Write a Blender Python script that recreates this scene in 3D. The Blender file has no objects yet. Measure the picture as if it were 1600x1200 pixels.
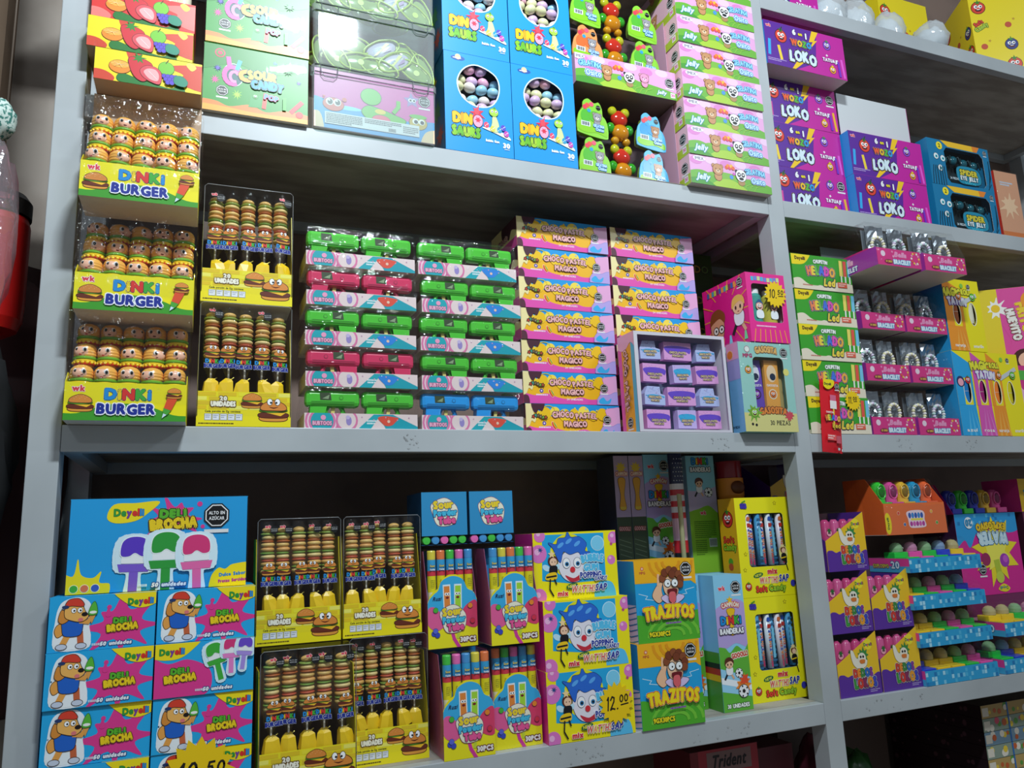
import bpy, bmesh, math, random
from mathutils import Vector, Matrix, Euler, noise
from mathutils.geometry import tessellate_polygon
PI = math.pi
sc = bpy.context.scene
C = sc.collection
random.seed(7)

# ---------------------------------------------------------------- camera
cam_d = bpy.data.cameras.new('camera'); cam = bpy.data.objects.new('camera', cam_d); C.objects.link(cam)
cam_d.sensor_width = 36; cam_d.sensor_fit = 'HORIZONTAL'; cam_d.lens = 36 * 1199.75 / 1600
cam_d.clip_start = 0.01; cam_d.clip_end = 50
def camera_matrix():
    a, b, c = -.3884, .1916, .0416                     # yaw, pitch, roll of the hand-held phone
    R = Matrix.Rotation(a, 3, 'Z') @ Matrix.Rotation(b, 3, 'X') @ Matrix.Rotation(c, 3, 'Y')
    R = R @ Matrix(((1, 0, 0), (0, 0, -1), (0, 1, 0)))
    return Matrix.Translation((.2265, -1.5085, -.166)) @ R.to_4x4()
cam.matrix_world = camera_matrix()
sc.camera = cam
# ---------------------------------------------------------------- world, lamps, exposure
w = bpy.data.worlds.new('shop_air'); sc.world = w; w.use_nodes = True
w.node_tree.nodes['Background'].inputs[0].default_value = (.80, .90, 1.0, 1)
w.node_tree.nodes['Background'].inputs[1].default_value = .17
def lamp(name, loc, size, power, col=(.84, .94, 1.0), tgt=None, sy=None):
    d = bpy.data.lights.new(name, 'AREA'); d.shape = 'RECTANGLE'; d.size = size[0]; d.size_y = size[1]
    d.energy = power; d.color = col
    o = bpy.data.objects.new(name, d); C.objects.link(o); o.location = loc
    if tgt: o.rotation_euler = (Vector(tgt) - Vector(loc)).to_track_quat('-Z', 'Y').to_euler()
    return o
lamp('ceiling_lamp', (.62, -1.52, 1.94), (.30, .09), 58, tgt=(.45, 0, 1.15))
lamp('ceiling_lamp', (2.9, -2.2, 2.0), (.4, .12), 19, tgt=(2.9, -.8, 0))
lamp('ceiling_lamp', (-1.2, -3.2, 2.1), (.6, .16), 9, tgt=(-.6, -1.4, 0))
vs = sc.view_settings
vs.view_transform = 'Standard'; vs.look = 'None'; vs.gamma = 1; vs.use_curve_mapping = False; vs.exposure = .1
sc.cycles.max_bounces = 8; sc.cycles.transparent_max_bounces = 24
sc.cycles.caustics_reflective = False; sc.cycles.caustics_refractive = False

# ---------------------------------------------------------------- materials
def lin(h):
    h = h.lstrip('#'); r = [int(h[i:i + 2], 16) / 255 for i in (0, 2, 4)]
    return tuple([(x / 12.92 if x <= .04045 else ((x + .055) / 1.055) ** 2.4) for x in r] + [1])
MC = {}
def M(h, rough=.42, **k):
    key = (h, rough, tuple(sorted(k.items())))
    if key in MC: return MC[key]
    m = bpy.data.materials.new('paint_' + h.lstrip('#')); m.use_nodes = True
    b = m.node_tree.nodes['Principled BSDF']
    b.inputs['Base Color'].default_value = lin(h); b.inputs['Roughness'].default_value = rough
    for a, v in k.items(): b.inputs[{'metal': 'Metallic', 'trans': 'Transmission Weight', 'coat': 'Coat Weight', 'ior': 'IOR', 'sss': 'Subsurface Weight', 'spec': 'Specular IOR Level'}[a]].default_value = v
    if k.get('sss'): b.inputs['Subsurface Radius'].default_value = (.01, .01, .01)
    MC[key] = m; return m
def film(name, tint='#ffffff', base=.05, rough=.06, bump=.35, scale=30, milk=0.0, stretch=(1, 1, 1)):
    if name in MC: return MC[name]
    m = bpy.data.materials.new(name); m.use_nodes = True; nt = m.node_tree; N = nt.nodes; L = nt.links
    N.clear(); out = N.new('ShaderNodeOutputMaterial')
    tr = N.new('ShaderNodeBsdfTransparent'); tr.inputs[0].default_value = lin(tint)
    gl = N.new('ShaderNodeBsdfGlossy'); gl.inputs['Roughness'].default_value = rough
    tc = N.new('ShaderNodeTexCoord'); mp = N.new('ShaderNodeMapping'); mp.inputs['Scale'].default_value = stretch
    nz = N.new('ShaderNodeTexNoise'); nz.inputs['Scale'].default_value = scale; nz.inputs['Detail'].default_value = 3
    bp = N.new('ShaderNodeBump'); bp.inputs['Strength'].default_value = bump; bp.inputs['Distance'].default_value = .004
    L.new(tc.outputs['Object'], mp.inputs[0]); L.new(mp.outputs[0], nz.inputs[0]); L.new(nz.outputs[0], bp.inputs['Height']); L.new(bp.outputs[0], gl.inputs['Normal'])
    lw = N.new('ShaderNodeLayerWeight'); lw.inputs[0].default_value = .25; L.new(bp.outputs[0], lw.inputs['Normal']); pw = N.new('ShaderNodeMath'); pw.operation = 'POWER'; pw.inputs[1].default_value = 3.; L.new(lw.outputs['Facing'], pw.inputs[0])
    mr = N.new('ShaderNodeMapRange'); mr.inputs['To Min'].default_value = base; mr.inputs['To Max'].default_value = .5
    L.new(pw.outputs[0], mr.inputs[0])
    mx = N.new('ShaderNodeMixShader'); L.new(mr.outputs[0], mx.inputs[0]); L.new(tr.outputs[0], mx.inputs[1]); L.new(gl.outputs[0], mx.inputs[2])
    last = mx
    if milk:
        df = N.new('ShaderNodeBsdfDiffuse'); df.inputs[0].default_value = (.85, .88, .9, 1)
        m2 = N.new('ShaderNodeMixShader'); m2.inputs[0].default_value = milk; L.new(mx.outputs[0], m2.inputs[1]); L.new(df.outputs[0], m2.inputs[2]); last = m2
    L.new(last.outputs[0], out.inputs[0]); MC[name] = m; return m
def noisy(name, c1, c2, scale=8, rough=.6, bump=0., detail=4, stretch=(1, 1, 1), lo=.4, hi=.6):
    if name in MC: return MC[name]
    m = bpy.data.materials.new(name); m.use_nodes = True; nt = m.node_tree; N = nt.nodes; L = nt.links
    b = N['Principled BSDF']; b.inputs['Roughness'].default_value = rough
    tc = N.new('ShaderNodeTexCoord'); mp = N.new('ShaderNodeMapping'); mp.inputs['Scale'].default_value = stretch
    nz = N.new('ShaderNodeTexNoise'); nz.inputs['Scale'].default_value = scale; nz.inputs['Detail'].default_value = detail
    cr = N.new('ShaderNodeValToRGB'); cr.color_ramp.elements[0].position = lo; cr.color_ramp.elements[1].position = hi
    cr.color_ramp.elements[0].color = lin(c1); cr.color_ramp.elements[1].color = lin(c2)
    L.new(tc.outputs['Object'], mp.inputs[0]); L.new(mp.outputs[0], nz.inputs[0]); L.new(nz.outputs[0], cr.inputs[0]); L.new(cr.outputs[0], b.inputs['Base Color'])
    if bump:
        bp = N.new('ShaderNodeBump'); bp.inputs['Strength'].default_value = bump; bp.inputs['Distance'].default_value = .003
        L.new(nz.outputs[0], bp.inputs['Height']); L.new(bp.outputs[0], b.inputs['Normal'])
    MC[name] = m; return m
FILM = film('shrink_film', base=.022, rough=.05, bump=.3, scale=26)
FILM2 = film('loose_film', base=.05, rough=.06, bump=1.3, scale=55)
TAUT = film('taut_film', base=.012, rough=.035, bump=.5, scale=9, stretch=(2.5, 1, .7))
PET = film('clear_plastic', base=.03, rough=.04, bump=.06, scale=8)
MILKY = film('frosted_plastic', tint='#e8f4f0', base=.03, rough=.06, bump=.12, scale=7, milk=.20)
CARD = M('#d9d4c8', .7)
KRAFT = M('#b39a82', .8)

# ---------------------------------------------------------------- mesh building
class MB:
    def __init__(s): s.v = []; s.f = []; s.m = []; s.mats = []; s.sm = []
    def mi(s, mat):
        if isinstance(mat, str): mat = M(mat)
        for i, x in enumerate(s.mats):
            if x is mat: return i
        s.mats.append(mat); return len(s.mats) - 1
    def add(s, vs, fs, mat, smooth=False):
        o = len(s.v); k = s.mi(mat); s.v.extend([tuple(p) for p in vs])
        for f in fs: s.f.append([i + o for i in f]); s.m.append(k); s.sm.append(smooth)
    def box(s, x0, x1, y0, y1, z0, z1, mat, faces=None, c=0):
        """box; faces maps left/right/front/back/top/bottom to own materials, or None to leave a face open"""
        v = [(x0, y0, z0), (x1, y0, z0), (x1, y1, z0), (x0, y1, z0), (x0, y0, z1), (x1, y0, z1), (x1, y1, z1), (x0, y1, z1)]
        F = dict(bottom=(0, 3, 2, 1), top=(4, 5, 6, 7), front=(0, 1, 5, 4), right=(1, 2, 6, 5), back=(2, 3, 7, 6), left=(3, 0, 4, 7))
        for n, f in F.items():
            mm = mat
            if faces and n in faces:
                mm = faces[n]
                if mm is None: continue
            s.add([v[i] for i in f], [(0, 1, 2, 3)], mm)
    def tri_prism(s, pts, d0, d1, axis, mat):
        """extrude a 2-D outline along an axis: 'x' outline is (y,z), 'y' outline is (x,z), 'z' outline is (x,y)"""
        def P(p, d): return (d, p[0], p[1]) if axis == 'x' else ((p[0], d, p[1]) if axis == 'y' else (p[0], p[1], d))
        n = len(pts); tr = tessellate_polygon([[Vector((p[0], p[1], 0)) for p in pts]])
        s.add([P(p, d0) for p in pts], tr, mat); s.add([P(p, d1) for p in pts], [t[::-1] for t in tr], mat)
        s.add([P(p, d0) for p in pts] + [P(p, d1) for p in pts], [(i, (i + 1) % n, n + (i + 1) % n, n + i) for i in range(n)], mat)
    def lathe(s, prof, n=16, mat='#ffffff', c=(0, 0, 0), mats=None, sx=1, sy=1, axis='z'):
        """prof: (r,z) list; mats: a material for each band"""
        vs = []
        for r, z in prof:
            for k in range(n):
                a = 2 * PI * k / n; p = (r * math.cos(a) * sx, r * math.sin(a) * sy, z)
                if axis == 'x': p = (p[2], p[0], p[1])
                if axis == 'y': p = (p[0], p[2], p[1])
                vs.append((p[0] + c[0], p[1] + c[1], p[2] + c[2]))
        for b in range(len(prof) - 1):
            fs = [(b * n + k, b * n + (k + 1) % n, (b + 1) * n + (k + 1) % n, (b + 1) * n + k) for k in range(n)]
            s.add(vs, [], mats[b] if mats else mat)
            o = len(s.v) - len(vs); k_ = s.mi(mats[b] if mats else mat)
            for f in fs: s.f.append([i + o for i in f]); s.m.append(k_); s.sm.append(True)
    def ell(s, c, r, mat, n=14, m=8, R=None):
        vs = []; fs = []
        for i in range(m + 1):
            t = PI * i / m
            for k in range(n):
                a = 2 * PI * k / n
                p = Vector((r[0] * math.sin(t) * math.cos(a), r[1] * math.sin(t) * math.sin(a), r[2] * math.cos(t)))
                if R is not None: p = R @ p
                vs.append((p[0] + c[0], p[1] + c[1], p[2] + c[2]))
        for i in range(m):
            for k in range(n): fs.append((i * n + k, (i + 1) * n + k, (i + 1) * n + (k + 1) % n, i * n + (k + 1) % n))
        s.add(vs, fs, mat, True)
    def tube(s, pts, r, mat, n=8, close=False, cap=True):
        """a round tube along points; r is one radius or a list"""
        P = [Vector(p) for p in pts]; vs = []; N_ = len(P)
        up = Vector((0, 0, 1))
        for i, p in enumerate(P):
            t = (P[(i + 1) % N_] - P[i - 1]) if close else (P[min(i + 1, N_ - 1)] - P[max(i - 1, 0)])
            t.normalize(); a = t.cross(up)
            if a.length < .05: a = t.cross(Vector((0, 1, 0)))
            a.normalize(); b = t.cross(a); rr = r[i] if isinstance(r, (list, tuple)) else r
            for k in range(n): vs.append(p + a * (rr * math.cos(2 * PI * k / n)) + b * (rr * math.sin(2 * PI * k / n)))
        fs = []
        for i in range(N_ if close else N_ - 1):
            j = (i + 1) % N_
            for k in range(n): fs.append((i * n + k, i * n + (k + 1) % n, j * n + (k + 1) % n, j * n + k))
        if cap and not close: fs.append(tuple(range(n - 1, -1, -1))); fs.append(tuple((N_ - 1) * n + k for k in range(n)))
        s.add(vs, fs, mat, True)
    def mesh(s, name):
        me = bpy.data.meshes.new(name)
        used = sorted({i for f in s.f for i in f}); rm = {o: n for n, o in enumerate(used)}
        me.from_pydata([s.v[i] for i in used], [], [[rm[i] for i in f] for f in s.f])
        for m in s.mats: me.materials.append(m)
        me.polygons.foreach_set('material_index', s.m); me.polygons.foreach_set('use_smooth', s.sm)
        me.update(); return me
def obj(name, mb, parent=None, loc=None, rot=None, bevel=0):
    me = mb.mesh(name) if isinstance(mb, MB) else mb
    o = bpy.data.objects.new(name, me); C.objects.link(o)
    if parent: o.parent = parent
    if loc: o.location = loc
    if rot: o.rotation_euler = rot
    if bevel:
        bm = bmesh.new(); bm.from_mesh(me); bmesh.ops.remove_doubles(bm, verts=bm.verts, dist=.00001); bm.to_mesh(me); bm.free()
        b = o.modifiers.new('b', 'BEVEL'); b.width = bevel; b.segments = 2; b.limit_method = 'ANGLE'; b.angle_limit = .8
    return o
def tag(o, label, cat, group=None, kind=None):
    if kind: o['kind'] = kind
    if label: o['label'] = label
    if cat: o['category'] = cat
    if group: o['group'] = group
    return o
def thing(name, label, cat, loc=(0, 0, 0), rz=0, group=None):
    o = bpy.data.objects.new(name, None); C.objects.link(o); o.empty_display_size = .02
    o.location = loc; o.rotation_euler = (0, 0, rz)
    return tag(o, label, cat, group)
KIDS = {}
def kids(o): return [c for c in bpy.data.objects if c.parent is o]
def copy_tree(o, parent=None, ch=None):
    c = o.copy(); C.objects.link(c)
    if parent: c.parent = parent
    if o.name not in KIDS: KIDS[o.name] = kids(o)
    for k in KIDS[o.name]: copy_tree(k, c)
    return c
class Kind:
    """builds the first one, then copies it with its parts"""
    def __init__(s, build, name, cat, group=None): s.b = build; s.o = None; s.n = name; s.cat = cat; s.g = group
    def put(s, label, loc, rz=0, group=None, rx=0, ry=0, sc_=None):
        if s.o is None: s.o = o = s.b(s.n)
        else:
            o = copy_tree(s.o)
            for k in ('label', 'group', 'category'):
                if k in o: del o[k]
        o.location = loc; o.rotation_euler = (rx, ry, rz)
        if sc_: o.scale = sc_
        tag(o, label, s.cat, group or s.g); return o
def struct(name, mb, bevel=0, label=None): return tag(obj(name, mb, bevel=bevel), label, None, kind='structure')

# ---------------------------------------------------------------- printed artwork (flat shapes lying on a face)
GL = {}
def glyph(ch):
    if ch in GL: return GL[ch]
    cu = bpy.data.curves.new('g', 'FONT'); cu.body = ch; cu.resolution_u = 2; cu.size = 1
    o = bpy.data.objects.new('g', cu); me = bpy.data.meshes.new_from_object(o)
    me.calc_loop_triangles(); vv = [(v.co.x, v.co.y) for v in me.vertices]
    tr = [tuple(vv[i] for i in t.vertices) for t in me.loop_triangles]
    bpy.data.objects.remove(o); bpy.data.meshes.remove(me); bpy.data.curves.remove(cu)
    if not tr: GL[ch] = ([], .32); return GL[ch]
    x0 = min(p[0] for t in tr for p in t); x1 = max(p[0] for t in tr for p in t)
    GL[ch] = ([tuple((p[0] - x0, p[1]) for p in t) for t in tr], x1 - x0); return GL[ch]
CAP = max(p[1] for t in glyph('H')[0] for p in t)
def clip_tri(t, W, H):
    P = list(t)
    for ax, lim, sg in ((0, 0, 1), (0, W, -1), (1, 0, 1), (1, H, -1)):
        if not P: return []
        Q = []
        for i in range(len(P)):
            a, b = P[i - 1], P[i]; da = (a[ax] - lim) * sg; db = (b[ax] - lim) * sg
            if (da >= 0) != (db >= 0):
                k = da / (da - db); Q.append((a[0] + (b[0] - a[0]) * k, a[1] + (b[1] - a[1]) * k))
            if db >= 0: Q.append(b)
        P = Q
    return P
def smooth_pts(pts, n=5):
    out = []; L = len(pts)
    for i in range(L):
        p0, p1, p2, p3 = [pts[(i + k) % L] for k in (-1, 0, 1, 2)]
        for j in range(n):
            t = j / n
            out.append(tuple(.5 * (2 * p1[a] + (p2[a] - p0[a]) * t + (2 * p0[a] - 5 * p1[a] + 4 * p2[a] - p3[a]) * t * t + (3 * p1[a] - p0[a] - 3 * p2[a] + p3[a]) * t ** 3) for a in (0, 1)))
    return out
class Art:
    """2-D drawing in centimetres on a rectangle: o corner, u right, v up, n outward"""
    def __init__(s, mb, o, u, v, n, W, H, rough=.38):
        s.mb = mb; s.o = Vector(o); s.u = Vector(u); s.v = Vector(v); s.n = Vector(n); s.W = W * 100; s.H = H * 100; s.k = 0; s.rough = rough; s.reg = []
    def mat(s, c): return M(c, s.rough) if isinstance(c, str) else c
    def lay(s, T, pad=0.):
        """lowest free print layer over the area of T"""
        xs = [p[0] for t in T for p in t]; ys = [p[1] for t in T for p in t]; b = (min(xs) - pad, min(ys) - pad, max(xs) + pad, max(ys) + pad)
        L = 1 + max([r[4] for r in s.reg if r[0] < b[2] and r[2] > b[0] and r[1] < b[3] and r[3] > b[1]] + [0]); return b, L
    def tris(s, T, col, L=None, eps=None):
        if not T: return
        if L is None: b, L = s.lay(T); s.reg.append(b + (L,))
        vs = []; fs = []; W, H = s.W, s.H; o = s.o + s.n * (.00015 + L * .0002)
        for ti, t in enumerate(T):
            if all(0 <= p[0] <= W and 0 <= p[1] <= H for p in t): P = t
            else:
                P = clip_tri(t, W, H)
                if len(P) < 3: continue
            if (P[1][0] - P[0][0]) * (P[2][1] - P[0][1]) - (P[1][1] - P[0][1]) * (P[2][0] - P[0][0]) < 0: P = P[::-1]
            b = len(vs); e = s.n * (eps[ti] * .000009) if eps else s.n * 0; vs.extend([o + e + s.u * (p[0] * .01) + s.v * (p[1] * .01) for p in P]); fs.append(tuple(range(b, b + len(P))))
        if fs: s.mb.add(vs, fs, s.mat(col))
    def poly(s, pts, col):
        tr = tessellate_polygon([[Vector((p[0], p[1], 0)) for p in pts]])
        s.tris([tuple(pts[i] for i in t) for t in tr], col)
    def line(s, pts, wd, col, close=False):
        T = []; E_ = []; n = len(pts)
        for i in range(n if close else n - 1):
            a, b = Vector(pts[i]), Vector(pts[(i + 1) % n]); d = b - a
            if d.length < 1e-6: continue
            d.normalize(); e = Vector((-d[1], d[0])) * wd * .5; d = d * wd * .3
            q = [tuple(a - d + e), tuple(a - d - e), tuple(b + d - e), tuple(b + d + e)]; T += [(q[0], q[1], q[2]), (q[0], q[2], q[3])]; E_ += [i % 6] * 2
        s.tris(T, col, None, E_)
    def rect(s, x, y, w, h, col): s.poly([(x, y), (x + w, y), (x + w, y + h), (x, y + h)], col)
    def fill(s, col): s.rect(0, 0, s.W, s.H, col)
    def ell(s, x, y, rx, ry, col, rot=0, n=20, ol=None, ow=.12):
        def P(e): return [(x + (rx + e) * math.cos(t) * math.cos(rot) - (ry + e) * math.sin(t) * math.sin(rot), y + (rx + e) * math.cos(t) * math.sin(rot) + (ry + e) * math.sin(t) * math.cos(rot)) for t in [2 * PI * k / n for k in range(n)]]
        if ol: s.poly(P(ow), ol)
        s.poly(P(0), col)
    def cir(s, x, y, r, col, **k): s.ell(x, y, r, r, col, **k)
    def star(s, x, y, r1, r2, n, col, rot=0, jag=0):
        rnd = random.Random(n * 7 + int(x * 3))
        s.poly([(x + (r1 if k % 2 == 0 else r2) * (1 + jag * rnd.uniform(-1, 1)) * math.cos(rot + PI * k / n), y + (r1 if k % 2 == 0 else r2) * (1 + jag * rnd.uniform(-1, 1)) * math.sin(rot + PI * k / n)) for k in range(2 * n)], col)
    def blob(s, pts, col, ol=None, ow=.15):
        P = smooth_pts(pts)
        if ol: s.line(P, ow * 2, ol, True)
        s.poly(P, col)
    def splat(s, x, y, r, col, seed=1, n=9, ol=None, sx=1):
        rnd = random.Random(seed); pts = []
        for k in range(n * 2):
            a = PI * k / n; q = r * (rnd.uniform(.85, 1.35) if k % 2 == 0 else rnd.uniform(.5, .72)); pts.append((x + q * math.cos(a) * sx, y + q * math.sin(a)))
        s.blob(pts, col, ol)
    def text(s, t, x, y, h, col='#ffffff', w=None, ol=None, ow=.12, ol2=None, ow2=.2, bold=.05, rot=0, jit=0, arc=0, gap=.10, slant=0, align='c', jr=None):
        """x,y centre of the line; h capital height; ow outline width as a share of h"""
        k = h / CAP; gs = [glyph(ch) for ch in t]
        g = gap * k + bold * h
        tot = sum(q[1] for q in gs) * k + g * (len(t) - 1); fx = (w / tot) if w else 1
        if w: tot = w
        px = -tot / 2 if align == 'c' else 0; rnd = random.Random(len(t) * 31 + ord(t[0])); out = []
        for i, (tr, wd) in enumerate(gs):
            ww = wd * k * fx; cx = px + ww / 2; rel = cx / (tot / 2 + 1e-6); dy = arc * (1 - rel * rel) + (rnd.uniform(-jit, jit) if jit else 0); an = -arc * 2 * rel / (tot / 2 + 1e-6) + (rnd.uniform(-1, 1) * (jr or 0))
            ca, sa = math.cos(an), math.sin(an); L = []
            for T in tr:
                q = []
                for p in T:
                    a = p[0] * k * fx - ww / 2 + p[1] * k * slant; b = p[1] * k - h / 2; q.append((cx + a * ca - b * sa, dy + a * sa + b * ca))
                L.append(q)
            out.append(L); px += ww + g * fx
        cr, sr = math.cos(rot), math.sin(rot)
        def emit(L, e, m, c):
            T = []; E_ = []
            for j in range(m):
                ex = e * math.cos(2 * PI * j / m + .3); ey = e * math.sin(2 * PI * j / m + .3)
                for q, par in L: E_.append(j * 2 + par); T.append(tuple((x + (p[0] + ex) * cr - (p[1] + ey) * sr, y + (p[0] + ex) * sr + (p[1] + ey) * cr) for p in q))
            s.tris(T, c, lv, E_)
        al = [(q, i % 2) for i, L in enumerate(out) for q in L]
        if not al: return
        R_ = h * .5 + (ow + ow2 + bold) * h; A2 = tot / 2 * (1 if align == 'c' else 2) + R_; b, lv = s.lay([((x - A2 * abs(cr) - R_ * abs(sr), y - A2 * abs(sr) - R_ * abs(cr)), (x + A2 * abs(cr) + R_ * abs(sr), y + A2 * abs(sr) + R_ * abs(cr) + abs(arc)))])
        if ol2: emit(al, (ow + ow2) * h, 9, ol2); lv += 1
        if ol: emit(al, ow * h + bold * h * .5, 8, ol); lv += 1
        if isinstance(col, str) or not isinstance(col, (list, tuple)): emit(al, bold * h, 5 if bold else 1, col)
        else:
            for i, L in enumerate(out): emit([(q, i % 2) for q in L], bold * h, 5 if bold else 1, col[i % len(col)])
        s.reg.append(b + (lv,))
    def octa(s, x, y, r):
        for rr, c in ((r * 1.12, '#0c0c0e'), (r, '#f2f2f2'), (r * .9, '#0c0c0e')): s.poly([(x + rr * math.cos(PI / 8 + PI / 4 * k), y + rr * math.sin(PI / 8 + PI / 4 * k)) for k in range(8)], c)
        s.text('ALTO EN', x, y + r * .22, r * .27, '#f4f4f4', w=r * 1.3, bold=.04); s.text('AZÚCAR', x, y - r * .25, r * .27, '#f4f4f4', w=r * 1.25, bold=.04)
        s.rect(x - r, y - r * 1.5, 2 * r, r * .3, '#e8e8e8')
    def bars(s, x, y, w, n, dy, h, col, seed=3):
        """tiny print too small to read"""
        rnd = random.Random(seed); T = []
        for i in range(n):
            px = x; yy = y - i * dy
            while px < x + w * (1 if i < n - 1 else .7):
                l = rnd.uniform(.12, .4) * (w ** .5) * .5; e = min(px + l, x + w)
                T += [((px, yy), (e, yy), (e, yy + h)), ((px, yy), (e, yy + h), (px, yy + h))]; px = e + .07
        s.tris(T, col)
    def face(s, x, y, r, col='#e03a2c', ol='#40100c', leaf=None, smile=True, eye='#ffffff', rx=None):
        rx = rx or r
        s.ell(x, y, rx, r, col, ol=ol, ow=r * .1)
        for q in (-.33, .33):
            s.cir(x + q * rx, y + r * .22, r * .3, eye, n=12); s.cir(x + q * rx + r * .06, y + r * .2, r * .14, '#101010', n=8)
        if smile: s.blob([(x - .5 * rx, y - .2 * r), (x, y - .3 * r), (x + .5 * rx, y - .2 * r), (x + .3 * rx, y - .6 * r), (x - .3 * rx, y - .6 * r)], '#5a0f14'); s.ell(x, y - .28 * r, .3 * rx, .07 * r, '#ffffff')
        if leaf: s.star(x, y + r * .95, r * .55, r * .2, 5, leaf, rot=.3)
    def burger(s, x, y, w, face=False):
        h = w * .8
        s.blob([(x - .5 * w, y - .32 * h), (x + .5 * w, y - .32 * h), (x + .42 * w, y - .52 * h), (x - .42 * w, y - .52 * h)], '#e39a3c', '#5a2a10', w * .03)
        s.blob([(x - .52 * w, y - .1 * h), (x + .52 * w, y - .1 * h), (x + .5 * w, y - .34 * h), (x - .5 * w, y - .34 * h)], '#6b2a16', '#3a150a', w * .02)
        s.poly([(x - .3 * w, y - .08 * h), (x + .5 * w, y - .08 * h), (x + .3 * w, y - .26 * h)], '#f7c22c')
        s.blob([(x - .56 * w, y + .02 * h), (x - .2 * w, y - .06 * h), (x + .2 * w, y - .04 * h), (x + .56 * w, y + .04 * h), (x + .4 * w, y + .1 * h), (x - .4 * w, y + .1 * h)], '#5ea52c', '#27541a', w * .02)
        s.blob([(x - .5 * w, y + .08 * h), (x - .44 * w, y + .36 * h), (x, y + .58 * h), (x + .44 * w, y + .36 * h), (x + .5 * w, y + .08 * h), (x, y + .04 * h)], '#dd8a3a', '#5a2a10', w * .03)
        if face:
            for q in (-.16, .16): s.ell(x + q * w, y + .5 * h, .1 * w, .17 * h, '#ffffff', ol='#222222', ow=w * .02); s.cir(x + q * w * .7, y + .46 * h, .045 * w, '#111111')
            s.blob([(x - .2 * w, y + .24 * h), (x, y + .14 * h), (x + .2 * w, y + .24 * h), (x, y + .2 * h)], '#5a1a10')
        else:
            for i in range(8): s.ell(x + (-.3 + .085 * i) * w, y + (.3 + .1 * (i % 3)) * h, .02 * w, .012 * w, '#f6dca0', n=6)
    def ball(s, x, y, r):
        s.cir(x, y, r, '#f4f4f4', ol='#1a1a1a', ow=r * .1); s.star(x, y, r * .36, r * .3, 5, '#151515')
        for k in range(5): a = 2 * PI * k / 5 + .6; s.cir(x + r * .82 * math.cos(a), y + r * .82 * math.sin(a), r * .17, '#151515', n=6)
    def kid(s, x, y, h, hair='#5b2b1a', shirt='#f2f2f4', pants='#eeeeee'):
        """a small cartoon child running"""
        s.line([(x - .1 * h, y - .15 * h), (x - .28 * h, y - .42 * h)], .1 * h, '#1c1c24'); s.line([(x + .05 * h, y - .15 * h), (x + .2 * h, y - .4 * h)], .1 * h, '#e9b28c')
        s.blob([(x - .17 * h, y + .08 * h), (x + .17 * h, y + .08 * h), (x + .14 * h, y - .22 * h), (x - .14 * h, y - .22 * h)], shirt, '#555566', h * .01)
        s.cir(x, y + .26 * h, .22 * h, '#f3c29c', ol='#5a3020', ow=h * .01)
        s.blob([(x - .25 * h, y + .22 * h), (x - .2 * h, y + .46 * h), (x + .02 * h, y + .54 * h), (x + .22 * h, y + .44 * h), (x + .25 * h, y + .24 * h), (x + .1 * h, y + .36 * h), (x - .1 * h, y + .32 * h)], hair)
        for q in (-.09, .09): s.ell(x + q * h, y + .22 * h, .035 * h, .055 * h, '#2a1510', n=8)
        s.ell(x, y + .11 * h, .04 * h, .015 * h, '#b33a34', n=8)
def art_front(mb, w, d, h, y=0, x0=None, z0=0, **k): return Art(mb, (-w / 2 if x0 is None else x0, y, z0), (1, 0, 0), (0, 0, 1), (0, -1, 0), w, h, **k)
def art_left(mb, w, d, h, **k): return Art(mb, (-w / 2, d, 0), (0, -1, 0), (0, 0, 1), (-1, 0, 0), d, h, **k)
def art_right(mb, w, d, h, **k): return Art(mb, (w / 2, 0, 0), (0, 1, 0), (0, 0, 1), (1, 0, 0), d, h, **k)
def art_top(mb, w, d, h, **k): return Art(mb, (-w / 2, 0, h), (1, 0, 0), (0, 1, 0), (0, 0, 1), w, d, **k)
def wrap(w, d, h, seed=1, amp=.0022, out=.0022, z0=.001, y0=0, nx=9, ny=5, nz=6, mat=None, top=None, x0=None):
    """thin shrink film pulled over a box of w x d x h, slightly wrinkled; top(x,z)->y offset optional"""
    rnd = random.Random(seed); mb = MB(); X0 = (-w / 2 if x0 is None else x0) - out; X1 = X0 + w + 2 * out; Y0, Y1, Z0, Z1 = y0 - out, y0 + d + out, z0, h + out
    def sheet(P, n, m, nrm, keepout=True):
        vs = []
        for i in range(n + 1):
            for j in range(m + 1):
                p = Vector(P(i / n, j / m)); e = 0 if i in (0, n) or j in (0, m) else rnd.uniform(0, amp)
                vs.append(p + Vector(nrm) * e)
        fs = [(i * (m + 1) + j, (i + 1) * (m + 1) + j, (i + 1) * (m + 1) + j + 1, i * (m + 1) + j + 1) for i in range(n) for j in range(m)]
        mb.add(vs, fs, mat or FILM, True)
    sheet(lambda a, b: (X0 + (X1 - X0) * a, Y0, Z0 + (Z1 - Z0) * b), nx, nz, (0, -1, 0))
    sheet(lambda a, b: (X0, Y1 + (Y0 - Y1) * a, Z0 + (Z1 - Z0) * b), ny, nz, (-1, 0, 0))
    sheet(lambda a, b: (X1, Y0 + (Y1 - Y0) * a, Z0 + (Z1 - Z0) * b), ny, nz, (1, 0, 0))
    sheet(lambda a, b: (X0 + (X1 - X0) * a, Y0 + (Y1 - Y0) * b, Z1), nx, ny, (0, 0, 1))
    return mb
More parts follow.
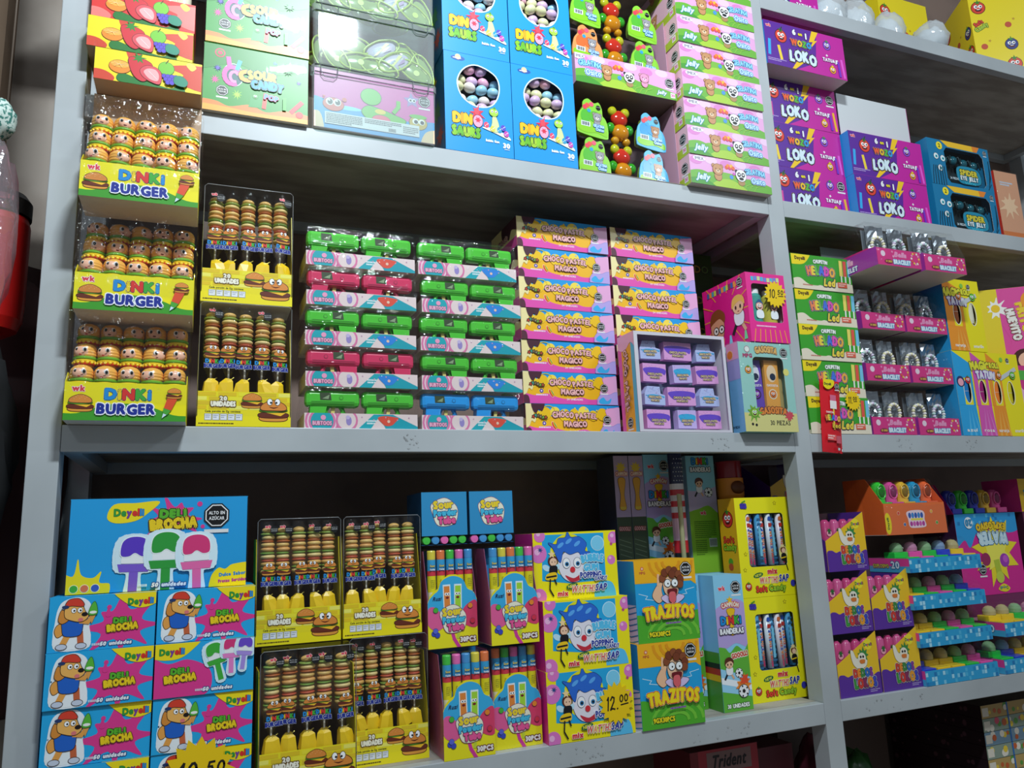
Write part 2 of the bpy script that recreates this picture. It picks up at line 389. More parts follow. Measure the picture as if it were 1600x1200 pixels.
# ================================================================ the rack and the room
RACK = noisy('rack_enamel', '#b9bfc2', '#a3a9ac', scale=3, rough=.38, detail=6, lo=.3, hi=.75)
SCUFF = noisy('rack_enamel_scuffed', '#8f9293', '#a9adaf', scale=60, rough=.5, detail=5, lo=.42, hi=.5)
BOARD = noisy('shelf_board', '#b2ada4', '#989188', scale=5, rough=.7, detail=5, stretch=(1, 4, 1))
BACK = noisy('rack_back_panel', '#917a6e', '#75625a', scale=3, rough=.75)
WALL = noisy('plaster', '#a1968c', '#887c72', scale=4, rough=.85, bump=.15)
XL, XR, DEP = -.049, 3.36, .45
SH = dict(s1=.680, mid=.0496, low=-.587)
def scuffs(x, z, w_, seed):
    rnd = random.Random(seed); m = MB(); a = Art(m, (x, -.0004, z), (1, 0, 0), (0, 0, 1), (0, -1, 0), w_, .036, rough=.6)
    for i in range(16): a.splat(rnd.uniform(.3, w_ * 100 - .3), rnd.uniform(.3, 3.2), rnd.uniform(.06, .3), SCUFF, seed=i + seed, n=4)
    return m
def shelf(x0, x1, z, name='shelf_board'):
    o = thing('shelf', None, None, (x0, 0, z)); o['kind'] = 'structure'
    del_ = [o.__delitem__(k) for k in ('label', 'category') if k in o]
    m = MB(); L = x1 - x0
    m.box(.0006, L - .0006, 0, .025, -.0470, 0, RACK); obj('front_rail', m, o, bevel=.0015)
    m = MB(); m.box(.0006, L - .0006, .0256, DEP - .004, -.022, 0, BOARD); obj('shelf_panel', m, o)
    m = MB(); m.box(.0006, L - .0006, DEP - .003, DEP + .02, -.047, 0, RACK); obj('back_rail', m, o)
    for x in (.0006, L - .03):
        m = MB(); m.box(x, x + .029, .0256, DEP - .004, -.047, -.0226, RACK); obj('side_rail', m, o)
    return o
struct_shelves = []
for z in (1.310, .680, .0496, -.587, -1.2): struct_shelves.append((0, 1.6, z))
for z in (1.310, .680, .0496, -.587, -1.2): struct_shelves.append((1.651, 3.30, z))
for i, (a, b, z) in enumerate(struct_shelves):
    o = shelf(a, b, z); o.name = 'trim_%d' % (20 + i)
for i, (a, b) in enumerate([(-.049, 0), (1.6, 1.651), (3.301, 3.35)]):
    m = MB(); m.box(a, b, 0, .05, -1.75, 2.2, RACK); struct('trim_%d' % (1 + i), m, bevel=.0015)
    m = MB(); m.box(a, b, .40, .45, -1.75, 2.2, RACK) if i != 1 else m.box(a, b, .42, .46, -1.75, 2.2, RACK)
    m2 = m; struct('trim_%d' % (5 + i), m2)
for i, (x, z, w_) in enumerate([(1.33, .006, .08), (1.94, .006, .07), (2.20, .006, .05), (.60, .006, .04), (1.20, -.63, .20), (1.72, -.63, .2), (.9, -.63, .14)]):
    struct('trim_%d' % (30 + i), scuffs(x, z, w_, i))
m = MB(); m.box(-.02, 3.36, .475, .485, -1.75, 2.2, BACK); struct('wall_rack_back', m)
m = MB(); m.box(-1.6, 4.2, .60, .66, -1.75, 2.9, WALL); struct('wall_back', m)
m = MB(); m.box(-.30, -.255, .50, .60, -.2, 2.9, M('#7a6450', .8)); struct('trim_40', m)      # dark conduit in the wall corner
m = MB(); m.box(-1.6, 4.2, -4.2, .66, -1.80, -1.75, M('#a89a88', .6)); struct('floor', m)
# ================================================================ cartons: plain body + printed faces
Y, DG, NAVY = '#f2e512', '#3f9b2a', '#1c2f92'
DINKI = ['#1a8fd8', '#f2d21a', '#e0322c', '#3fae3a', '#1a8fd8']
def carton_body(mb, w, h, d, col, side=None, top=None, bottom='#cfc9bd', back=None):
    mb.box(-w / 2, w / 2, 0, d, 0, h, col, dict(left=side or col, right=side or col, top=top or col, bottom=bottom, back=back or side or col))
    # closing seam and tuck flap edge, a hair proud of the sides
    mb.box(-w / 2 - .0006, w / 2 + .0006, -.0003, .0012, h - .0012, h + .0004, top or col)
def logo_wk(a, x, y, h): a.text('wk', x, y, h, '#e2344a', ol='#f6dfe0', ow=.14, bold=.08)
def logo_deyelli(a, x, y, h, rot=0): a.text('Deyelli', x, y, h, ['#2f9b3e', '#2f9b3e', '#7b3fa0', '#e0322c', '#e0322c', '#1a8fd8', '#1a8fd8'], w=4.0 * h, ol='#3a2a10', ow=.06, bold=.08, rot=rot)

# ---- magic chocolate cartons
W_CH, H_CH, D_CH = .247, .0755, .17
def art_choco(a, full=True):
    W, H = a.W, a.H
    a.fill('#f4b81c'); a.rect(0, H * .62, W, H, '#1d9be0')
    for i in range(9): a.cir(2.5 + i * 2.5, H * .66 + (i % 3) * .35, 1.25 + .25 * (i % 2), ['#f7cd24', '#f2c21a', '#f9dc50'][i % 3])
    for i in range(7): a.cir(4 + i * 2.9, H * .86 + .3 * math.sin(i * 2.3), .22, '#f7d23a' if i % 2 else '#7cc6f0', n=8)
    a.blob([(0, 0), (0, 2.3), (3, 1.9), (6, 2.4), (9, 1.5), (12, 1.2), (15, 1.7), (18, 1.2), (W + 1, 2), (W + 1, -1), (0, -1)], '#e552ae')
    a.line([(5.8 + 1.6 * math.cos(t), H * .8 + 1.1 * math.sin(t)) for t in [PI * k / 9 for k in range(10)]], .18, '#d9c23c')
    a.blob([(-1, H + 1), (-1, 2.5), (.6, 2.2), (1.4, 3.6), (2.2, 3.2), (2.6, 4.6), (2, 5.4), (3, H + 1)], '#f3e3a4', '#cbb36a', .05)
    a.blob([(1.6, H + .5), (1.8, 6.0), (2.6, 5.4), (3.3, 6.2), (4.2, 5.9), (4.8, H + .5)], '#4b2433')
    a.blob([(-.5, 1.6), (1.0, 1.9), (1.5, .6), (1.2, -.5), (-.5, -.5)], '#5a2a3c')
    a.blob([(W - 4.8, 2.6), (W - 3.6, 4.8), (W - 3.8, 6.4), (W - 1.8, 6.9), (W + .5, 6.6), (W + .5, 1), (W - 3, .8)], '#e8a9d4', '#a0509a', .05)
    a.blob([(W - 5.2, 1.8), (W - 4.2, 2.7), (W - 2.4, 2.4), (W - .6, 3.1), (W + .5, 2.6), (W + .5, -.5), (W - 5.0, -.4), (W - 5.6, .9)], '#b7a3e2', '#4a7ac8', .06)
    a.blob([(W - 5.2, .9), (W - 4, 1.8), (W - 3, .9), (W - 1.8, 1.6), (W - 2.4, .3), (W - 4.6, .2)], '#38aee8')
    a.ell(4.6, 3.0, .5, .5, '#5a3aa0', ol='#f6e04a', ow=.1); a.ell(4.6, 3.0, .22, .22, '#e8d8f8')
    for i, c in enumerate(['#c8402c', '#3a9a8a', '#7a6a4a', '#8a8a6a', '#7ab83a', '#b8502c']): a.splat(1.9 + i * .6, 4.55 + .25 * math.sin(i * 1.1), .36, c, seed=4 + i, n=5, ol='#4a3420')
    a.ell(7.1, 2.5, .42, 1.0, '#e23a3a', rot=.5, ol='#fff4d0', ow=.08); a.ell(7.25, 2.55, .2, .9, '#f2b81c', rot=.5); a.ell(7.4, 2.6, .1, .8, '#3a9a3a', rot=.5)
    PK = '#f4b9b4'
    a.text('CHOCO', 9.5, 4.95, 1.25, PK, w=5.4, ol='#56203c', ow=.16, bold=.09, arc=.25, jr=.12); a.text('PASTEL', 15.6, 4.75, 1.15, PK, w=5.6, ol='#56203c', ow=.16, bold=.09, arc=.25, jr=.12)
    a.text('MAGICO', 12.6, 3.0, 1.2, PK, w=5.9, ol='#56203c', ow=.16, bold=.09, arc=-.15, jr=.14)
    a.text('24 UNIDADES', 13.2, 1.15, .42, '#fbe8f4', w=4.2); a.octa(W - 3.6, 4.0, 1.02)
    a.bars(3.2, 1.9, 4.2, 1, .3, .32, '#f6dff0', 5)
def b_choco(n):
    m = MB(); carton_body(m, W_CH, H_CH, D_CH, '#f2b61c', side='#e858a8', top='#2a9be0')
    art_choco(art_front(m, W_CH, D_CH, H_CH))
    a = art_left(m, W_CH, D_CH, H_CH); a.fill('#f1dfa0'); a.rect(0, 0, a.W, 2.6, '#e858a8'); a.blob([(8, 8), (8, 4), (10, 5), (12, 3), (14, 5), (18, 4), (18, 8)], '#4b2433'); a.text('CHOCO', 8, 4, 1.2, '#f4b9b4', ol='#56203c', ow=.16)
    return obj(n, m)
# ---- jelly bear cartons
W_GE, H_GE, D_GE = .253, .0785, .17
def bear(a, x, y, h, c='#c79060', c2='#e8c8a4'):
    for q in (-.26, .26): a.cir(x + q * h, y + .34 * h, .11 * h, c, ol='#8a5a3a', ow=.03 * h)
    a.ell(x, y - .28 * h, .24 * h, .26 * h, c, ol='#8a5a3a', ow=.03 * h); a.cir(x, y + .12 * h, .33 * h, c, ol='#8a5a3a', ow=.03 * h)
    a.ell(x, y + .02 * h, .14 * h, .1 * h, c2); a.cir(x, y + .05 * h, .04 * h, '#402010', n=8)
    for q in (-.14, .14): a.cir(x + q * h, y + .16 * h, .035 * h, '#301810', n=8)
def panda(a, x, y, h):
    for q in (-.28, .28): a.cir(x + q * h, y + .36 * h, .1 * h, '#16161a')
    a.ell(x, y - .32 * h, .24 * h, .2 * h, '#b08a5a'); a.cir(x, y + .1 * h, .36 * h, '#f6f6f6', ol='#30303a', ow=.02 * h)
    for q in (-.14, .14): a.ell(x + q * h, y + .14 * h, .12 * h, .14 * h, '#16161a'); a.cir(x + q * h, y + .15 * h, .06 * h, '#ffffff', n=8)
    a.ell(x, y - .1 * h, .16 * h, .09 * h, '#16161a')
def art_jelly(a, rev=False):
    W, H = a.W, a.H; a.fill('#e7a9d8')
    for i in range(6): a.ell(2 + i * 4.6, H * .82 + .5 * (i % 2), 1.9, 1.1, '#efc9ea' if i % 2 else '#dd86c8')
    a.ell(W * .42, H * .2, 8, 2.6, '#7cb83e')
    a.blob([(-1, -1), (-1, H * .34), (3, H * .5), (7, H * .36), (11, H * .18), (15, H * .32), (19, H * .42), (W + 1, H * .2), (W + 1, -1)], '#6cb13a')
    a.blob([(6, -1), (8, H * .2), (12, H * .3), (16, H * .12), (17, -1)], '#a9cc3c'); a.blob([(-1, -1), (-1, H * .14), (4, H * .22), (8, -1)], '#4a9a34')
    for i in range(5): a.line([(13 + i * 1.6, 0), (13.8 + i * 1.6, 1.2), (15.4 + i * 1.6, 1.9)], .09, '#b6dc5a')
    sx = (lambda v: W - v) if rev else (lambda v: v)
    lx = 4.2 if rev else W - 5.0
    a.ell(lx, H * .68, 2.6, 1.3, '#d977c4')
    a.text('GELATINA', lx, H * .66, 1.35, '#8fd8f4', w=6.4, ol='#1d4fa0', ow=.16, ol2='#e8f6fc', ow2=.10, bold=.07, arc=.35, jr=.1)
    a.text('Osito', lx + .7, H * .38, 1.45, '#c9eefb', w=4.2, ol='#1d6fc0', ow=.16, ol2='#e8f6fc', ow2=.10, bold=.07)
    if rev:
        bear(a, 8.8, H * .5, 4.2); panda(a, 15.2, H * .42, 4.2); bear(a, 19.6, H * .5, 3.8, '#e39ac0', '#f4c8dc'); bx = 12
        a.octa(W - 2.0, H * .58, 1.25); a.text('Jelly', W - 4.6, 1.5, 1.0, '#f4fbff', ol='#3a8aa0', ow=.16, slant=.3); a.rect(W - 1.9, .5, 1.4, 1.4, '#f2e6ee'); a.text('30', W - 1.2, 1.2, .7, '#e0409a')
    else:
        a.text('Jelly', 3.6, 2.1, 1.5, '#e4f6fa', w=3.8, ol='#4a96b0', ow=.14, slant=.3, bold=.06); bear(a, 8.4, H * .52, 4.6); panda(a, 15.6, H * .44, 4.6); bx = 12.2
        a.ell(3.0, H - .85, 1.9, .75, '#f4eaf6'); a.text('IMEX', 3.0, H - .85, .75, '#8a8a9a', w=2.6)
    for i, c in enumerate(['#e05a2c', '#f08a2c', '#e8486a', '#f0b83c', '#e8643c']): a.cir(bx - .9 + .5 * i, H * .72 + .45 * (i % 2), .55, c)
    a.cir(bx + .4, H * .4, .6, '#4a96d8'); a.cir(bx + 1.2, H * .52, .4, '#d05ac0')
    if rev: a.ell(.9, H - .9, 1.9, .8, '#f4eaf6'); a.text('IMEX', 1.4, H - .9, .75, '#8a8a9a', w=2.2)
def b_jelly(n):
    m = MB(); carton_body(m, W_GE, H_GE, D_GE, '#e7a9d8', side='#eeb9c8', top='#d68abf'); art_jelly(art_front(m, W_GE, D_GE, H_GE))
    a = art_left(m, W_GE, D_GE, H_GE); a.fill('#eec0cc'); a.blob([(-1, -1), (-1, 2), (6, 3), (12, 2.2), (19, 2.6), (19, -1)], '#b2c83e'); a.octa(a.W - 2.2, H_GE * 60, 1.35); a.rect(a.W - 2.6, .8, 1.6, 1.6, '#f6e8ee'); a.text('30', a.W - 1.8, 1.6, .8, '#e0409a'); bear(a, 7, 4, 4)
    return obj(n, m)
# ---- crazy stick cartons
W_LO, H_LO, D_LO = .290, .1365, .16
def art_loko(a, oct=False, bars=True):
    W, H = a.W, a.H; a.fill('#5a1d96'); a.poly([(W * .56, 0), (W * .62, H * .4), (W * .66, H), (W, H), (W, 0)], '#c3189c'); a.poly([(W * .36, 0), (W * .56, H * .2), (W * .6, 0)], '#c3189c')
    a.poly([(W * .60, H), (W * .55, H * .72), (W * .60, H * .74), (W * .53, H * .5), (W * .66, H * .8), (W * .62, H * .78), (W * .68, H)], '#f6c81c')
    a.poly([(W * .30, 0), (W * .42, H * .34), (W * .40, H * .18), (W * .46, H * .2), (W * .34, 0)], '#f6c81c')
    logo_wk(a, 1.6, H - 1.4, .85)
    a.face(W * .2, H * .70, 1.95, '#e2402c', leaf='#2d6a2c'); a.line([(W * .2, H * .84), (W * .22, H * .92)], .25, '#22401c')
    if bars:
        a.line([(1.1, 3.2), (1.5, 7.6)], .95, '#2fa8e8'); a.line([(5.2, 2.3), (4.6, 6.2)], .95, '#f2d23a')
    else: a.line([(4.6, 2.2), (4.6, 6)], .9, '#d8409a')
    a.bars(.4, 1.7, 6.4, 2, .5, .26, '#b9a0dc', 9)
    a.text('6', W * .37, H * .87, 1.6, '#f2f2f6', ol='#2a1050', ow=.14, bold=.1); a.text('en', W * .445, H * .855, .95, '#f6e21c', ol='#2a1050', ow=.18, bold=.1); a.text('1', W * .515, H * .83, 1.7, '#f2f2f6', ol='#2a1050', ow=.14, bold=.1)
    a.text('WOZO', W * .44, H * .62, 1.75, ['#f0622c', '#f2c21c', '#58b83a', '#2aa0e0'], w=7.2, ol='#2a1050', ow=.14, ol2='#f6d8b8', ow2=.07, bold=.1, jr=.1)
    a.text('LOKO', W * .45, H * .31, 3.1, '#d9ecf4', w=9.4, ol='#20182c', ow=.13, ol2='#e8c84a', ow2=.05, bold=.1, jit=.3, jr=.08)
    a.text('+', W * .765, H * .5, .9, '#f6f6f6', bold=.1); a.text('TATUAJE', W * .80, H * .39, 1.0, '#f6f0fa', w=5.6, ol='#501050', ow=.1, bold=.1)
    a.face(W * .78, H * .74, 1.35, '#8a4ac8', ol='#2a1050', leaf='#3a8a3c'); a.face(W * .82, H * .18, 1.15, '#f0a02c', leaf='#f2d21c')
    a.line([(W * .91, .8), (W * .90, H * .38)], .8, '#7a2ac0'); a.line([(W * .97, .8), (W * .95, H * .46)], .8, '#f2b81c' if oct else '#e85ad0')
    if oct: a.octa(W * .92, H * .76, 1.45)
def b_loko(n, oct=False, bars=True):
    m = MB(); carton_body(m, W_LO, H_LO, D_LO, '#5a1d96', side='#2a92d8', top='#c3189c'); art_loko(art_front(m, W_LO, D_LO, H_LO), oct, bars)
    return obj(n, m)
# ---- ice cream brush cartons (small and large)
W_DE, H_DE, D_DE = .157, .0864, .16
def dog(a, x, y, h):
    """generic cartoon puppy in a red cap and blue vest holding a cone"""
    o = '#3a2414'; S = lambda p: [(x + q[0] * h, y + q[1] * h) for q in p]
    a.blob(S([(-.34, .0), (-.30, .30), (-.2, .46), (.05, .52), (.24, .42), (.3, .2), (.26, -.05), (.3, -.3), (.24, -.5), (-.3, -.5), (-.36, -.2)]), '#eef4f8', '#eef4f8', h * .03)
    a.blob(S([(-.2, .02), (-.32, -.02), (-.36, -.14), (-.3, -.26), (-.18, -.16)]), '#e8a24c', o, h * .012)
    a.line(S([(-.1, -.2), (-.2, -.42)]), h * .12, '#e8a24c'); a.line(S([(.12, -.2), (.14, -.4)]), h * .12, '#c8643c')
    for q in (-.22, .15): a.ell(x + q * h, y - .46 * h, .1 * h, .055 * h, '#c9d2e4', ol=o, ow=h * .012)
    a.blob(S([(-.2, .08), (.12, .08), (.16, -.1), (.1, -.24), (-.16, -.24), (-.22, -.1)]), '#1f62c4', o, h * .012)
    a.line(S([(.12, .04), (.26, .02), (.34, .14)]), h * .08, '#e8a24c')
    a.blob(S([(-.24, .3), (-.3, .1), (-.22, .02), (-.1, .12)]), '#d78b38', o, h * .012)
    a.blob(S([(-.16, .36), (.1, .40), (.2, .24), (.26, .14), (.14, .04), (-.06, .08), (-.18, .16)]), '#f0b45c', o, h * .012)
    a.ell(x + .12 * h, y + .08 * h, .05 * h, .04 * h, '#e0787a'); a.ell(x + .19 * h, y + .19 * h, .06 * h, .045 * h, '#1c1210')
    for q in (-.02, .1): a.ell(x + q * h, y + .28 * h, .045 * h, .05 * h, '#ffffff', ol=o, ow=h * .008); a.cir(x + q * h + .01 * h, y + .275 * h, .02 * h, '#101010', n=8)
    a.blob(S([(-.18, .38), (-.12, .5), (.06, .52), (.16, .42), (.14, .36), (-.06, .38)]), '#d8402c', o, h * .012); a.ell(x - .18 * h, y + .36 * h, .07 * h, .035 * h, '#24386a')
    a.poly(S([(.29, .16), (.41, .18), (.33, -.02)]), '#e0a050'); a.blob(S([(.27, .18), (.30, .34), (.37, .44), (.42, .32), (.42, .18)]), '#58b83a', '#2a5a20', h * .01); a.ell(x + .35 * h, y + .22 * h, .07 * h, .03 * h, '#f4f6f0')
def popbrush(a, x, y, h, c, c2, rot=0, lw=1):
    ca, sa = math.cos(rot), math.sin(rot); S = lambda p: [(x + (q[0] * ca - q[1] * sa) * h, y + (q[0] * sa + q[1] * ca) * h) for q in p]
    a.blob(S([(-.25, .5), (.25, .5), (.3, 0), (.08, -.1), (.1, -.55), (-.1, -.55), (-.08, -.1), (-.3, 0)]), '#d8f0fa', '#d8f0fa', h * .05)
    a.line(S([(0, -.1), (0, -.52)]), h * .15, c2); a.poly(S([(-.28, .06), (.28, .06), (.24, -.08), (-.24, -.08)]), c2)
    a.poly(S([(-.22, .07), (.22, .07), (.22, .3), (-.22, .3)]), '#eef2f4'); a.blob(S([(-.23, .22), (-.1, .2), (0, .26), (.12, .2), (.23, .24), (.22, .44), (.1, .54), (-.1, .54), (-.22, .44)]), c, '#f2fafc', h * .015)
PINKS = '#df3a8e'
def deli_logo(a, x, y, k):
    a.text('DELI', x - .1 * k, y + .55 * k, .95 * k, '#5ab52c', w=2.9 * k, ol='#24401c', ow=.2, ol2='#f2e04a', ow2=.06, bold=.13, jr=.08)
    a.text('BROCHA', x, y - .65 * k, 1.15 * k, '#f4d21c', w=5.2 * k, ol='#4a3410', ow=.17, ol2='#f2e04a', ow2=.05, bold=.13, jr=.08, rot=.06)
def b_deli(n, alt=False):
    m = MB(); carton_body(m, W_DE, H_DE, D_DE, '#1fa3df', side='#1b8fce', top='#1fa3df')
    a = art_front(m, W_DE, D_DE, H_DE); W, H = a.W, a.H; a.fill('#22a9e4')
    if alt:
        a.blob([(-2, 6.6), (2, 5.4), (5, 5.9), (8, 4.6), (9, 2.6), (8.2, .2), (4, -1), (-2, -1)], PINKS); a.blob([(-1, H + 1), (-.5, 6.6), (3, 6.0), (5.5, 7.2), (7, H + 1)], '#f6e01a'); logo_deyelli(a, 2.6, H - 1.3, .95)
        deli_logo(a, 4.0, 3.6, .92)
        popbrush(a, 9.7, 5.2, 5.6, '#3fae3a', '#3fae3a', .25); popbrush(a, 12.0, 6.0, 5.2, '#d83a78', '#e884c8', .0); popbrush(a, 14.1, 6.2, 4.8, '#6a4ac8', '#a890e0', -.12)
    else:
        a.splat(10.6, 3.4, 4.0, PINKS, seed=5, n=8, sx=1.25); a.cir(8.7, 6.6, .35, PINKS); a.blob([(8.2, 5.2), (8.6, 6.6), (9.0, 5.2)], PINKS)
        a.blob([(9.2, H + 1), (11, 7.2), (13.6, 6.2), (W + .5, 7.2), (W + .5, H + 1)], '#f6e01a'); logo_deyelli(a, 13.4, H - 1.35, .95); dog(a, 3.7, 4.3, 7.6)
        deli_logo(a, 10.8, 3.9, .86)
    a.text('50 unidades', 9.9, .85, .55, '#f2f6fa', w=4.6, ol='#2a4a8a', ow=.3, bold=.1, slant=.2); a.bars(6.4, .65, 1.8, 1, .3, .36, '#d8e8f4', 4)
    a = art_right(m, W_DE, D_DE, H_DE); a.fill('#1fa3df'); a.splat(8, 4, 3, PINKS, seed=2)
    a = art_top(m, W_DE, D_DE, H_DE); a.blob([(9, -1), (10.5, 3), (13.5, 4), (17, 3), (17, -1)], '#f6e01a')
    return obj(n, m)
def b_deli_big(n):
    W_, H_, D_ = .285, .158, .2; m = MB(); carton_body(m, W_, H_, D_, '#1fa3df', side='#1b8fce'); a = art_front(m, W_, D_, H_); W, H = a.W, a.H; a.fill('#1e9fe0')
    a.splat(16.2, 12.0, 3.6, PINKS, seed=9, n=10, sx=1.2)
    for p in [(20.4, 14.6, .45), (11.8, 9.0, .4), (21.0, 10.6, .35)]: a.cir(*p, PINKS)
    a.blob([(5.6, 12.6), (6.6, 14.8), (10, 15), (13.8, 15.2), (12, 13.2), (10, 11.9), (7, 11.6)], '#f6e01a'); logo_deyelli(a, 9.0, 13.4, 1.15)
    deli_logo(a, 16.2, 12.2, 1.42); a.octa(23.3, 12.5, 2.05)
    popbrush(a, 10.2, 4.0, 9.4, '#5a3ac0', '#7a5ad0', -.03); popbrush(a, 15.2, 4.4, 9.8, '#2f9b3e', '#2f9b3e', 0); popbrush(a, 20.2, 4.0, 9.4, '#d83a78', '#e86aa8', .03)
    a.blob([(-1, -1), (-1, 3.4), (1, 3.0), (1.6, 5.8), (2.2, 3.2), (4, 2.6), (5.2, 3.6), (5, 1.8), (6.6, 1.4), (5.6, -1)], '#f6e01a')
    for i, c in enumerate(['#3fae3a', '#e8744a', '#3a5ab8']): a.cir(1.2 + i * 1.6, .9, .6, c, ol='#fff6c0', ow=.1)
    a.blob([(23.0, -1), (22.6, 1.6), (23.8, 3.2), (25, 3.0), (26.4, 3.8), (30, 3.6), (30, -1)], '#f6e01a'); a.text('Dulce Sabor', 26.2, 2.1, .55, '#2a8ad0', w=4.4, rot=.05, bold=.1); a.text('Frutas Surtidas', 26.2, 1.0, .5, '#c03a9a', w=4.6, rot=.05, bold=.1)
    a.text('50 unidades', 15.8, .9, .62, '#f2f6fa', w=5.4, ol='#2a4a8a', ow=.3, bold=.1, slant=.2); a.bars(11, .7, 1.6, 1, .3, .4, '#d8e8f4', 4)
    return obj(n, m)
# ---- ice pop cartons with light (green)
W_HE, H_HE, D_HE = .203, .0955, .17
def art_helado(a):
    W, H = a.W, a.H; a.fill('#3da52c'); a.rect(0, 0, W, 1.2, '#e6d6bc'); a.blob([(-1, -1), (-1, 2.0), (2, 3.0), (4.6, 1.6), (7, .9), (9, 1.4), (12, .9), (15, 2.6), (W + 1, 2.0), (W + 1, -1)], '#ece0c8')
    a.blob([(-1, H + 1), (-1, H - 2.4), (1.6, H - 2.9), (4.6, H - 2.2), (6.4, H + 1)], '#f6dc1a'); a.text('Deyelli', 2.9, H - 1.05, .85, '#5a4a1a', ol='#f2c81c', ow=.05, bold=.09, w=3.4)
    a.text('CHUPETIN', 9.8, H - 1.7, .95, '#f2f6f0', w=4.8, ol='#1c5a2a', ow=.14, bold=.1, arc=.18)
    a.text('HELADO', 9.6, H * .53, 2.3, ['#f08a5a', '#f2d84a', '#7ac84a', '#4a7ae0', '#e85ab8', '#f0b44a'], w=9.4, ol='#3a2a6a', ow=.12, ol2='#f2d8e8', ow2=.07, bold=.1, arc=.35, jr=.1)
    a.text('Led', 12.0, H * .24, 2.0, '#f2d84a', w=3.6, ol='#2a2a4a', ow=.14, bold=.08, slant=.2)
    for i, c in enumerate(['#f2e06a', '#e85a4a', '#7ac8e8']): a.line([(16.6 + i * 1.5, H * .5), (16.8 + i * 1.5, H * .9)], 1.1, c); a.line([(16.5 + i * 1.5, H * .28), (16.6 + i * 1.5, H * .46)], .5, '#f2f2e8')
    a.rect(15.0, 1.2, 3.2, 1.5, '#e8644a'); a.bars(15.3, 2.1, 2.6, 2, .55, .3, '#f8e8d8', 6); a.bars(3, 1.0, 4.6, 1, .3, .3, '#c05a4a', 7)
def b_helado(n):
    m = MB(); carton_body(m, W_HE, H_HE, D_HE, '#3da52c', side='#2f8a28', top='#4ab53a'); art_helado(art_front(m, W_HE, D_HE, H_HE))
    a = art_left(m, W_HE, D_HE, H_HE); a.fill('#2f8a28'); a.cir(14, 5, 1.6, '#e8744a', ol='#f2d8a0'); a.rect(0, 0, a.W, 1, '#ece0c8')
    o = obj(n, m); f = obj('plastic_wrap', wrap(W_HE, D_HE, H_HE, seed=11, amp=.0015), o); return o
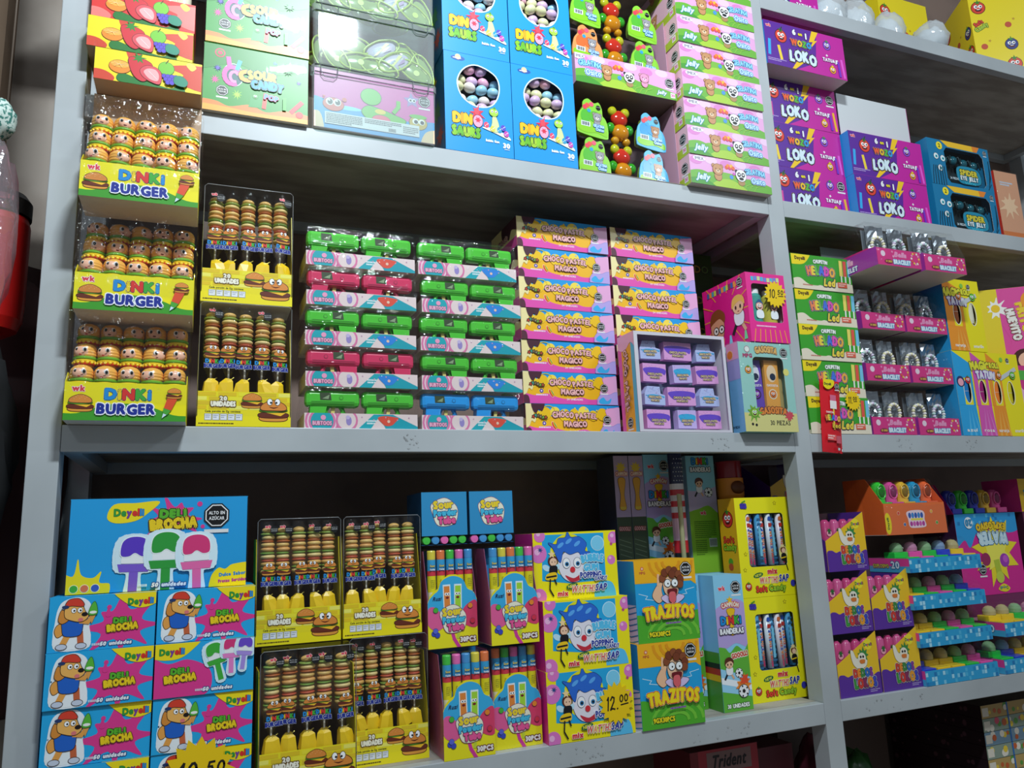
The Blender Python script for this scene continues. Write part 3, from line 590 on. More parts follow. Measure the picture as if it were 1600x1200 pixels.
# ---- popping candy cartons
W_WA, H_WA, D_WA = .200, .139, .10
def art_watt(a):
    W, H = a.W, a.H; a.fill('#f4e614'); a.poly([(1.8, 4.0), (2.2, H - .4), (W - 3.0, H - .4), (W - 3.0, 3.4), (8, 3.2)], '#22a8e0')
    for p in [(1.2, 9.6, 1.9), (1.6, H - .6, 1.3), (1.0, .8, 1.7), (W - .6, 12.4, 1.3), (W - 1.4, 7.6, 1.0)]: a.cir(*p, '#e079c4'); a.cir(p[0] - .3, p[1] + .4, p[2] * .35, '#f2b8e0')
    a.cir(W - 4.6, H - 2.6, 1.5, '#7fd0f0', ol='#c8ecfa', ow=.15); a.blob([(14.5, -1), (14.2, 2), (16, 3.2), (18.6, 2.6), (19, -1)], '#5ac0ec')
    a.cir(8.4, 9.0, 4.6, '#e8e41c')
    # clown with blue hair
    o = '#22306a'
    a.blob([(5.8, 8.0), (6.2, 5.2), (8, 3.6), (10.4, 3.6), (11.6, 5.6), (11.4, 9), (8.6, 10.2)], '#e8e4ee', o, .12)
    a.blob([(4.6, 10.6), (3.6, 11.8), (5.4, 11.4), (6, 12.6), (7.6, 12.8), (8.2, 14), (9, 12.8), (11, 12.8), (12.6, 11.4), (12.2, 9.8), (13.4, 9.4), (11.6, 8.4), (10.6, 9.6), (8.6, 9.2), (7.0, 9.8), (6.2, 7.6), (5.2, 9.2)], '#2a6ad0', o, .1)
    for p in [(6.4, 11.2), (8.4, 12.0), (10.4, 11.4)]: a.ell(p[0], p[1], .9, .4, '#5aa8f0', rot=.6)
    for q in (7.6, 10.2): a.ell(q, 7.4, .85, 1.05, '#f8f8fa', ol='#38385a', ow=.08); a.cir(q + .1, 7.2, .48, '#2a7ab0'); a.cir(q + .1, 7.2, .24, '#101010')
    a.cir(9.0, 6.0, .62, '#d8303c'); a.blob([(7.2, 4.9), (9.2, 4.2), (11, 5.0), (10.4, 3.7), (8.4, 3.5)], '#c83040')
    # small bee-dress girl
    for q in (-1, 1): a.ell(4.0 + q * 1.1, 6.6, 1.0, .6, '#bfe6f6', rot=.5 * q)
    a.cir(4.4, 8.0, 1.15, '#5a2a20'); a.cir(4.5, 7.8, .85, '#f2c8a8'); a.star(4.2, 9.4, .9, .4, 5, '#f6d8a0', rot=PI / 2)
    a.blob([(3.7, 6.9), (5.3, 6.9), (5.2, 5.4), (3.6, 5.4)], '#15151c'); a.blob([(3.0, 5.4), (5.0, 5.6), (5.0, 4.2), (2.6, 4.2)], '#f2c81c'); a.line([(2.8, 4.7), (5.0, 4.9)], .35, '#15151c'); a.line([(3.6, 4.2), (3.4, 2.2), (4.2, .8)], .3, '#15151c'); a.line([(4.6, 4.2), (5.0, 3.2)], .3, '#15151c')
    for q in (4.2, 4.9): a.cir(q, 7.8, .12, '#101010', n=6)
    a.text('BUBBLE', 13.8, 8.0, 1.4, '#58c2ec', w=5.2, ol='#e6f6fc', ow=.13, bold=.12, arc=.3); a.text('GUM', 13.4, 6.3, 1.3, '#58c2ec', w=3.4, ol='#e6f6fc', ow=.13, bold=.12)
    a.text('POPPING', 13.2, 4.7, 1.15, '#22369a', w=5.0, ol='#f2f4fa', ow=.16, bold=.07); a.text('CANDY', 15.6, 3.9, .8, '#22369a', w=3.0, ol='#f2f4fa', ow=.16, bold=.06)
    a.text('mix', 6.4, 1.2, 1.0, '#d8303c', ol='#f8e8e0', ow=.12, bold=.1); a.ell(8.6, 2.6, 1.4, .6, '#2a6a3c', rot=.2); a.text('NEW', 8.6, 2.6, .6, '#f2e84a', w=1.9, rot=.15)
    a.text('WATTHS', 11.2, 1.9, 1.35, ['#e05a4a', '#f0a05a'], w=5.6, ol='#f6f2ea', ow=.1, bold=.04, slant=.2); a.text('SAP', 15.4, 2.0, 1.35, '#22369a', w=2.6, ol='#f6f2ea', ow=.1, bold=.06, slant=.2)
    a.star(1.6, 10.4, .7, .25, 8, '#2a4a8a'); a.star(W - 1.2, 11.0, .5, .2, 8, '#c03a8a')
def b_watt(n):
    m = MB(); carton_body(m, W_WA, H_WA, D_WA, '#f4e614', side='#e8309a', top='#f4e614'); art_watt(art_front(m, W_WA, D_WA, H_WA)); return obj(n, m)
# ---- sour tongue cartons
W_TR, H_TR, D_TR = .158, .174, .09
def art_traz(a):
    W, H = a.W, a.H; a.fill('#22a2dc'); a.rect(0, H * .72, W, H, '#f2b41c'); a.blob([(-1, H * .75), (3, H * .73), (8, H * .72), (12, H * .8), (17, H * .66), (17, H + 1), (-1, H + 1)], '#f2b41c')
    for r in (5.6, 3.8, 2.2): a.line([(9.5 + r * math.cos(t), H - .6 + r * .7 * math.sin(t)) for t in [PI + PI * k / 10 for k in range(11)]], .7, '#e59a18')
    a.blob([(-1, -1), (-1, H * .32), (4, H * .30), (8, H * .26), (12, H * .3), (17, H * .34), (17, -1)], '#4fae2c')
    for r in (6.4, 4.4, 2.6): a.line([(9 + r * math.cos(t), 1.2 + r * .62 * math.sin(t)) for t in [PI * k / 10 for k in range(11)]], .7, '#74c63a')
    a.line([(.8, 10.4), (3, 9.8), (2.4, 9.2), (4.8, 8.8)], .12, '#d8f2fc'); a.line([(W - .6, 11), (W - 3, 10.6), (W - 2.6, 9.8), (W - 4.6, 9.6)], .12, '#d8f2fc')
    a.octa(W - 2.5, H - 2.2, 1.45); a.text('MPG', 2.0, H - 2.6, .5, '#c0503a'); a.cir(2.0, H - 1.7, .45, '#e07a4a'); a.cir(2.0, H - 1.7, .2, '#f6e0c0')
    o = '#4a2418'                                       # curly haired person with glasses licking
    a.blob([(5.6, 8.2), (4.2, 9.8), (5.6, 12.0), (7.0, 12.6), (6.6, 11), (6.8, 9.0)], '#f0bf98', o, .1); a.line([(5.8, 12), (6.0, 14.2)], .55, '#f0bf98')
    a.blob([(6.4, 9.2), (8, 8.0), (10.6, 8.0), (12.4, 9.2), (11, 9.8), (8, 9.9)], '#d8c6ec', o, .1)
    a.blob([(7.2, 12.6), (7.4, 10.4), (8.8, 9.4), (10.6, 9.8), (11, 12.6), (9, 13.8)], '#f2c6a0', o, .1)
    for i, p in enumerate([(7.0, 13.4), (7.6, 14.6), (8.8, 15.1), (10.1, 14.9), (11.1, 14.1), (11.5, 13.0), (11.3, 12.0), (9.4, 14.2)]): a.cir(p[0], p[1], .85, '#7a3c22' if i % 2 else '#8a4a2a', ol=o, ow=.06)
    for q in (8.2, 9.9): a.cir(q, 12.3, .78, '#f6fafa', ol='#22222a', ow=.14); a.cir(q + .1, 12.2, .2, '#101010', n=8)
    a.blob([(8.0, 11.0), (10.4, 11.0), (10.2, 9.9), (9.2, 9.5), (8.2, 10)], '#701820'); a.blob([(8.4, 10.3), (9.8, 10.3), (9.9, 8.6), (9.0, 8.0), (8.2, 8.8)], '#e0646a', o, .08)
    a.text('TRAZITOS', 7.9, 5.9, 2.5, '#f6dc1c', w=12.6, ol='#d8502c', ow=.11, ol2='#f4e8c8', ow2=.06, bold=.1, arc=.5, jr=.06)
    a.bars(6.8, 3.7, 5.6, 1, .3, .35, '#8a3ab0', 8); a.text('9GX30PCS', 5.4, 1.7, .9, '#f6e41c', w=5.2, ol='#2a4a14', ow=.18, bold=.08)
def b_traz(n):
    m = MB(); carton_body(m, W_TR, H_TR, D_TR, '#22a2dc', side='#38b4e0', top='#f2b41c'); art_traz(art_front(m, W_TR, D_TR, H_TR))
    a = art_left(m, W_TR, D_TR, H_TR); a.fill('#2aa6dc'); a.rect(0, 0, a.W, 8, '#e8f4f8')
    for i in range(7): a.line([(0, i * 1.2), (3, i * 1.2 + .6), (6, i * 1.2), (9, i * 1.2 + .6)], .25, '#3a9ac0')
    return obj(n, m)
def b_traz2(n):
    """the same carton turned with its narrow side to the front"""
    w_, h_, d_ = .075, .172, .15; m = MB(); carton_body(m, w_, h_, d_, '#2aa6dc', side='#22a2dc', top='#2aa6dc'); a = art_front(m, w_, d_, h_); a.fill('#2aa6dc'); a.blob([(-1, -1), (-1, 9), (3, 10.5), (5, 8), (8, 9.5), (8, -1)], '#eaf5fa')
    for i in range(8): a.line([(0, .6 + i * 1.15), (2, 1.3 + i * 1.15), (4, .8 + i * 1.15), (7.5, 1.5 + i * 1.15)], .28, '#3a9ac0')
    a.text('TRAZITOS', 2.4, 14.6, 1.5, '#f6dc1c', w=4.8, ol='#8a5a1a', ow=.14, bold=.1); a.line([(4.6, 9), (5.2, 13)], 1.8, '#f2f6f0'); a.line([(4.65, 9.2), (5.15, 12.8)], 1.4, '#4aa82c'); a.line([(4.7, 8.0), (4.9, 10)], 1.4, '#d8402c'); a.text('MPG', 5.6, 15.4, .5, '#c0503a'); a.text('PCS', 5.8, 1.6, .9, '#f6e41c', ol='#2a4a14', ow=.18)
    return obj(n, m)
# ---- flag candy cartons
W_BA, H_BA, D_BA = .082, .303, .085
def art_band(a):
    W, H = a.W, a.H; a.fill('#8fd0ee'); a.blob([(-1, 14.6), (2, 13.8), (5, 14.8), (9, 14), (9, 22), (6.5, 24.6), (3, 24), (-1, 21.5)], '#b9a4dc')
    logo_wk(a, 2.2, H - 3.0, .95); a.octa(W - 2.0, H - 2.9, 1.35)
    a.text('CAMPEÓN', 4.2, 23.2, .95, '#f2e8d8', w=4.8, ol='#d8402c', ow=.24, bold=.08, arc=.4); a.star(4.2, 24.6, 1.0, .4, 5, '#f2c21c', rot=PI / 2)
    a.blob([(3.1, 22.4), (5.3, 22.4), (4.6, 20), (4.9, 17), (3.5, 17), (3.8, 20)], '#f2c21c', '#8a5a10', .1)
    a.text('DiNKi', 4.0, 20.0, 1.7, DINKI, w=5.6, ol='#1c2a4a', ow=.13, bold=.1); a.text('BANDERAS', 4.0, 17.6, 1.15, '#f6f6f8', w=6.6, ol='#2a2438', ow=.2, bold=.09)
    a.blob([(-1, -1), (-1, 12.6), (1.5, 14), (3, 12.8), (5, 14.2), (7, 13), (9, 14), (9, -1)], '#62b43a'); a.poly([(0, 9.5), (0, 4.5), (W, 2.8), (W, 7)], '#9ad4f0'); a.poly([(0, 7.6), (0, 6.2), (W, 4.2), (W, 5.6)], '#f2f6fa')
    a.text('GOOOLL!', 5.6, 12.2, 1.0, '#d8402c', w=4.4, ol='#f6f2e0', ow=.24, bold=.08, rot=.12); a.kid(2.4, 9.2, 5.0); a.ball(5.0, 8.2, 1.0)
    a.star(6.0, 5.6, 2.2, 1.2, 9, '#f08a2c', jag=.25); a.star(6.2, 6.6, 1.6, .8, 7, '#e8502c', jag=.25); a.ball(5.8, 4.2, 1.35)
    a.text('30 UNIDADES', 4.1, 1.2, .8, '#f6f8f2', w=6.0, ol='#24501c', ow=.2, bold=.08)
def b_band(n):
    m = MB(); carton_body(m, W_BA, H_BA, D_BA, '#62b43a', side='#7ac4e8', top='#8fd0ee'); art_band(art_front(m, W_BA, D_BA, H_BA)); a = art_left(m, W_BA, D_BA, H_BA)
    a.fill('#8fd0ee'); a.rect(0, 0, a.W, 13, '#4f9a34'); a.rect(0, 8.0, a.W, 1.4, '#c8302c'); a.rect(0, 6.6, a.W, 1.4, '#f2c21c'); a.rect(0, 9.4, a.W, 1.2, '#20202a'); return obj(n, m)
# ================================================================ open displays, windows and the sweets in them
def holed(mb, w, h, holes, mat, y=0, x0=None, z0=0, th=.0008):
    """card panel in the x-z plane with holes (outlines in cm from its lower left corner)"""
    x0 = -w / 2 if x0 is None else x0
    outer = [(0, 0), (w * 100, 0), (w * 100, h * 100), (0, h * 100)]; loops = [outer] + [H[::-1] for H in holes]
    pts = [p for L in loops for p in L]; tr = tessellate_polygon([[Vector((p[0], p[1], 0)) for p in L] for L in loops])
    for yy in (y, y + th): mb.add([(x0 + p[0] * .01, yy, z0 + p[1] * .01) for p in pts], tr, mat)
    for H in holes:
        n = len(H); mb.add([(x0 + p[0] * .01, yy, z0 + p[1] * .01) for yy in (y, y + th) for p in H], [(i, (i + 1) % n, n + (i + 1) % n, n + i) for i in range(n)], '#e8e6e0')
def ellp(cx, cy, rx, ry, n=28): return [(cx + rx * math.cos(2 * PI * k / n), cy + ry * math.sin(2 * PI * k / n)) for k in range(n)]
def rrect(x0, y0, x1, y1, r, n=4):
    o = []
    for cx, cy, a0 in ((x1 - r, y1 - r, 0), (x0 + r, y1 - r, 1), (x0 + r, y0 + r, 2), (x1 - r, y0 + r, 3)):
        for k in range(n + 1): a = (a0 + k / n) * PI / 2; o.append((cx + r * math.cos(a), cy + r * math.sin(a)))
    return o
def pane(pts, y, w, z0=0, mat=None, x0=None):
    m = MB(); x0 = -w / 2 if x0 is None else x0
    tr = tessellate_polygon([[Vector((p[0], p[1], 0)) for p in pts]]); m.add([(x0 + p[0] * .01, y, z0 + p[1] * .01) for p in pts], tr, mat or PET); return m
def open_box(mb, w, d, hf, hb, col, inner='#cfc9bd', slope=None, bottom='#ddd8ce', back=True):
    """tray: low front wall hf, high back wall hb, side walls sloping between"""
    t = .0009
    mb.box(-w / 2, w / 2, 0, d, 0, t, bottom)
    mb.box(-w / 2, w / 2, 0, t, t, hf, col, dict(back=inner))
    if back: mb.box(-w / 2, w / 2, d - t, d, t, hb, inner)
    s = slope if slope is not None else d * .35
    for x in (-w / 2, w / 2 - t): mb.tri_prism([(t, t), (d - t, t), (d - t, hb), (s + t, hb), (t, hf)], x, x + t, 'x', col)
# ---------------- burger pops
def b_pop(n, var=0):
    o = thing(n, None, None); rnd = random.Random(var); m = MB(); B = M('#f2b252', .3, sss=.15); B2 = M('#e8a044', .3, sss=.15)
    m.lathe([(.0001, .0), (.0132, .0015), (.0150, .006)], 18, B2)
    prof = [(.0172, .0205), (.0186, .0235), (.0180, .0262), (.0188, .029), (.0181, .0318), (.0184, .034), (.0168, .0385), (.0130, .0425), (.0070, .0452), (.0001, .046)]
    m.lathe(prof, 18, B); bun = obj('bun', m, o)
    m = MB(); m.lathe([(.0150, .0055), (.0178, .0062), (.0185, .0085), (.0168, .0098)], 18, '#d83a26'); m.lathe([(.0168, .0098), (.0186, .0108), (.0190, .0132), (.0176, .0150)], 18, '#f6cf20'); m.lathe([(.0176, .0150), (.0195, .0162), (.0196, .0186), (.0172, .0208)], 18, '#6cae2c')
    for k in range(7): a = PI + .25 + k * .42; m.ell((.0175 * math.cos(a), .0175 * math.sin(a), .0095), (.0035, .0018, .0028), '#f6cf20', 8, 6)
    obj('filling', m, o)
    m = MB(); tw = (-.25, -.1, .3)[var]
    def at(a, z, e=.0): a = -PI / 2 + a + tw; return ((.0183 + e) * math.cos(a), (.0183 + e) * math.sin(a), z)
    m.ell(at(0, .0285, -.003), (.0118, .0056, .0098), M('#f0b89a', .35), 12, 8)
    for q in (-.32, .32): m.ell(at(q, .0318), (.0043, .0030, .0050), '#f8f8f8', 10, 6); m.ell(at(q + .04, .0315, .0024), (.0025, .0017, .0032), '#141414', 8, 6)
    if var == 0: m.tube([at(q, .0242 + abs(q) * .006, .001) for q in (-.3, -.15, 0, .15, .3)], .0009, '#6a1a18', 6); m.ell(at(0, .0232, .001), (.0028, .001, .0016), '#c83a38', 8, 6)
    elif var == 1: m.ell(at(0, .0245, .001), (.0036, .0012, .0024), '#6a1a18', 8, 6); m.tube([at(-.45, .0362), at(-.15, .0346)], .0008, '#2a1810', 6); m.tube([at(.45, .0362), at(.15, .0346)], .0008, '#2a1810', 6)
    else: m.tube([at(q, .0248 - abs(q) * .004, .001) for q in (-.25, 0, .25)], .0009, '#6a1a18', 6); m.ell(at(.1, .0232, .001), (.0016, .001, .0018), '#e0606a', 8, 6)
    obj('face', m, bun)
    m = MB(); m.lathe([(.0045, -.0515), (.0045, .001)], 8, '#f2ead6'); obj('stick', m, o); return o
POPS = [Kind(lambda n, v=v: b_pop(n, v), 'burger_pop', 'lollipop') for v in range(3)]
def brand_panel(a):
    W, H = a.W, a.H; a.fill(Y); a.blob([(-2, -3), (-2, .9), (2, 1.2), (6, 2.6), (9, 3.0), (13, 2.6), (17, 1.1), (W + 2, .6), (W + 2, -3)], '#3f9b2a')
    logo_wk(a, 2.1, H - 1.1, .95); a.burger(2.5, 2.9, 3.2)
    a.text('DiNKi', W * .51, H - 2.0, 1.75, DINKI, w=7.0, ol='#1a1a2a', ow=.085, ol2='#f4f4d8', ow2=.07, bold=.11); a.text('BURGER', W * .50, 1.95, 1.6, '#1c2f92', w=8.8, ol='#f2f4fa', ow=.17, bold=.10, jit=.1, jr=.06)
    x, y = W - 2.3, 0
    a.poly([(x - 1.3, 1.6), (x - 1.55, .5), (x - .6, 1.3)], '#cfe8f4'); a.poly([(x - 1.35, 2.3), (x - .15, 1.9), (x - .7, 1.1), (x - 1.4, 1.4)], '#4aa83a'); a.poly([(x - 1.3, 2.3), (x - .7, 4.3), (x + .8, 3.9), (x - .1, 1.9)], '#e0502c'); a.burger(x + .3, 4.9, 2.0)
def b_bdisp(n, d=.14):
    o = thing(n, None, None); w, h = .190, .066; m = MB(); open_box(m, w, d, h, h + .02, Y, slope=.02, back=False, inner='#e8e4d8')
    brand_panel(art_front(m, w, d, h)); obj('tray', m, o)
    return o
def burger_display(lab, x, z, y, d, back, seed, dy=.0285):
    k = Kind(lambda n: b_bdisp(n, d), 'burger_pop_display', 'candy display', 'yellow burger pop displays in a column'); o = k.put('yellow candy display of smiling burger pops, ' + lab, (x, y, z))
    if back:
        m = MB(); m.box(-.094, .094, d - .0015, d, .02, back, KRAFT); obj('back_card', m, o)
    rnd = random.Random(seed)
    for r in range(3):
        for c in range(5):
            v = rnd.randrange(3); zz = z + .0535 + r * .0445 + rnd.uniform(-.001, .001)
            xx = x - .0736 + c * .0368; yy = y + .021 + r * dy
            POPS[v].put('burger face pop, %s row, %s column, in the %s yellow display' % (('bottom', 'middle', 'top')[r], ('far left', 'second left', 'centre', 'second right', 'far right')[c], lab), (xx, yy, zz), rz=rnd.uniform(-.15, .25), group='burger face pops in the three yellow displays')
    f = wrap(.190, d, .190, seed=seed, amp=.003, z0=.03, nx=12, nz=14, mat=FILM2); obj('plastic_wrap', f, o)
    return o
# ---------------- candy kebabs in trays
def b_kebab(n, var=0):
    o = thing(n, None, None); rnd = random.Random(var + 5); m = MB(); z = .126; cols = ['#e8c878', '#8aa84a', '#e2b060', '#c85a3a', '#ecd08a', '#7aa040', '#e0a860', '#e6c070', '#b8642e', '#eacb80', '#94b050', '#e4b668']
    for i in range(12):
        r = .0142 + rnd.uniform(-.001, .001) - (0.003 if i == 11 else 0); hh = .0052 if cols[i] in ('#8aa84a', '#7aa040', '#c85a3a', '#b8642e', '#94b050') else .0098
        m.ell((rnd.uniform(-.0008, .0008), 0, z + hh / 2), (r, r, hh * .62), M(cols[i], .45), 14, 8); z += hh * .93
    obj('candy_stack', m, o)
    m = MB(); m.lathe([(.0018, .03), (.0018, .13)], 8, '#f0ece0'); obj('stick', m, o)
    m = MB(); P = [(.0145, .2275), (.0158, .220), (.0158, .13), (.0130, .105), (.0036, .086), (.0030, .080)]; m.lathe(P, 12, FILM2); wr = obj('wrapper', m, o)
    m = MB(); a = Art(m, (-.0155, -.0164, .098), (1, 0, 0), (0, 0, 1), (0, -1, 0), .031, .050)
    a.burger(1.55, 3.6, 2.3, True); a.text('DiNKi', 1.55, 1.9, .66, DINKI, w=2.5, ol='#1c2a4a', ow=.1, bold=.12); a.text('BURGER', 1.55, .95, .68, '#1c2f92', w=3.0, ol='#e8ecf6', ow=.12, bold=.12); obj('printed_label', m, wr)
    if var != 1:
        m = MB(); a = Art(m, (-.010, -.0166, .198), (1, 0, 0), (0, 0, 1), (0, -1, 0), .036, .026)
        logo_wk(a, .7, 1.9, .55); a.poly([(1.9 + .85 * math.cos(PI / 8 + k * PI / 4), 1.2 + .85 * math.sin(PI / 8 + k * PI / 4)) for k in range(8)], '#101114'); a.text('ALTO EN', 1.9, 1.4, .2, '#e8e8e8', bold=0); a.text('AZÚCAR', 1.9, 1.05, .2, '#e8e8e8', bold=0); obj('warning_sticker', m, wr)
    m = MB(); tl = (-.25, .2, .0)[var]; R = Matrix.Rotation(tl, 3, 'Y'); YB = M('#f0c818', .35)
    v = [(-.005, -.004, .086), (.005, -.004, .086), (.0165, -.008, .054), (-.0140, -.009, .050), (-.004, .003, .086), (.004, .003, .086), (.012, .004, .055), (-.015, .004, .057), (.001, -.0125, .052)]
    v = [tuple(R @ Vector((p[0], p[1], p[2] - .082)) + Vector((0, 0, .082))) for p in v]
    k_ = [tuple(p) for p in v]; mid = [((v[a][0] * .45 + v[b][0] * .55) * 1.12, v[a][1] * .35 + v[b][1] * .65, .0775 + .002 * (i % 2)) for i, (a, b) in enumerate([(0, 3), (1, 2), (5, 6), (4, 7)])]; fr = (.001, -.0095, .077); v = v + mid + [fr]
    m.add(v, [(0, 1, 13), (0, 13, 9), (1, 10, 13), (9, 13, 8, 3), (13, 10, 2, 8), (4, 12, 11, 5), (12, 7, 6, 11), (0, 9, 12, 4), (9, 3, 7, 12), (1, 5, 11, 10), (10, 11, 6, 2), (3, 8, 7), (8, 2, 6, 7)], YB)
    m.tube([(-.006, -.004, .0835), (0, -.0055, .0825), (.006, -.003, .0845), (.011, -.004, .088)], .0011, M('#e8d870', .25, metal=.6), 6); obj('bow', m, o)
    return o
KEB = [Kind(lambda n, v=v: b_kebab(n, v), 'candy_kebab', 'candy') for v in range(3)]
W_BT, H_BT, D_BT = .168, .238, .10
def b_btray(n):
    o = thing(n, None, None); w, h, d = W_BT, .066, D_BT; m = MB(); open_box(m, w, d, h, .2, Y, slope=.03, back=True, inner='#4a3524'); a = art_front(m, w, d, h); W, H = a.W, a.H; a.fill('#f2e21a')
    rnd = random.Random(3)
    for r in range(4):
        for c in range(5): a.rect(c * 3.6 - (r % 2) * 1.6 + .1, H - .85 - r * .85, 3.2, .7, rnd.choice(['#f6ee6a', '#e9c81c', '#f4e832', '#e2c424']))
    a.text('20', 4.6, H - 1.35, .75, '#f6f2e0', ol='#6a4a14', ow=.25, bold=.12); a.text('UNIDADES', 4.6, H - 2.35, .85, '#f6f2e0', w=4.2, ol='#6a4a14', ow=.25, bold=.12)
    a.text('Cada porción de 12g contiene:', 4.6, 2.85, .38, '#4a4a14', w=6.2, bold=.04)
    for i in range(5): a.rect(1.4 + i * 1.35, 1.15, 1.25, 1.25, '#6a7a9a'); a.rect(1.47 + i * 1.35, 1.22, 1.11, 1.11, '#e6eaf2'); a.bars(1.6 + i * 1.35, 2.0, .8, 2, .35, .12, '#5a6a8a', i)
    a.bars(.4, .45, 8.6, 1, .3, .22, '#5a4a14', 8); a.burger(9.7, 4.9, 3.1); a.burger(13.6, 3.0, 4.4, True); obj('tray', m, o)
    m = MB(); x, y0, y1, z1 = w / 2 - .001, .0012, d - .002, H_BT; q = .005
    outline = [(-x, .02), (x, .02), (x, z1 - q), (x - q, z1), (-x + q, z1), (-x, z1 - q)]
    m.add([(p[0], y, p[1]) for y in (-.0012, y1) for p in outline], [(0, 1, 2, 3, 4, 5)] + [(i, i + 1, 7 + i, 6 + i) for i in range(1, 5)] + [(5, 0, 6, 11)], PET)
    m.tube([(-x, -.0014, .02), (-x, -.0014, z1 - q), (-x + q, -.0014, z1), (x - q, -.0014, z1), (x, -.0014, z1 - q), (x, -.0014, .02)], .0007, M('#c8ccd0', .15, trans=.6), 6); obj('plastic_case', m, o)
    return o
BT = Kind(b_btray, 'candy_kebab_display', 'candy display', 'clear cased trays of candy kebabs')
def kebab_tray(lab, x, z, y=0., seed=1, rz=0, k=(1, 1, 1)):
    BT.put('clear topped yellow tray of candy burger kebabs, ' + lab, (x, y, z), rz, sc_=k); rnd = random.Random(seed)
    for c in range(5):
        dx = -.0615 + c * .0307 + rnd.uniform(-.001, .001); yy = .022 + rnd.uniform(-.003, .006); ca, sa = math.cos(rz), math.sin(rz)
        KEB[rnd.randrange(3)].put('wrapped burger candy kebab, %s in the tray %s' % (('far left', 'second from left', 'middle', 'second from right', 'far right')[c], lab), (x + (dx * ca - yy * sa) * k[0], y + dx * sa + yy * ca, z + .006 + rnd.uniform(0, .003)), rz + rnd.uniform(-.3, .3), group='wrapped candy kebabs in the clear trays', sc_=k)
# ---------------- water pistols
def b_gun(n, col, mirror=False):
    o = thing(n, None, None); P = M(col, .28, sss=.1); m = MB(); s = -1 if mirror else 1
    m.box(-.054, .054, -.013, .013, .0435, .0775, P); b = obj('barrel_body', m, o, bevel=.0085)
    m = MB(); m.tri_prism([(s * p[0], p[1]) for p in ([(-.045, .0), (-.022, .0), (-.014, .046), (-.044, .046)] if 1 else [])][::s], -.009, .009, 'y', P); obj('grip', m, o, bevel=.003)
    m = MB(); m.tube([(s * (.004 + .0155 * math.cos(t)), 0, 0.034 + .0165 * math.sin(t)) for t in [2 * PI * k / 16 for k in range(16)]], .0036, P, 8, True); m.tube([(s * .019, 0, .046), (s * .024, 0, .030), (s * .018, 0, .0)], .004, P, 8); obj('trigger_guard', m, o)
    m = MB(); m.tri_prism([(s * p[0], p[1]) for p in [(-.004, .018), (.003, .016), (.006, .046), (-.001, .046)]][::s], -.0025, .0025, 'y', M('#e8d67a', .4)); obj('trigger', m, o)
    m = MB(); a = Art(m, (-.05, -.0131, .0475), (1, 0, 0), (0, 0, 1), (0, -1, 0), .10, .025); dk = '#%02x%02x%02x' % tuple(int(int(col[i:i + 2], 16) * .72) for i in (1, 3, 5))
    a.cir(6.6 if s > 0 else 3.4, 1.4, .42, dk); a.cir(6.6 if s > 0 else 3.4, 1.4, .3, P); a.line([(.8, .6), (9.2, .6)], .1, dk); a.line([(.8, .3), (9.2, .3)], .1, dk)
    q = 3.6 if s > 0 else 6.0; a.poly([(q - 1.1, .9), (q + 1.1, .9), (q + .9, 2.4), (q - 1.2, 2.4)], '#3a4a30'); a.poly([(q - .7, 1.2), (q + .7, 2.0), (q + .5, 1.1)], '#8aa07a'); obj('sticker', m, b)
    return o
GC = {'green': '#52c63c', 'pink': '#d83a64', 'blue': '#2a9be6'}
GUN = {(c, s): Kind(lambda n, c=c, s=s: b_gun(n, GC[c], s), 'water_pistol', 'toy pistol') for c in GC for s in (False, True)}
W_GT, H_GT, D_GT = .226, .030, .12
def b_gtray(n, acc):
    o = thing(n, None, None); m = MB(); open_box(m, W_GT, D_GT, H_GT, H_GT, '#e6d4d2', slope=.01, inner='#cfc0bc'); a = art_front(m, W_GT, D_GT, H_GT); W, H = a.W, a.H; a.fill('#ead6d4')
    for x, r, c in [(3.4, 3.3, '#e07aa8'), (3.4, 2.9, '#f2d0dc'), (3.4, 2.6, '#e07aa8'), (3.4, 2.2, '#18a8b4'), (3.4, 1.6, '#18a8b4')]: a.cir(x, 1.4, r, c)
    a.cir(8.2, 1.6, 2.2, '#e07aa8'); a.cir(8.2, 1.6, 1.8, '#ead6d4'); a.poly([(10.5, 0), (13.6, 2.9), (15.0, 2.9), (13, 0)], '#18a8b4'); a.poly([(14.6, 2.9), (17.5, 2.9), (22.6, .5), (22.6, 0), (16, 0)], '#14a0b0')
    a.text('BUBTOOS', 3.4, 1.0, .72, '#f2b8d0', w=3.6, ol='#b03a78', ow=.16, bold=.08); a.cir(3.6, 2.1, .5, '#f2a0c4'); a.ell(8.6, 1.5, .55, .9, '#9a8ac8'); a.cir(8.4, 2.2, .4, '#c8b8e0')
    a.blob([(14.4, 2.2), (15.6, 2.6), (17.2, 2.5), (18.6, 2.2), (18.0, 1.4), (17.2, .7), (16.0, .6), (15.2, 1.2)], acc); a.cir(16.6, 1.5, .3, '#f0c8b0'); a.bars(12.2, 1.4, 2.0, 2, .5, .32, '#e6f4f4', 5)
    for i in range(5): a.cir(11.2 + i * 2.4, 2.3 - .5 * (i % 2), .16, '#c8a0b8', n=6)
    obj('tray', m, o)
    mb = wrap(W_GT, D_GT, .0805, seed=len(acc) + ord(acc[2]), amp=.004, out=.002, nx=22, nz=9, mat=FILM2, z0=.0005)
    mb.v = [(x * (1 - .04 * max(0, (z - .045) / .03)), y, z) for x, y, z in mb.v]; obj('plastic_wrap', mb, o); return o
GT = [Kind(lambda n: b_gtray(n, '#e2503c'), 'water_pistol_tray', 'toy tray', 'wrapped trays of water pistols'), Kind(lambda n: b_gtray(n, '#2a86dc'), 'water_pistol_tray', 'toy tray', 'wrapped trays of water pistols')]
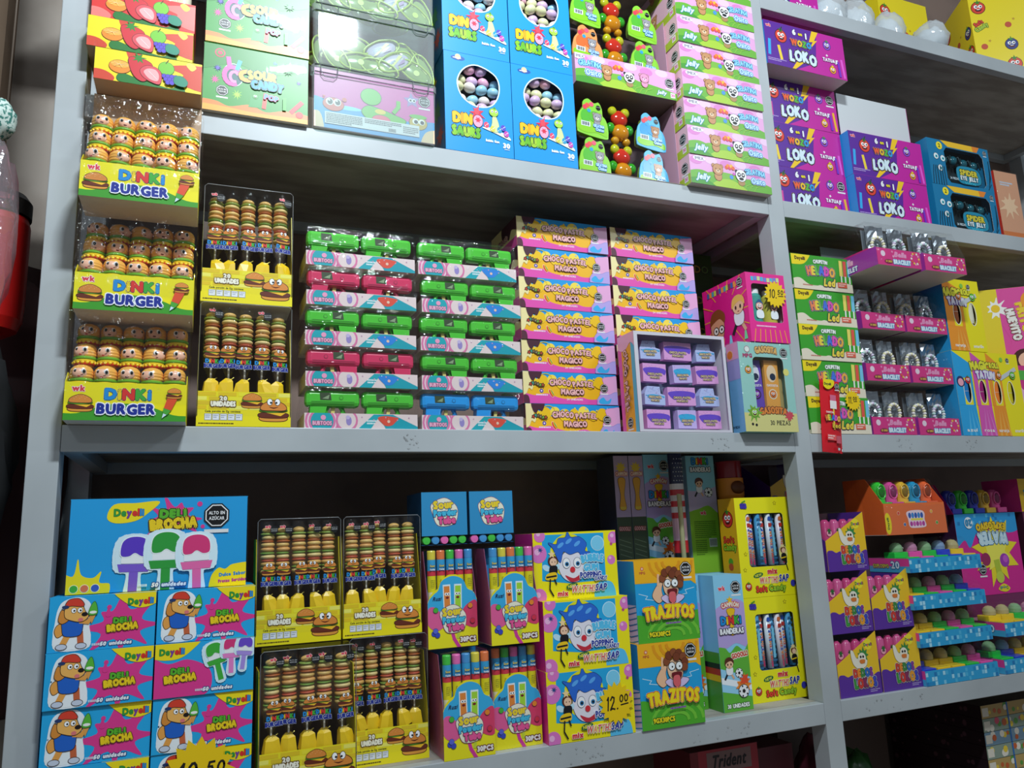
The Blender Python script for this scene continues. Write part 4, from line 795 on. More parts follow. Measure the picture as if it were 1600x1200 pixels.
def gun_tray(lab, x, z, col, mir, acc, y=.01, rz=0):
    GT[acc].put('film wrapped tray of two %s water pistols, %s' % (col, lab), (x, y, z), rz)
    for i, q in enumerate((-.0565, .0555)):
        GUN[(col, mir)].put('%s water pistol, %s one in the wrapped tray %s' % (col, ('left', 'right')[i], lab), (x + q, y + .022, z + .0012), rz=rz, group='water pistols in the wrapped trays')
# ---------------- chocolate bites display with an open front
def b_cdisp(n):
    o = thing(n, None, None); w, h, d = .258, .239, .075; m = MB()
    m.box(-w / 2, w / 2, .0, d, 0, h, '#d9d4dc', dict(front=None, back='#8a9ab8', left='#e858a8')); t = .012
    holed(m, w, h, [[(1.0, .6), (w * 100 - .8, .6), (w * 100 - .8, h * 100 - .8), (1.0, h * 100 - .8)]], '#d0ccd6')
    a = Art(m, (-w / 2, d, 0), (0, -1, 0), (0, 0, 1), (-1, 0, 0), d, h); a.fill('#f4a81c'); a.rect(0, 0, 1.6, a.H, '#e858a8'); a.rect(5.9, 0, 1.6, a.H, '#58b8d8'); a.blob([(0, 24), (0, 21), (3, 20), (6, 21.5), (8, 20), (8, 24)], '#f0b0c8')
    for i, ch in enumerate('CHOCO PASTEL'): a.text(ch, 3.2 + .7 * (i % 2), 19.5 - i * 1.25, 1.25, '#f4b9b4', ol='#56203c', ow=.16, bold=.08, rot=-PI / 2 + .2) if ch != ' ' else None
    a.octa(3.6, 2.6, 1.2); obj('box', m, o)
    m = pane([(1.0, .6), (w * 100 - .8, .6), (w * 100 - .8, h * 100 - .8), (1.0, h * 100 - .8)], .0012, w); obj('window_film', m, o); return o
def b_bite(n, v=0):
    m = MB(); w, h = [(.052, .042), (.078, .042), (.056, .042)][v]; C1 = ['#c9b6ec', '#e3a4dc', '#b8c4f0'][v]
    if v == 2:
        prof = [(-w / 2, 0), (w / 2, 0), (w / 2, h * .55), (w / 2 - .012, h * .62), (w / 2 - .014, h), (-w / 2 + .008, h), (-w / 2, h * .6)]; m.tri_prism(prof, 0, .02, 'y', M(C1, .3))
    else: m.box(-w / 2, w / 2, 0, .02, 0, h, M(C1, .3))
    a = Art(m, (-w / 2, 0, 0), (1, 0, 0), (0, 0, 1), (0, -1, 0), w, h); W, H = a.W, a.H
    dr = ['#3aaede', '#6a4ac8', '#3aaede'][v]; xs = W * (.8 if v == 2 else 1)
    a.blob([(.3, H * .72 - (v == 2) * 1), (xs * .5, H * .8 - (v == 2) * 1), (W - .3, H * .70 - (v == 2) * .9), (W - .5, H * .4), (W * .78, H * .5), (W * .62, H * .28), (W * .45, H * .5), (W * .25, H * .3), (.5, H * .5)], dr)
    a.text('CHOCO PASTEL', W / 2, H * .42, .5, '#f0d8a0', w=W * .62, ol='#3a2450', ow=.2, bold=.06); a.text('MAGICO', W / 2, H * .24, .45, '#f0d8a0', w=W * .4, ol='#3a2450', ow=.2, bold=.06)
    rnd = random.Random(v)
    for i in range(26):
        px, py = rnd.uniform(.3, W * .72), rnd.uniform(.2, H - .3); a.rect(px, py, .16, .07, rnd.choice(['#6a3a7a', '#c83a8a', '#3a5ab8'])); a.k -= 1
    a.k += 1
    o = obj(n, m, bevel=.004); return o
BITE = [Kind(lambda n, v=v: b_bite(n, v), 'chocolate_bite', 'candy') for v in range(3)]
# ---------------- bracelets
BEADS = ['#f4eef0', '#f2c8d4', '#c8e8e0', '#f6efc0', '#e4d4f0', '#f4eef0']
def b_brace(n, v=0):
    o = thing(n, None, None); m = MB(); N_ = 20
    for k in range(N_):
        a = 2 * PI * k / N_; R = Matrix.Rotation(-a, 3, 'Y'); m.ell((.0205 * math.cos(a), 0, .0300 + .024 * math.sin(a)), (.0052, .0056, .0042), M(BEADS[(k * (v + 2)) % 6], .4), 8, 6, R)
    obj('bead_ring', m, o)
    m = MB(); rnd = random.Random(v); n1, n2 = 6, 8; FO = M('#aab2ba', .22, metal=.85); vs = []
    for i in range(n1 + 1):
        for j in range(n2 + 1): vs.append((-.031 + .062 * i / n1, .0085 + rnd.uniform(0, .006) * (0 < i < n1), -.004 + .094 * j / n2))
    m.add(vs, [(i * (n2 + 1) + j, (i + 1) * (n2 + 1) + j, (i + 1) * (n2 + 1) + j + 1, i * (n2 + 1) + j + 1) for i in range(n1) for j in range(n2)], FO)
    obj('foil_pouch', m, o); return o
BRAC = [Kind(lambda n, v=v: b_brace(n, v), 'bead_candy_bracelet', 'bracelet') for v in range(2)]
W_BB, H_BB, D_BB = .156, .132, .19
def b_bbox(n):
    o = thing(n, None, None); w, d, hf = W_BB, D_BB, .047; m = MB(); open_box(m, w, d, hf, .054, '#d8307e', slope=.03, inner='#b8bec6', back=False); m.box(-w / 2, w / 2, d - .001, d, 0, .118, '#9aa0a8'); m.box(-w / 2 + .002, w / 2 - .002, .045, .0455, .001, .112, M('#9aa2aa', .3, metal=.6)); a = art_front(m, w, d, hf); W, H = a.W, a.H; a.fill('#dc3484')
    a.cir(2.1, 3.2, .8, '#f2d8e6'); a.text('Bella', 8.2, 3.3, 1.3, '#f090c4', w=4.2, ol='#f8d0e4', ow=.06, bold=.03, slant=.3); a.text('BRACELET', 8.6, 1.2, 1.1, '#e8f4fa', w=6.0, ol='#3aa8d8', ow=.18, bold=.1)
    for k in range(12): t = 2 * PI * k / 12; a.ell(13.6 + 1.35 * math.cos(t), 2.7 + 1.55 * math.sin(t), .34, .3, ['#f2d24a', '#f2a0c0', '#f4f0e0', '#e8603a'][k % 4], rot=t, n=10)
    a.ell(3.8, 1.1, 1.5, .6, '#8a2a4a'); a.text('20 UNDS', 3.8, 1.1, .5, '#f2d24a', w=2.2); a.cir(5.4, 3.9, .3, '#f490c0'); a.star(5.6, 2.6, .5, .25, 5, '#f4a0cc')
    a = art_left(m, w, d, .05); a.fill('#a83aa8'); a.poly([(0, 0), (0, 5), (5, 5), (9, 0)], '#e0307e'); a.text('Bella', 8.5, 3.4, 1.6, '#f4b0d8', ol='#f8e0f0', ow=.06, slant=.3); a.text('BRACELET', 8.6, 1.2, 1.2, '#e8f4fa', w=7.4, ol='#2a3ab0', ow=.18, bold=.1); obj('tray', m, o)
    f = wrap(w, d, .128, seed=21, amp=.004, out=.0015, nx=12, ny=6, nz=9, mat=FILM2); f.v = [(x, y + max(0, z - .05) * .35 * (1 if y < .06 else -.1), z) for x, y, z in f.v]; obj('plastic_wrap', f, o); return o
BB = Kind(b_bbox, 'bracelet_display', 'candy display', 'pink displays of candy bracelets')
def brace_box(lab, x, z, y=0, seed=1, rz=0):
    BB.put('film wrapped pink display of candy bracelets, ' + lab, (x, y, z), rz)
    for i, q in enumerate((-.038, .038)):
        ca, sa = math.cos(rz), math.sin(rz); yy = .028
        BRAC[(seed + i) % 2].put('pastel bead candy bracelet on the %s of the pink display, %s' % (('left', 'right')[i], lab), (x + q * ca - yy * sa, y + q * sa + yy * ca, z + .034), rz=rz + .1 * (i - .5), group='bead bracelets in the pink displays')
# ---------------- boxes of bubble gum eggs
W_DI, H_DI, D_DI = .164, .246, .12
DH = smooth_pts([(8.2, 22.2), (4.9, 20.9), (3.1, 17.4), (4.2, 13.6), (7.6, 11.7), (11.4, 12.6), (13.3, 16.2), (12.6, 20.2)], 5)
def b_dino(n):
    o = thing(n, None, None); m = MB(); w, h, d = W_DI, H_DI, D_DI; B_ = '#1296e6'
    m.box(-w / 2, w / 2, 0, d, 0, h, B_, dict(front=None)); m.box(-w / 2 + .001, w / 2 - .001, .05, .051, .001, h - .001, '#3a3f48'); m.box(-w / 2 + .001, w / 2 - .001, .001, .05, .11, .1105, '#3a3f48'); holed(m, w, h, [DH], M(B_, .38)); a = art_front(m, w, d, h)
    c = (8.2, 17); ring = [(c[0] + (p[0] - c[0]) * 1.0, c[1] + (p[1] - c[1]) * 1.0) for p in DH]; a.line(ring, .3, '#dceef8', True)
    a.ell(3.4, 23.2, 1.7, .6, '#2a5aa8'); a.cir(3.4, 23.5, .7, '#e8c8a0'); a.bars(2.2, 23.0, 2.4, 1, .3, .3, '#e8ecf6', 3)
    a.text('DIN', 4.1, 8.2, 2.3, ['#f4c21c', '#f0a81c'], w=4.3, ol='#202014', ow=.12, bold=.13, jr=.08); a.text('SAURS', 4.9, 5.0, 2.1, ['#8ac82c', '#6ab82c', '#a4cc34'], w=6.4, ol='#1a2a14', ow=.13, bold=.13, jr=.06)
    a.star(7.6, 10.0, 2.0, .8, 7, '#e0304a', rot=.4, jag=.2); a.ell(7.6, 10.4, .6, .95, '#e84a5a'); a.ell(7.8, 8.0, 1.15, 1.5, '#f0a8c4', ol='#20141c', ow=.12); a.star(7.8, 8.3, .8, .4, 6, '#d8304a')
    a.blob([(8.8, 6.6), (12, 5.6), (15.6, 4.4), (14.8, 5.6), (11, 6.8)], '#e8ecd8'); G = '#a8d84a'
    a.blob([(11.4, 9.6), (11.2, 8.0), (10.8, 6.2), (12.6, 6.0), (12.9, 7.6), (12.2, 9.8)], '#d8e4a0', '#5a8a2a', .06); a.ell(11.7, 10.8, 1.1, 1.0, G, ol='#4a7a22', ow=.08); a.star(11.9, 11.9, .5, .2, 5, '#4a9a2a')
    for q in (11.3, 12.3): a.cir(q, 11.0, .3, '#ffffff'); a.cir(q, 10.95, .15, '#101010', n=8)
    for p, cc in [((9.8, 7.4), '#e8486a'), ((11.3, 6.6), '#d8d050'), ((13.0, 6.6), '#2a9ac8'), ((13.9, 7.2), '#5a4ac0'), ((14.6, 5.8), '#c84ab0')]:
        a.ell(p[0], p[1], .62, .75, cc); [a.cir(p[0] + e, p[1] + e * .8, .13, '#f2f2f2', n=6) for e in (-.3, .1, .35)]
    a.text('Bubble Gum', 11.2, 3.6, .55, '#f2f8fc', w=3.2, bold=.1); a.text('30', 14.6, 2.9, 1.1, '#f2f8fc', bold=.1); a.rect(14, 1.9, 1.3, .12, '#f2f8fc')
    a = art_left(m, w, d, h); a.fill('#1a6a9a'); a.splat(6, 12, 3, '#2a8a4a', 3); a.splat(8, 5, 2.4, '#c8402c', 5); a.splat(4, 20, 2.2, '#d8b02c', 6); obj('box', m, o)
    obj('window_film', pane(DH, .0015, w, mat=PET), o); return o
EGGC = {'pink': '#f0b4cc', 'blue': '#9cd0e4', 'cream': '#e6e6b4', 'white': '#eee4dc', 'lilac': '#d8b8dc'}
def b_egg(n, c): m = MB(); m.ell((0, 0, 0), (.0148, .0125, .0118), M(EGGC[c], .35), 16, 10); return obj(n, m)
EGG = {c: Kind(lambda n, c=c: b_egg(n, c), 'gum_egg', 'candy egg') for c in EGGC}
DI = Kind(b_dino, 'gum_egg_box', 'candy box', 'blue boxes of gum eggs')
def dino_box(lab, x, z, y=0, seed=1):
    DI.put('blue window box of bubble gum eggs, ' + lab, (x, y, z)); rnd = random.Random(seed); i = 0
    for r in range(5):
        for c in range(4):
            ex = -.045 + c * .029 + (r % 2) * .009; ez = .1235 + r * .0235 + rnd.uniform(-.002, .002); i += 1
            if (ex * 100) ** 2 + ((ez * 100) - 17) ** 2 > 33: continue
            cc = rnd.choice(list(EGGC)); EGG[cc].put('%s bubble gum egg behind the round window of the %s blue box' % (cc, lab.split(',')[0]), (x + ex, y + .0165 + (r % 2) * .01, z + ez), rz=rnd.uniform(-.3, .3), group='%s gum eggs in the %s blue box' % (cc, lab.split(',')[0]), ry=rnd.uniform(-.5, .5))
# ---------------- bear jelly trays
def b_jpack(n, col, col2):
    m = MB(); pts = smooth_pts([(-.030, .0), (.030, -.004), (.038, .006), (.036, .030), (.030, .044), (.024, .050), (.022, .066), (.014, .080), (.002, .076), (-.012, .084), (-.024, .076), (-.026, .060), (-.034, .048), (-.038, .028), (-.038, .008)], 4)
    m.tri_prism(pts, 0, .003, 'y', M(col, .3)); inner = [(p[0] * .86, .036 + (p[1] - .036) * .86) for p in pts]; m.tri_prism(inner, .0032, .022, 'y', M('#b8dc5a', .15, trans=.5))
    a = Art(m, (-.04, -.0001, -.006), (1, 0, 0), (0, 0, 1), (0, -1, 0), .08, .092, rough=.25); a.blob([(.5, 1.4), (2.5, .9), (5, 1.3), (7.4, .8), (7.2, 2.2), (4, 2.4), (.8, 2.8)], '#8acc2c')
    a.ell(2.2, 4.8, 1.2, 1.6, col2); a.ell(4.4, 5.0, 1.5, 1.3, col2); bear(a, 5.0, 4.6, 3.0, '#9a9aa0' if col != '#58b8e4' else '#b07a4a', '#e8e0d8'); a.text('GELATINA', 5.4, 2.9, .6, '#c9eefb', w=2.6, ol='#1d6fc0', ow=.2); a.text('Osito', 5.6, 2.1, .7, '#c9eefb', w=1.9, ol='#1d6fc0', ow=.2)
    a.rect(1.1, 2.4, 2.2, 1.1, '#e8eef0'); [a.rect(1.25 + i * .19, 2.55, .08 + .04 * (i % 3), .8, '#2a3038') for i in range(10)]
    for p, c in [((2.6, 7.4), '#e85a4a'), ((3.6, 7.8), '#f0607a'), ((2.0, 6.9), '#e8445a')]: a.star(p[0], p[1], .62, .5, 9, c)
    a.cir(3.0, 6.2, .45, '#3aa0d0'); a.poly([(5.3 + .62 * math.cos(PI / 8 + k * PI / 4), 7.3 + .62 * math.sin(PI / 8 + k * PI / 4)) for k in range(8)], '#101216'); a.text('ALTO EN', 5.3, 7.45, .16, '#e8e8e8', bold=0)
    return obj(n, m)
def b_jbear(n):
    m = MB(); G = lambda c: M(c, .08, trans=.35, coat=.4)
    for q in (-1, 1): m.ell((q * .016, .012, .078), (.011, .010, .012), G('#d8d828'), 12, 8)
    m.ell((0, .012, .060), (.021, .014, .019), G('#e83824'), 16, 10); m.ell((0, .013, .070), (.014, .011, .012), G('#e8502c'), 12, 8)
    for q in (-1, 1): m.ell((q * .023, .012, .036), (.011, .010, .013), G('#38b028'), 12, 8)
    m.ell((0, .010, .026), (.021, .016, .020), G('#f09a14'), 16, 10)
    for q in (-1, 1): m.ell((q * .014, .012, .006), (.010, .010, .009), G('#f0a81c'), 12, 8)
    return obj(n, m)
JP = {c: Kind(lambda n, c=c, a=a, b=b: b_jpack(n, a, b), 'bear_jelly_pack', 'jelly candy') for c, a, b in [('green', '#8ad03a', '#5ab83a'), ('blue', '#58b8e4', '#2a9ad8'), ('orange', '#f09a5a', '#e8703a')]}
JB = Kind(b_jbear, 'moulded_jelly_bear', 'jelly candy')
def b_jtray(n):
    m = MB(); w, h, d = .292, .079, .13; m.box(-w / 2, w / 2, 0, d, 0, h, '#e7a9d8', dict(top='#8a4a6a', left='#eeb9c8', right='#eeb9c8', bottom='#7a6a60')); art_jelly(art_front(m, w, d, h), rev=True); o = thing(n, None, None); obj('carton', m, o)
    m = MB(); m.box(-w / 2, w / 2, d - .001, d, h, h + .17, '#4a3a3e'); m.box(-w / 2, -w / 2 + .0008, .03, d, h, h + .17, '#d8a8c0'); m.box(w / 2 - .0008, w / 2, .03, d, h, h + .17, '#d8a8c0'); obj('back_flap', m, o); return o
# ---------------- sour powder tubes
def b_tube(n, cap, v=0):
    o = thing(n, None, None); m = MB(); m.lathe([(.0001, 0), (.0086, 0), (.0088, .002), (.0088, .06), (.0088, .082), (.0088, .108), (.0088, .168)], 14, Y, mats=[Y, Y, '#d8408a' if v else Y, '#e8e01c', '#f2f0c0', '#e8dc1c'])
    m.lathe([(.0089, .150), (.0089, .172)], 14, '#3aa4d8'); m.lathe([(.0089, .140), (.0089, .150)], 14, '#d83a4a'); obj('tube_body', m, o); m = MB(); m.lathe([(.0084, .172), (.0086, .174), (.0088, .188), (.0078, .190), (.0001, .1905)], 14, M(cap, .3)); obj('cap', m, o)
    m = MB(); a = Art(m, (-.006, -.0091, .085), (1, 0, 0), (0, 0, 1), (0, -1, 0), .012, .09); a.text('Sour', .6, 7.5, .42, '#f2e04a', w=1.0, ol='#1c5a9a', ow=.2); a.text('Powder', .6, 6.8, .4, '#e8f4fa', w=1.05, ol='#1c5a9a', ow=.2); a.bars(.15, 4.6, .9, 5, .35, .1, '#5a5a2a', 2); obj('printed_label', m, o); return o
CAPS = {'pink': '#f070b8', 'yellow': '#e8d84a', 'green': '#4ac84a', 'blue': '#4a9ad8', 'orange': '#f0804a'}
TU = {(c, v): Kind(lambda n, c=c, v=v: b_tube(n, CAPS[c], v), 'sour_powder_tube', 'candy tube') for c in CAPS for v in (0, 1)}
def sour_logo(a, x, y, k=1.):
    a.blob([(x - 2.9 * k, y + 1.6 * k), (x, y + 2.9 * k), (x + 2.4 * k, y + 1.4 * k), (x + 2.9 * k, y - .4 * k), (x + 2.0 * k, y - 2.6 * k), (x - 1.4 * k, y - 2.9 * k), (x - 2.6 * k, y - .6 * k)], '#f4f0d8', '#8a3a6a', .1)
    a.text('Sour', x - .3 * k, y + 1.5 * k, 1.5 * k, '#f6d82c', w=4.2 * k, ol='#3a4a8a', ow=.14, bold=.12, rot=.06); a.text('Powder', x + .1 * k, y - .2 * k, 1.25 * k, '#48c0e4', w=5.0 * k, ol='#1c3a7a', ow=.15, bold=.12, rot=.06); a.text('Tube', x + .4 * k, y - 1.8 * k, 1.35 * k, '#f05a9a', w=3.6 * k, ol='#6a1a4a', ow=.15, bold=.12, rot=.06)
W_SO, H_SO, D_SO = .104, .200, .10
def b_sour(n):
    o = thing(n, None, None); w, d = W_SO, D_SO; m = MB(); t = .0009
    pts = [(-w / 2, 0), (w / 2, 0), (w / 2, .092)] + [(w / 2 - p[0] * w, p[1]) for p in [(.05, .104), (.14, .112), (.22, .116), (.30, .134), (.42, .142), (.56, .142), (.70, .134), (.78, .116), (.88, .110), (.95, .102)]] + [(-w / 2, .090)]
    m.tri_prism(pts, 0, t, 'y', M('#f2e61a')); m.box(-w / 2, w / 2, d - t, d, 0, .19, '#2a8ac8'); m.box(-w / 2, w / 2, t, d - t, 0, t, '#e8e4d0')
    for x in (-w / 2, w / 2 - t): m.tri_prism([(t, t), (d - t, t), (d - t, .19), (.03, .19), (t, .09)], x, x + t, 'x', '#b05a80')
    a = art_front(m, w, d, .145); W = a.W
    a.blob([(.0, 5.0), (.0, 8.8), (1.2, 10.4), (2.2, 11.2), (3.0, 13.0), (5.2, 13.9), (7.4, 13.2), (8.4, 11.3), (9.6, 10.6), (10.3, 9.2), (10.4, 6.2), (7, 5.0), (3, 5.6)], '#38b0e4')
    a.blob([(.05, 4.6), (.05, 7.6), (1.4, 8.0), (2.6, 6.8), (4, 5.0), (2, 3.4)], '#e8609a'); a.blob([(10.35, 8.6), (8.6, 8.4), (7.2, 6.8), (7.6, 4.4), (10.35, 3.8)], '#e0406a')
    for x, c in ((4.1, '#e88a3a'), (6.3, '#a8dc3a')): a.line([(x, 6.6), (x - .1 + (x > 5) * .2, 11.8)], 1.6, '#eaf6fa'); a.line([(x, 6.8), (x - .1 + (x > 5) * .2, 11.6)], 1.2, c); [a.cir(x - .25 + e, 10.4, .3, '#ffffff') for e in (0, .5)]; [a.cir(x - .2 + e, 10.4, .14, '#101010', n=6) for e in (0, .5)]; a.ell(x, 9.7, .35, .22, '#7a1a20')
    a.line([(4.8, 3.8), (5.4, 1.6), (6.4, 0)], .7, '#d83a9a'); a.line([(6.4, 3.8), (6.2, 1.8)], .6, '#c8d83a'); sour_logo(a, 5.3, 5.6, .92)
    a.text('Ruzi', 1.9, 9.6, .7, '#22305a', w=1.7, slant=.3)
    for p, c in [((1.6, 7.4), '#4ab83a'), ((8.9, 7.9), '#f08a2c'), ((9.3, 4.9), '#d8304a'), ((1.2, 2.9), '#3a4ac0'), ((1.9, 2.6), '#3a4ac0'), ((1.5, 3.4), '#5a6ad8')]: a.cir(p[0], p[1], .5, c, ol='#2a3a5a', ow=.05)
    a.text('30PCS', 8.3, 1.4, .85, '#f6f0e8', w=3.2, ol='#6a1a3a', ow=.24, bold=.1); obj('tray', m, o)
    f = wrap(w, d, .193, seed=31, amp=.0025, nx=7, nz=10, mat=FILM); obj('plastic_wrap', f, o); return o
SO = Kind(b_sour, 'sour_tube_display', 'candy display', 'upright displays of sour powder tubes')
def sour_disp(lab, x, z, y=0, seed=1, rz=0):
    SO.put('display box of sour powder tubes, ' + lab, (x, y, z), rz); rnd = random.Random(seed); caps = list(CAPS)
    for i in range(5):
        c = caps[(seed * 2 + i * 3) % 5]; v = rnd.randrange(2); dx = -.0395 + i * .0197; ca, sa = math.cos(rz), math.sin(rz)
        TU[(c, v)].put('tube with %s cap, %s in the sour powder display %s' % (c, ('far left', 'second', 'middle', 'fourth', 'far right')[i], lab), (x + dx * ca - .012 * sa, y + dx * sa + .012 * ca, z + .001), rz, group='sour powder tubes standing in displays')
def b_lid(n):
    m = MB(); w, h, d = .099, .090, .12; z = .019; m.box(-w / 2, w / 2, 0, d, z, z + h, '#2a8fc8', dict(left='#1c5a8a', right='#1c5a8a')); m.box(-w / 2, w / 2, .004, d, 0, .0008, '#1c5a8a'); a = Art(m, (-w / 2, 0, z), (1, 0, 0), (0, 0, 1), (0, -1, 0), w, h); a.fill('#2f92c8'); sour_logo(a, 5.0, 4.9, .98); o = thing(n, None, None); obj('box', m, o)
    f = wrap(w, d, z + h, seed=41, amp=.003, nx=8, nz=7); obj('plastic_wrap', f, o); return o
# ================================================================ more builders
def b_fruit(n, col='#f4e01a', red=False):
    o = thing(n, None, None); w, h, d = .182, .063, .12; m = MB(); open_box(m, w, d, h, h, col, slope=.01, inner='#d8c8a8', bottom=KRAFT); a = art_front(m, w, d, h); W, H = a.W, a.H; a.fill(col)
    S = '#d8462c' if not red else '#f08078'
    a.blob([(W + 1, H * .9), (12, H * .75), (15, H * .55), (13.6, H * .3), (W + 1, H * .1)], S); a.blob([(5, H + 1), (6.4, H * .6), (8, H + 1)], S); a.blob([(-1, H * .25), (1.5, H * .3), (3.4, H * .1), (2, -1), (-1, -1)], S); a.blob([(15.4, H * .9), (16.2, H * .98), (17.2, H * .85), (16.4, H * .72)], '#f6ec5a')
    a.blob([(4.0, .2), (4.4, 1.8), (7, 1.2), (10, .6), (13, .2), (14.4, 1.4), (15.0, -.5), (8, -.6)], '#1f7a2c', '#124a1c', .06)
    a.ell(4.2, 3.0, 1.8, 1.3, '#f2902a', ol='#8a3a12', ow=.08); a.ell(4.2, 3.5, 1.6, .7, '#f8b44a'); [a.line([(4.2, 3.4), (4.2 + 1.4 * math.cos(t), 3.4 + .55 * math.sin(t))], .05, '#f8e0a0') for t in (0, .8, 1.6, 2.4, 3.1, 4, 5)]
    a.blob([(5.6, 5.0), (7.2, 5.4), (9.4, 4.6), (9.6, 2.6), (8.4, .8), (7, 1.2), (6, 2.8)], '#d8303a', '#5a1018', .08); a.star(7.2, 5.3, 1.3, .5, 7, '#2f8a2c', rot=.2, jag=.2)
    a.cir(12.0, 4.2, 1.35, '#7cc83a', ol='#2a6a1c', ow=.08); a.line([(11.9, 5.2), (12.3, 6.0)], .14, '#4a3a18')
    a.blob([(7.6, 3.0), (8.6, 4.0), (10.2, 3.9), (11.2, 2.8), (11.0, .7), (9.4, .9), (8.0, 1.8)], '#e0505a', '#5a1018', .08); a.blob([(8.2, 2.8), (9, 3.5), (10.2, 3.4), (10.8, 2.4), (10.6, 1.2), (9.4, 1.3), (8.6, 2.0)], '#f4b0b0'); a.line([(9.0, 3.0), (10.5, 1.5)], .12, '#f8dcdc')
    for i in range(10): a.cir(11.7 + (i % 4 - .5 * (i // 4)) * .68 + (i // 4) * .68, 2.5 - (i // 4) * .66, .42, '#5a44c8', ol='#20104a', ow=.06)
    a.blob([(13.6, 2.6), (14.8, 2.8), (15.8, 1.8), (15.4, .8), (14.2, .8), (13.4, 1.4)], '#1f8a6c', '#124a3c', .05)
    obj('tray', m, o); f = wrap(w, d, h + .012, seed=51, amp=.002, nx=9, nz=4); obj('plastic_wrap', f, o); return o
# ---- green sour chew cartons under film
W_SC, H_SC, D_SC = .203, .1465, .13
def b_sourc(n):
    o = thing(n, None, None); w, h, d = W_SC, H_SC, D_SC; m = MB(); carton_body(m, w, h, d, '#4aa83a', side='#a83a4a', top='#4aa83a'); a = art_front(m, w, d, h); W, H = a.W, a.H; a.fill('#389436')
    a.blob([(-1, H + 1), (-1, 9), (6, 11), (12, 9.6), (W + 1, 12.5), (W + 1, H + 1)], '#2f8430'); a.blob([(-1, -1), (-1, 2.0), (2.4, 2.2), (5, 1.4), (9, 2.4), (12, 1.3), (16, 2.2), (W + 1, 1.6), (W + 1, -1)], '#e8843a'); a.blob([(-1, -1), (-1, 1.1), (4, 1.2), (10, .8), (W + 1, .9), (W + 1, -1)], '#f4a83a')
    a.cir(3.0, H - 1.8, 1.0, '#d8385a'); a.cir(3.0, H - 1.8, .75, '#389436'); a.cir(3.0, H - 1.8, .45, '#d8385a')
    a.ell(5.6, 8.4, 2.0, 2.6, '#c8ecd8'); a.ell(5.6, 8.4, 1.8, 2.4, '#1a5a5c'); a.line([(5.4 + 1.5 * math.cos(t), 8.2 + 1.9 * math.sin(t)) for t in [.6 + k * .35 for k in range(14)]], .9, '#e05aa8'); a.line([(5.8 + .8 * math.cos(t), 8.0 + 1.1 * math.sin(t)) for t in [.6 + k * .4 for k in range(12)]], .6, '#f08ac8'); a.line([(4.9, 9.8), (4.6, 12.0)], .9, '#e05aa8'); a.line([(6.3, 9.8), (6.8, 11.6)], .8, '#3ab0dc')
    a.text('C', 7.8, 8.6, 2.2, '#f4a83a', ol='#1a4a4c', ow=.12, bold=.14); a.text('SOUR', 11.2, 8.9, 1.7, '#d8d03a', w=5.4, ol='#1a4a4c', ow=.15, ol2='#c8ecd8', ow2=.06, bold=.12, arc=.3); a.text('CANDY', 12.2, 6.9, 1.6, '#2a9adc', w=6.0, ol='#1a4a4c', ow=.15, ol2='#c8ecd8', ow2=.06, bold=.12, arc=.2)
    a.octa(3.6, 4.6, 1.1)
    for p, r, c in [((6.4, 4.2), 1.1, '#a8dc3a'), ((16.2, 11.2), 1.1, '#2f8a3a'), ((2.2, 6.8), 1.0, '#e04a9a'), ((2.6, 9.4), .8, '#5a4ab8'), ((18.4, 9), .6, '#5a4ab8'), ((13.6, 12.6), .5, '#3a7ad0')]: a.star(p[0], p[1], r, r * .35, 9, c, jag=.15)
    a.poly([(9.2, 4.6), (11.2, 4.8), (10.8, 2.0), (8.6, 1.9)], '#3a9a4a'); a.face(9.9, 4.4, .5, '#58b858'); a.line([(11.6, 2.2), (11.9, 5.2)], .8, '#d8503a')
    a.text('POP', 13.0, 4.5, 1.0, '#4a9ad8', w=2.6, ol='#e8609a', ow=.14, bold=.1, rot=-.1); a.line([(15.6, 2.4), (15.6, 4.8)], .7, '#4aa83a'); a.line([(17.0, 2.2), (19.0, 4.6)], .9, '#d83a3a'); a.cir(18.6, 1.8, .75, '#e03a2c')
    obj('carton', m, o); f = wrap(w, d, h, seed=57, amp=.005, out=.003, nx=6, ny=5, nz=4, mat=TAUT); obj('plastic_wrap', f, o); return o
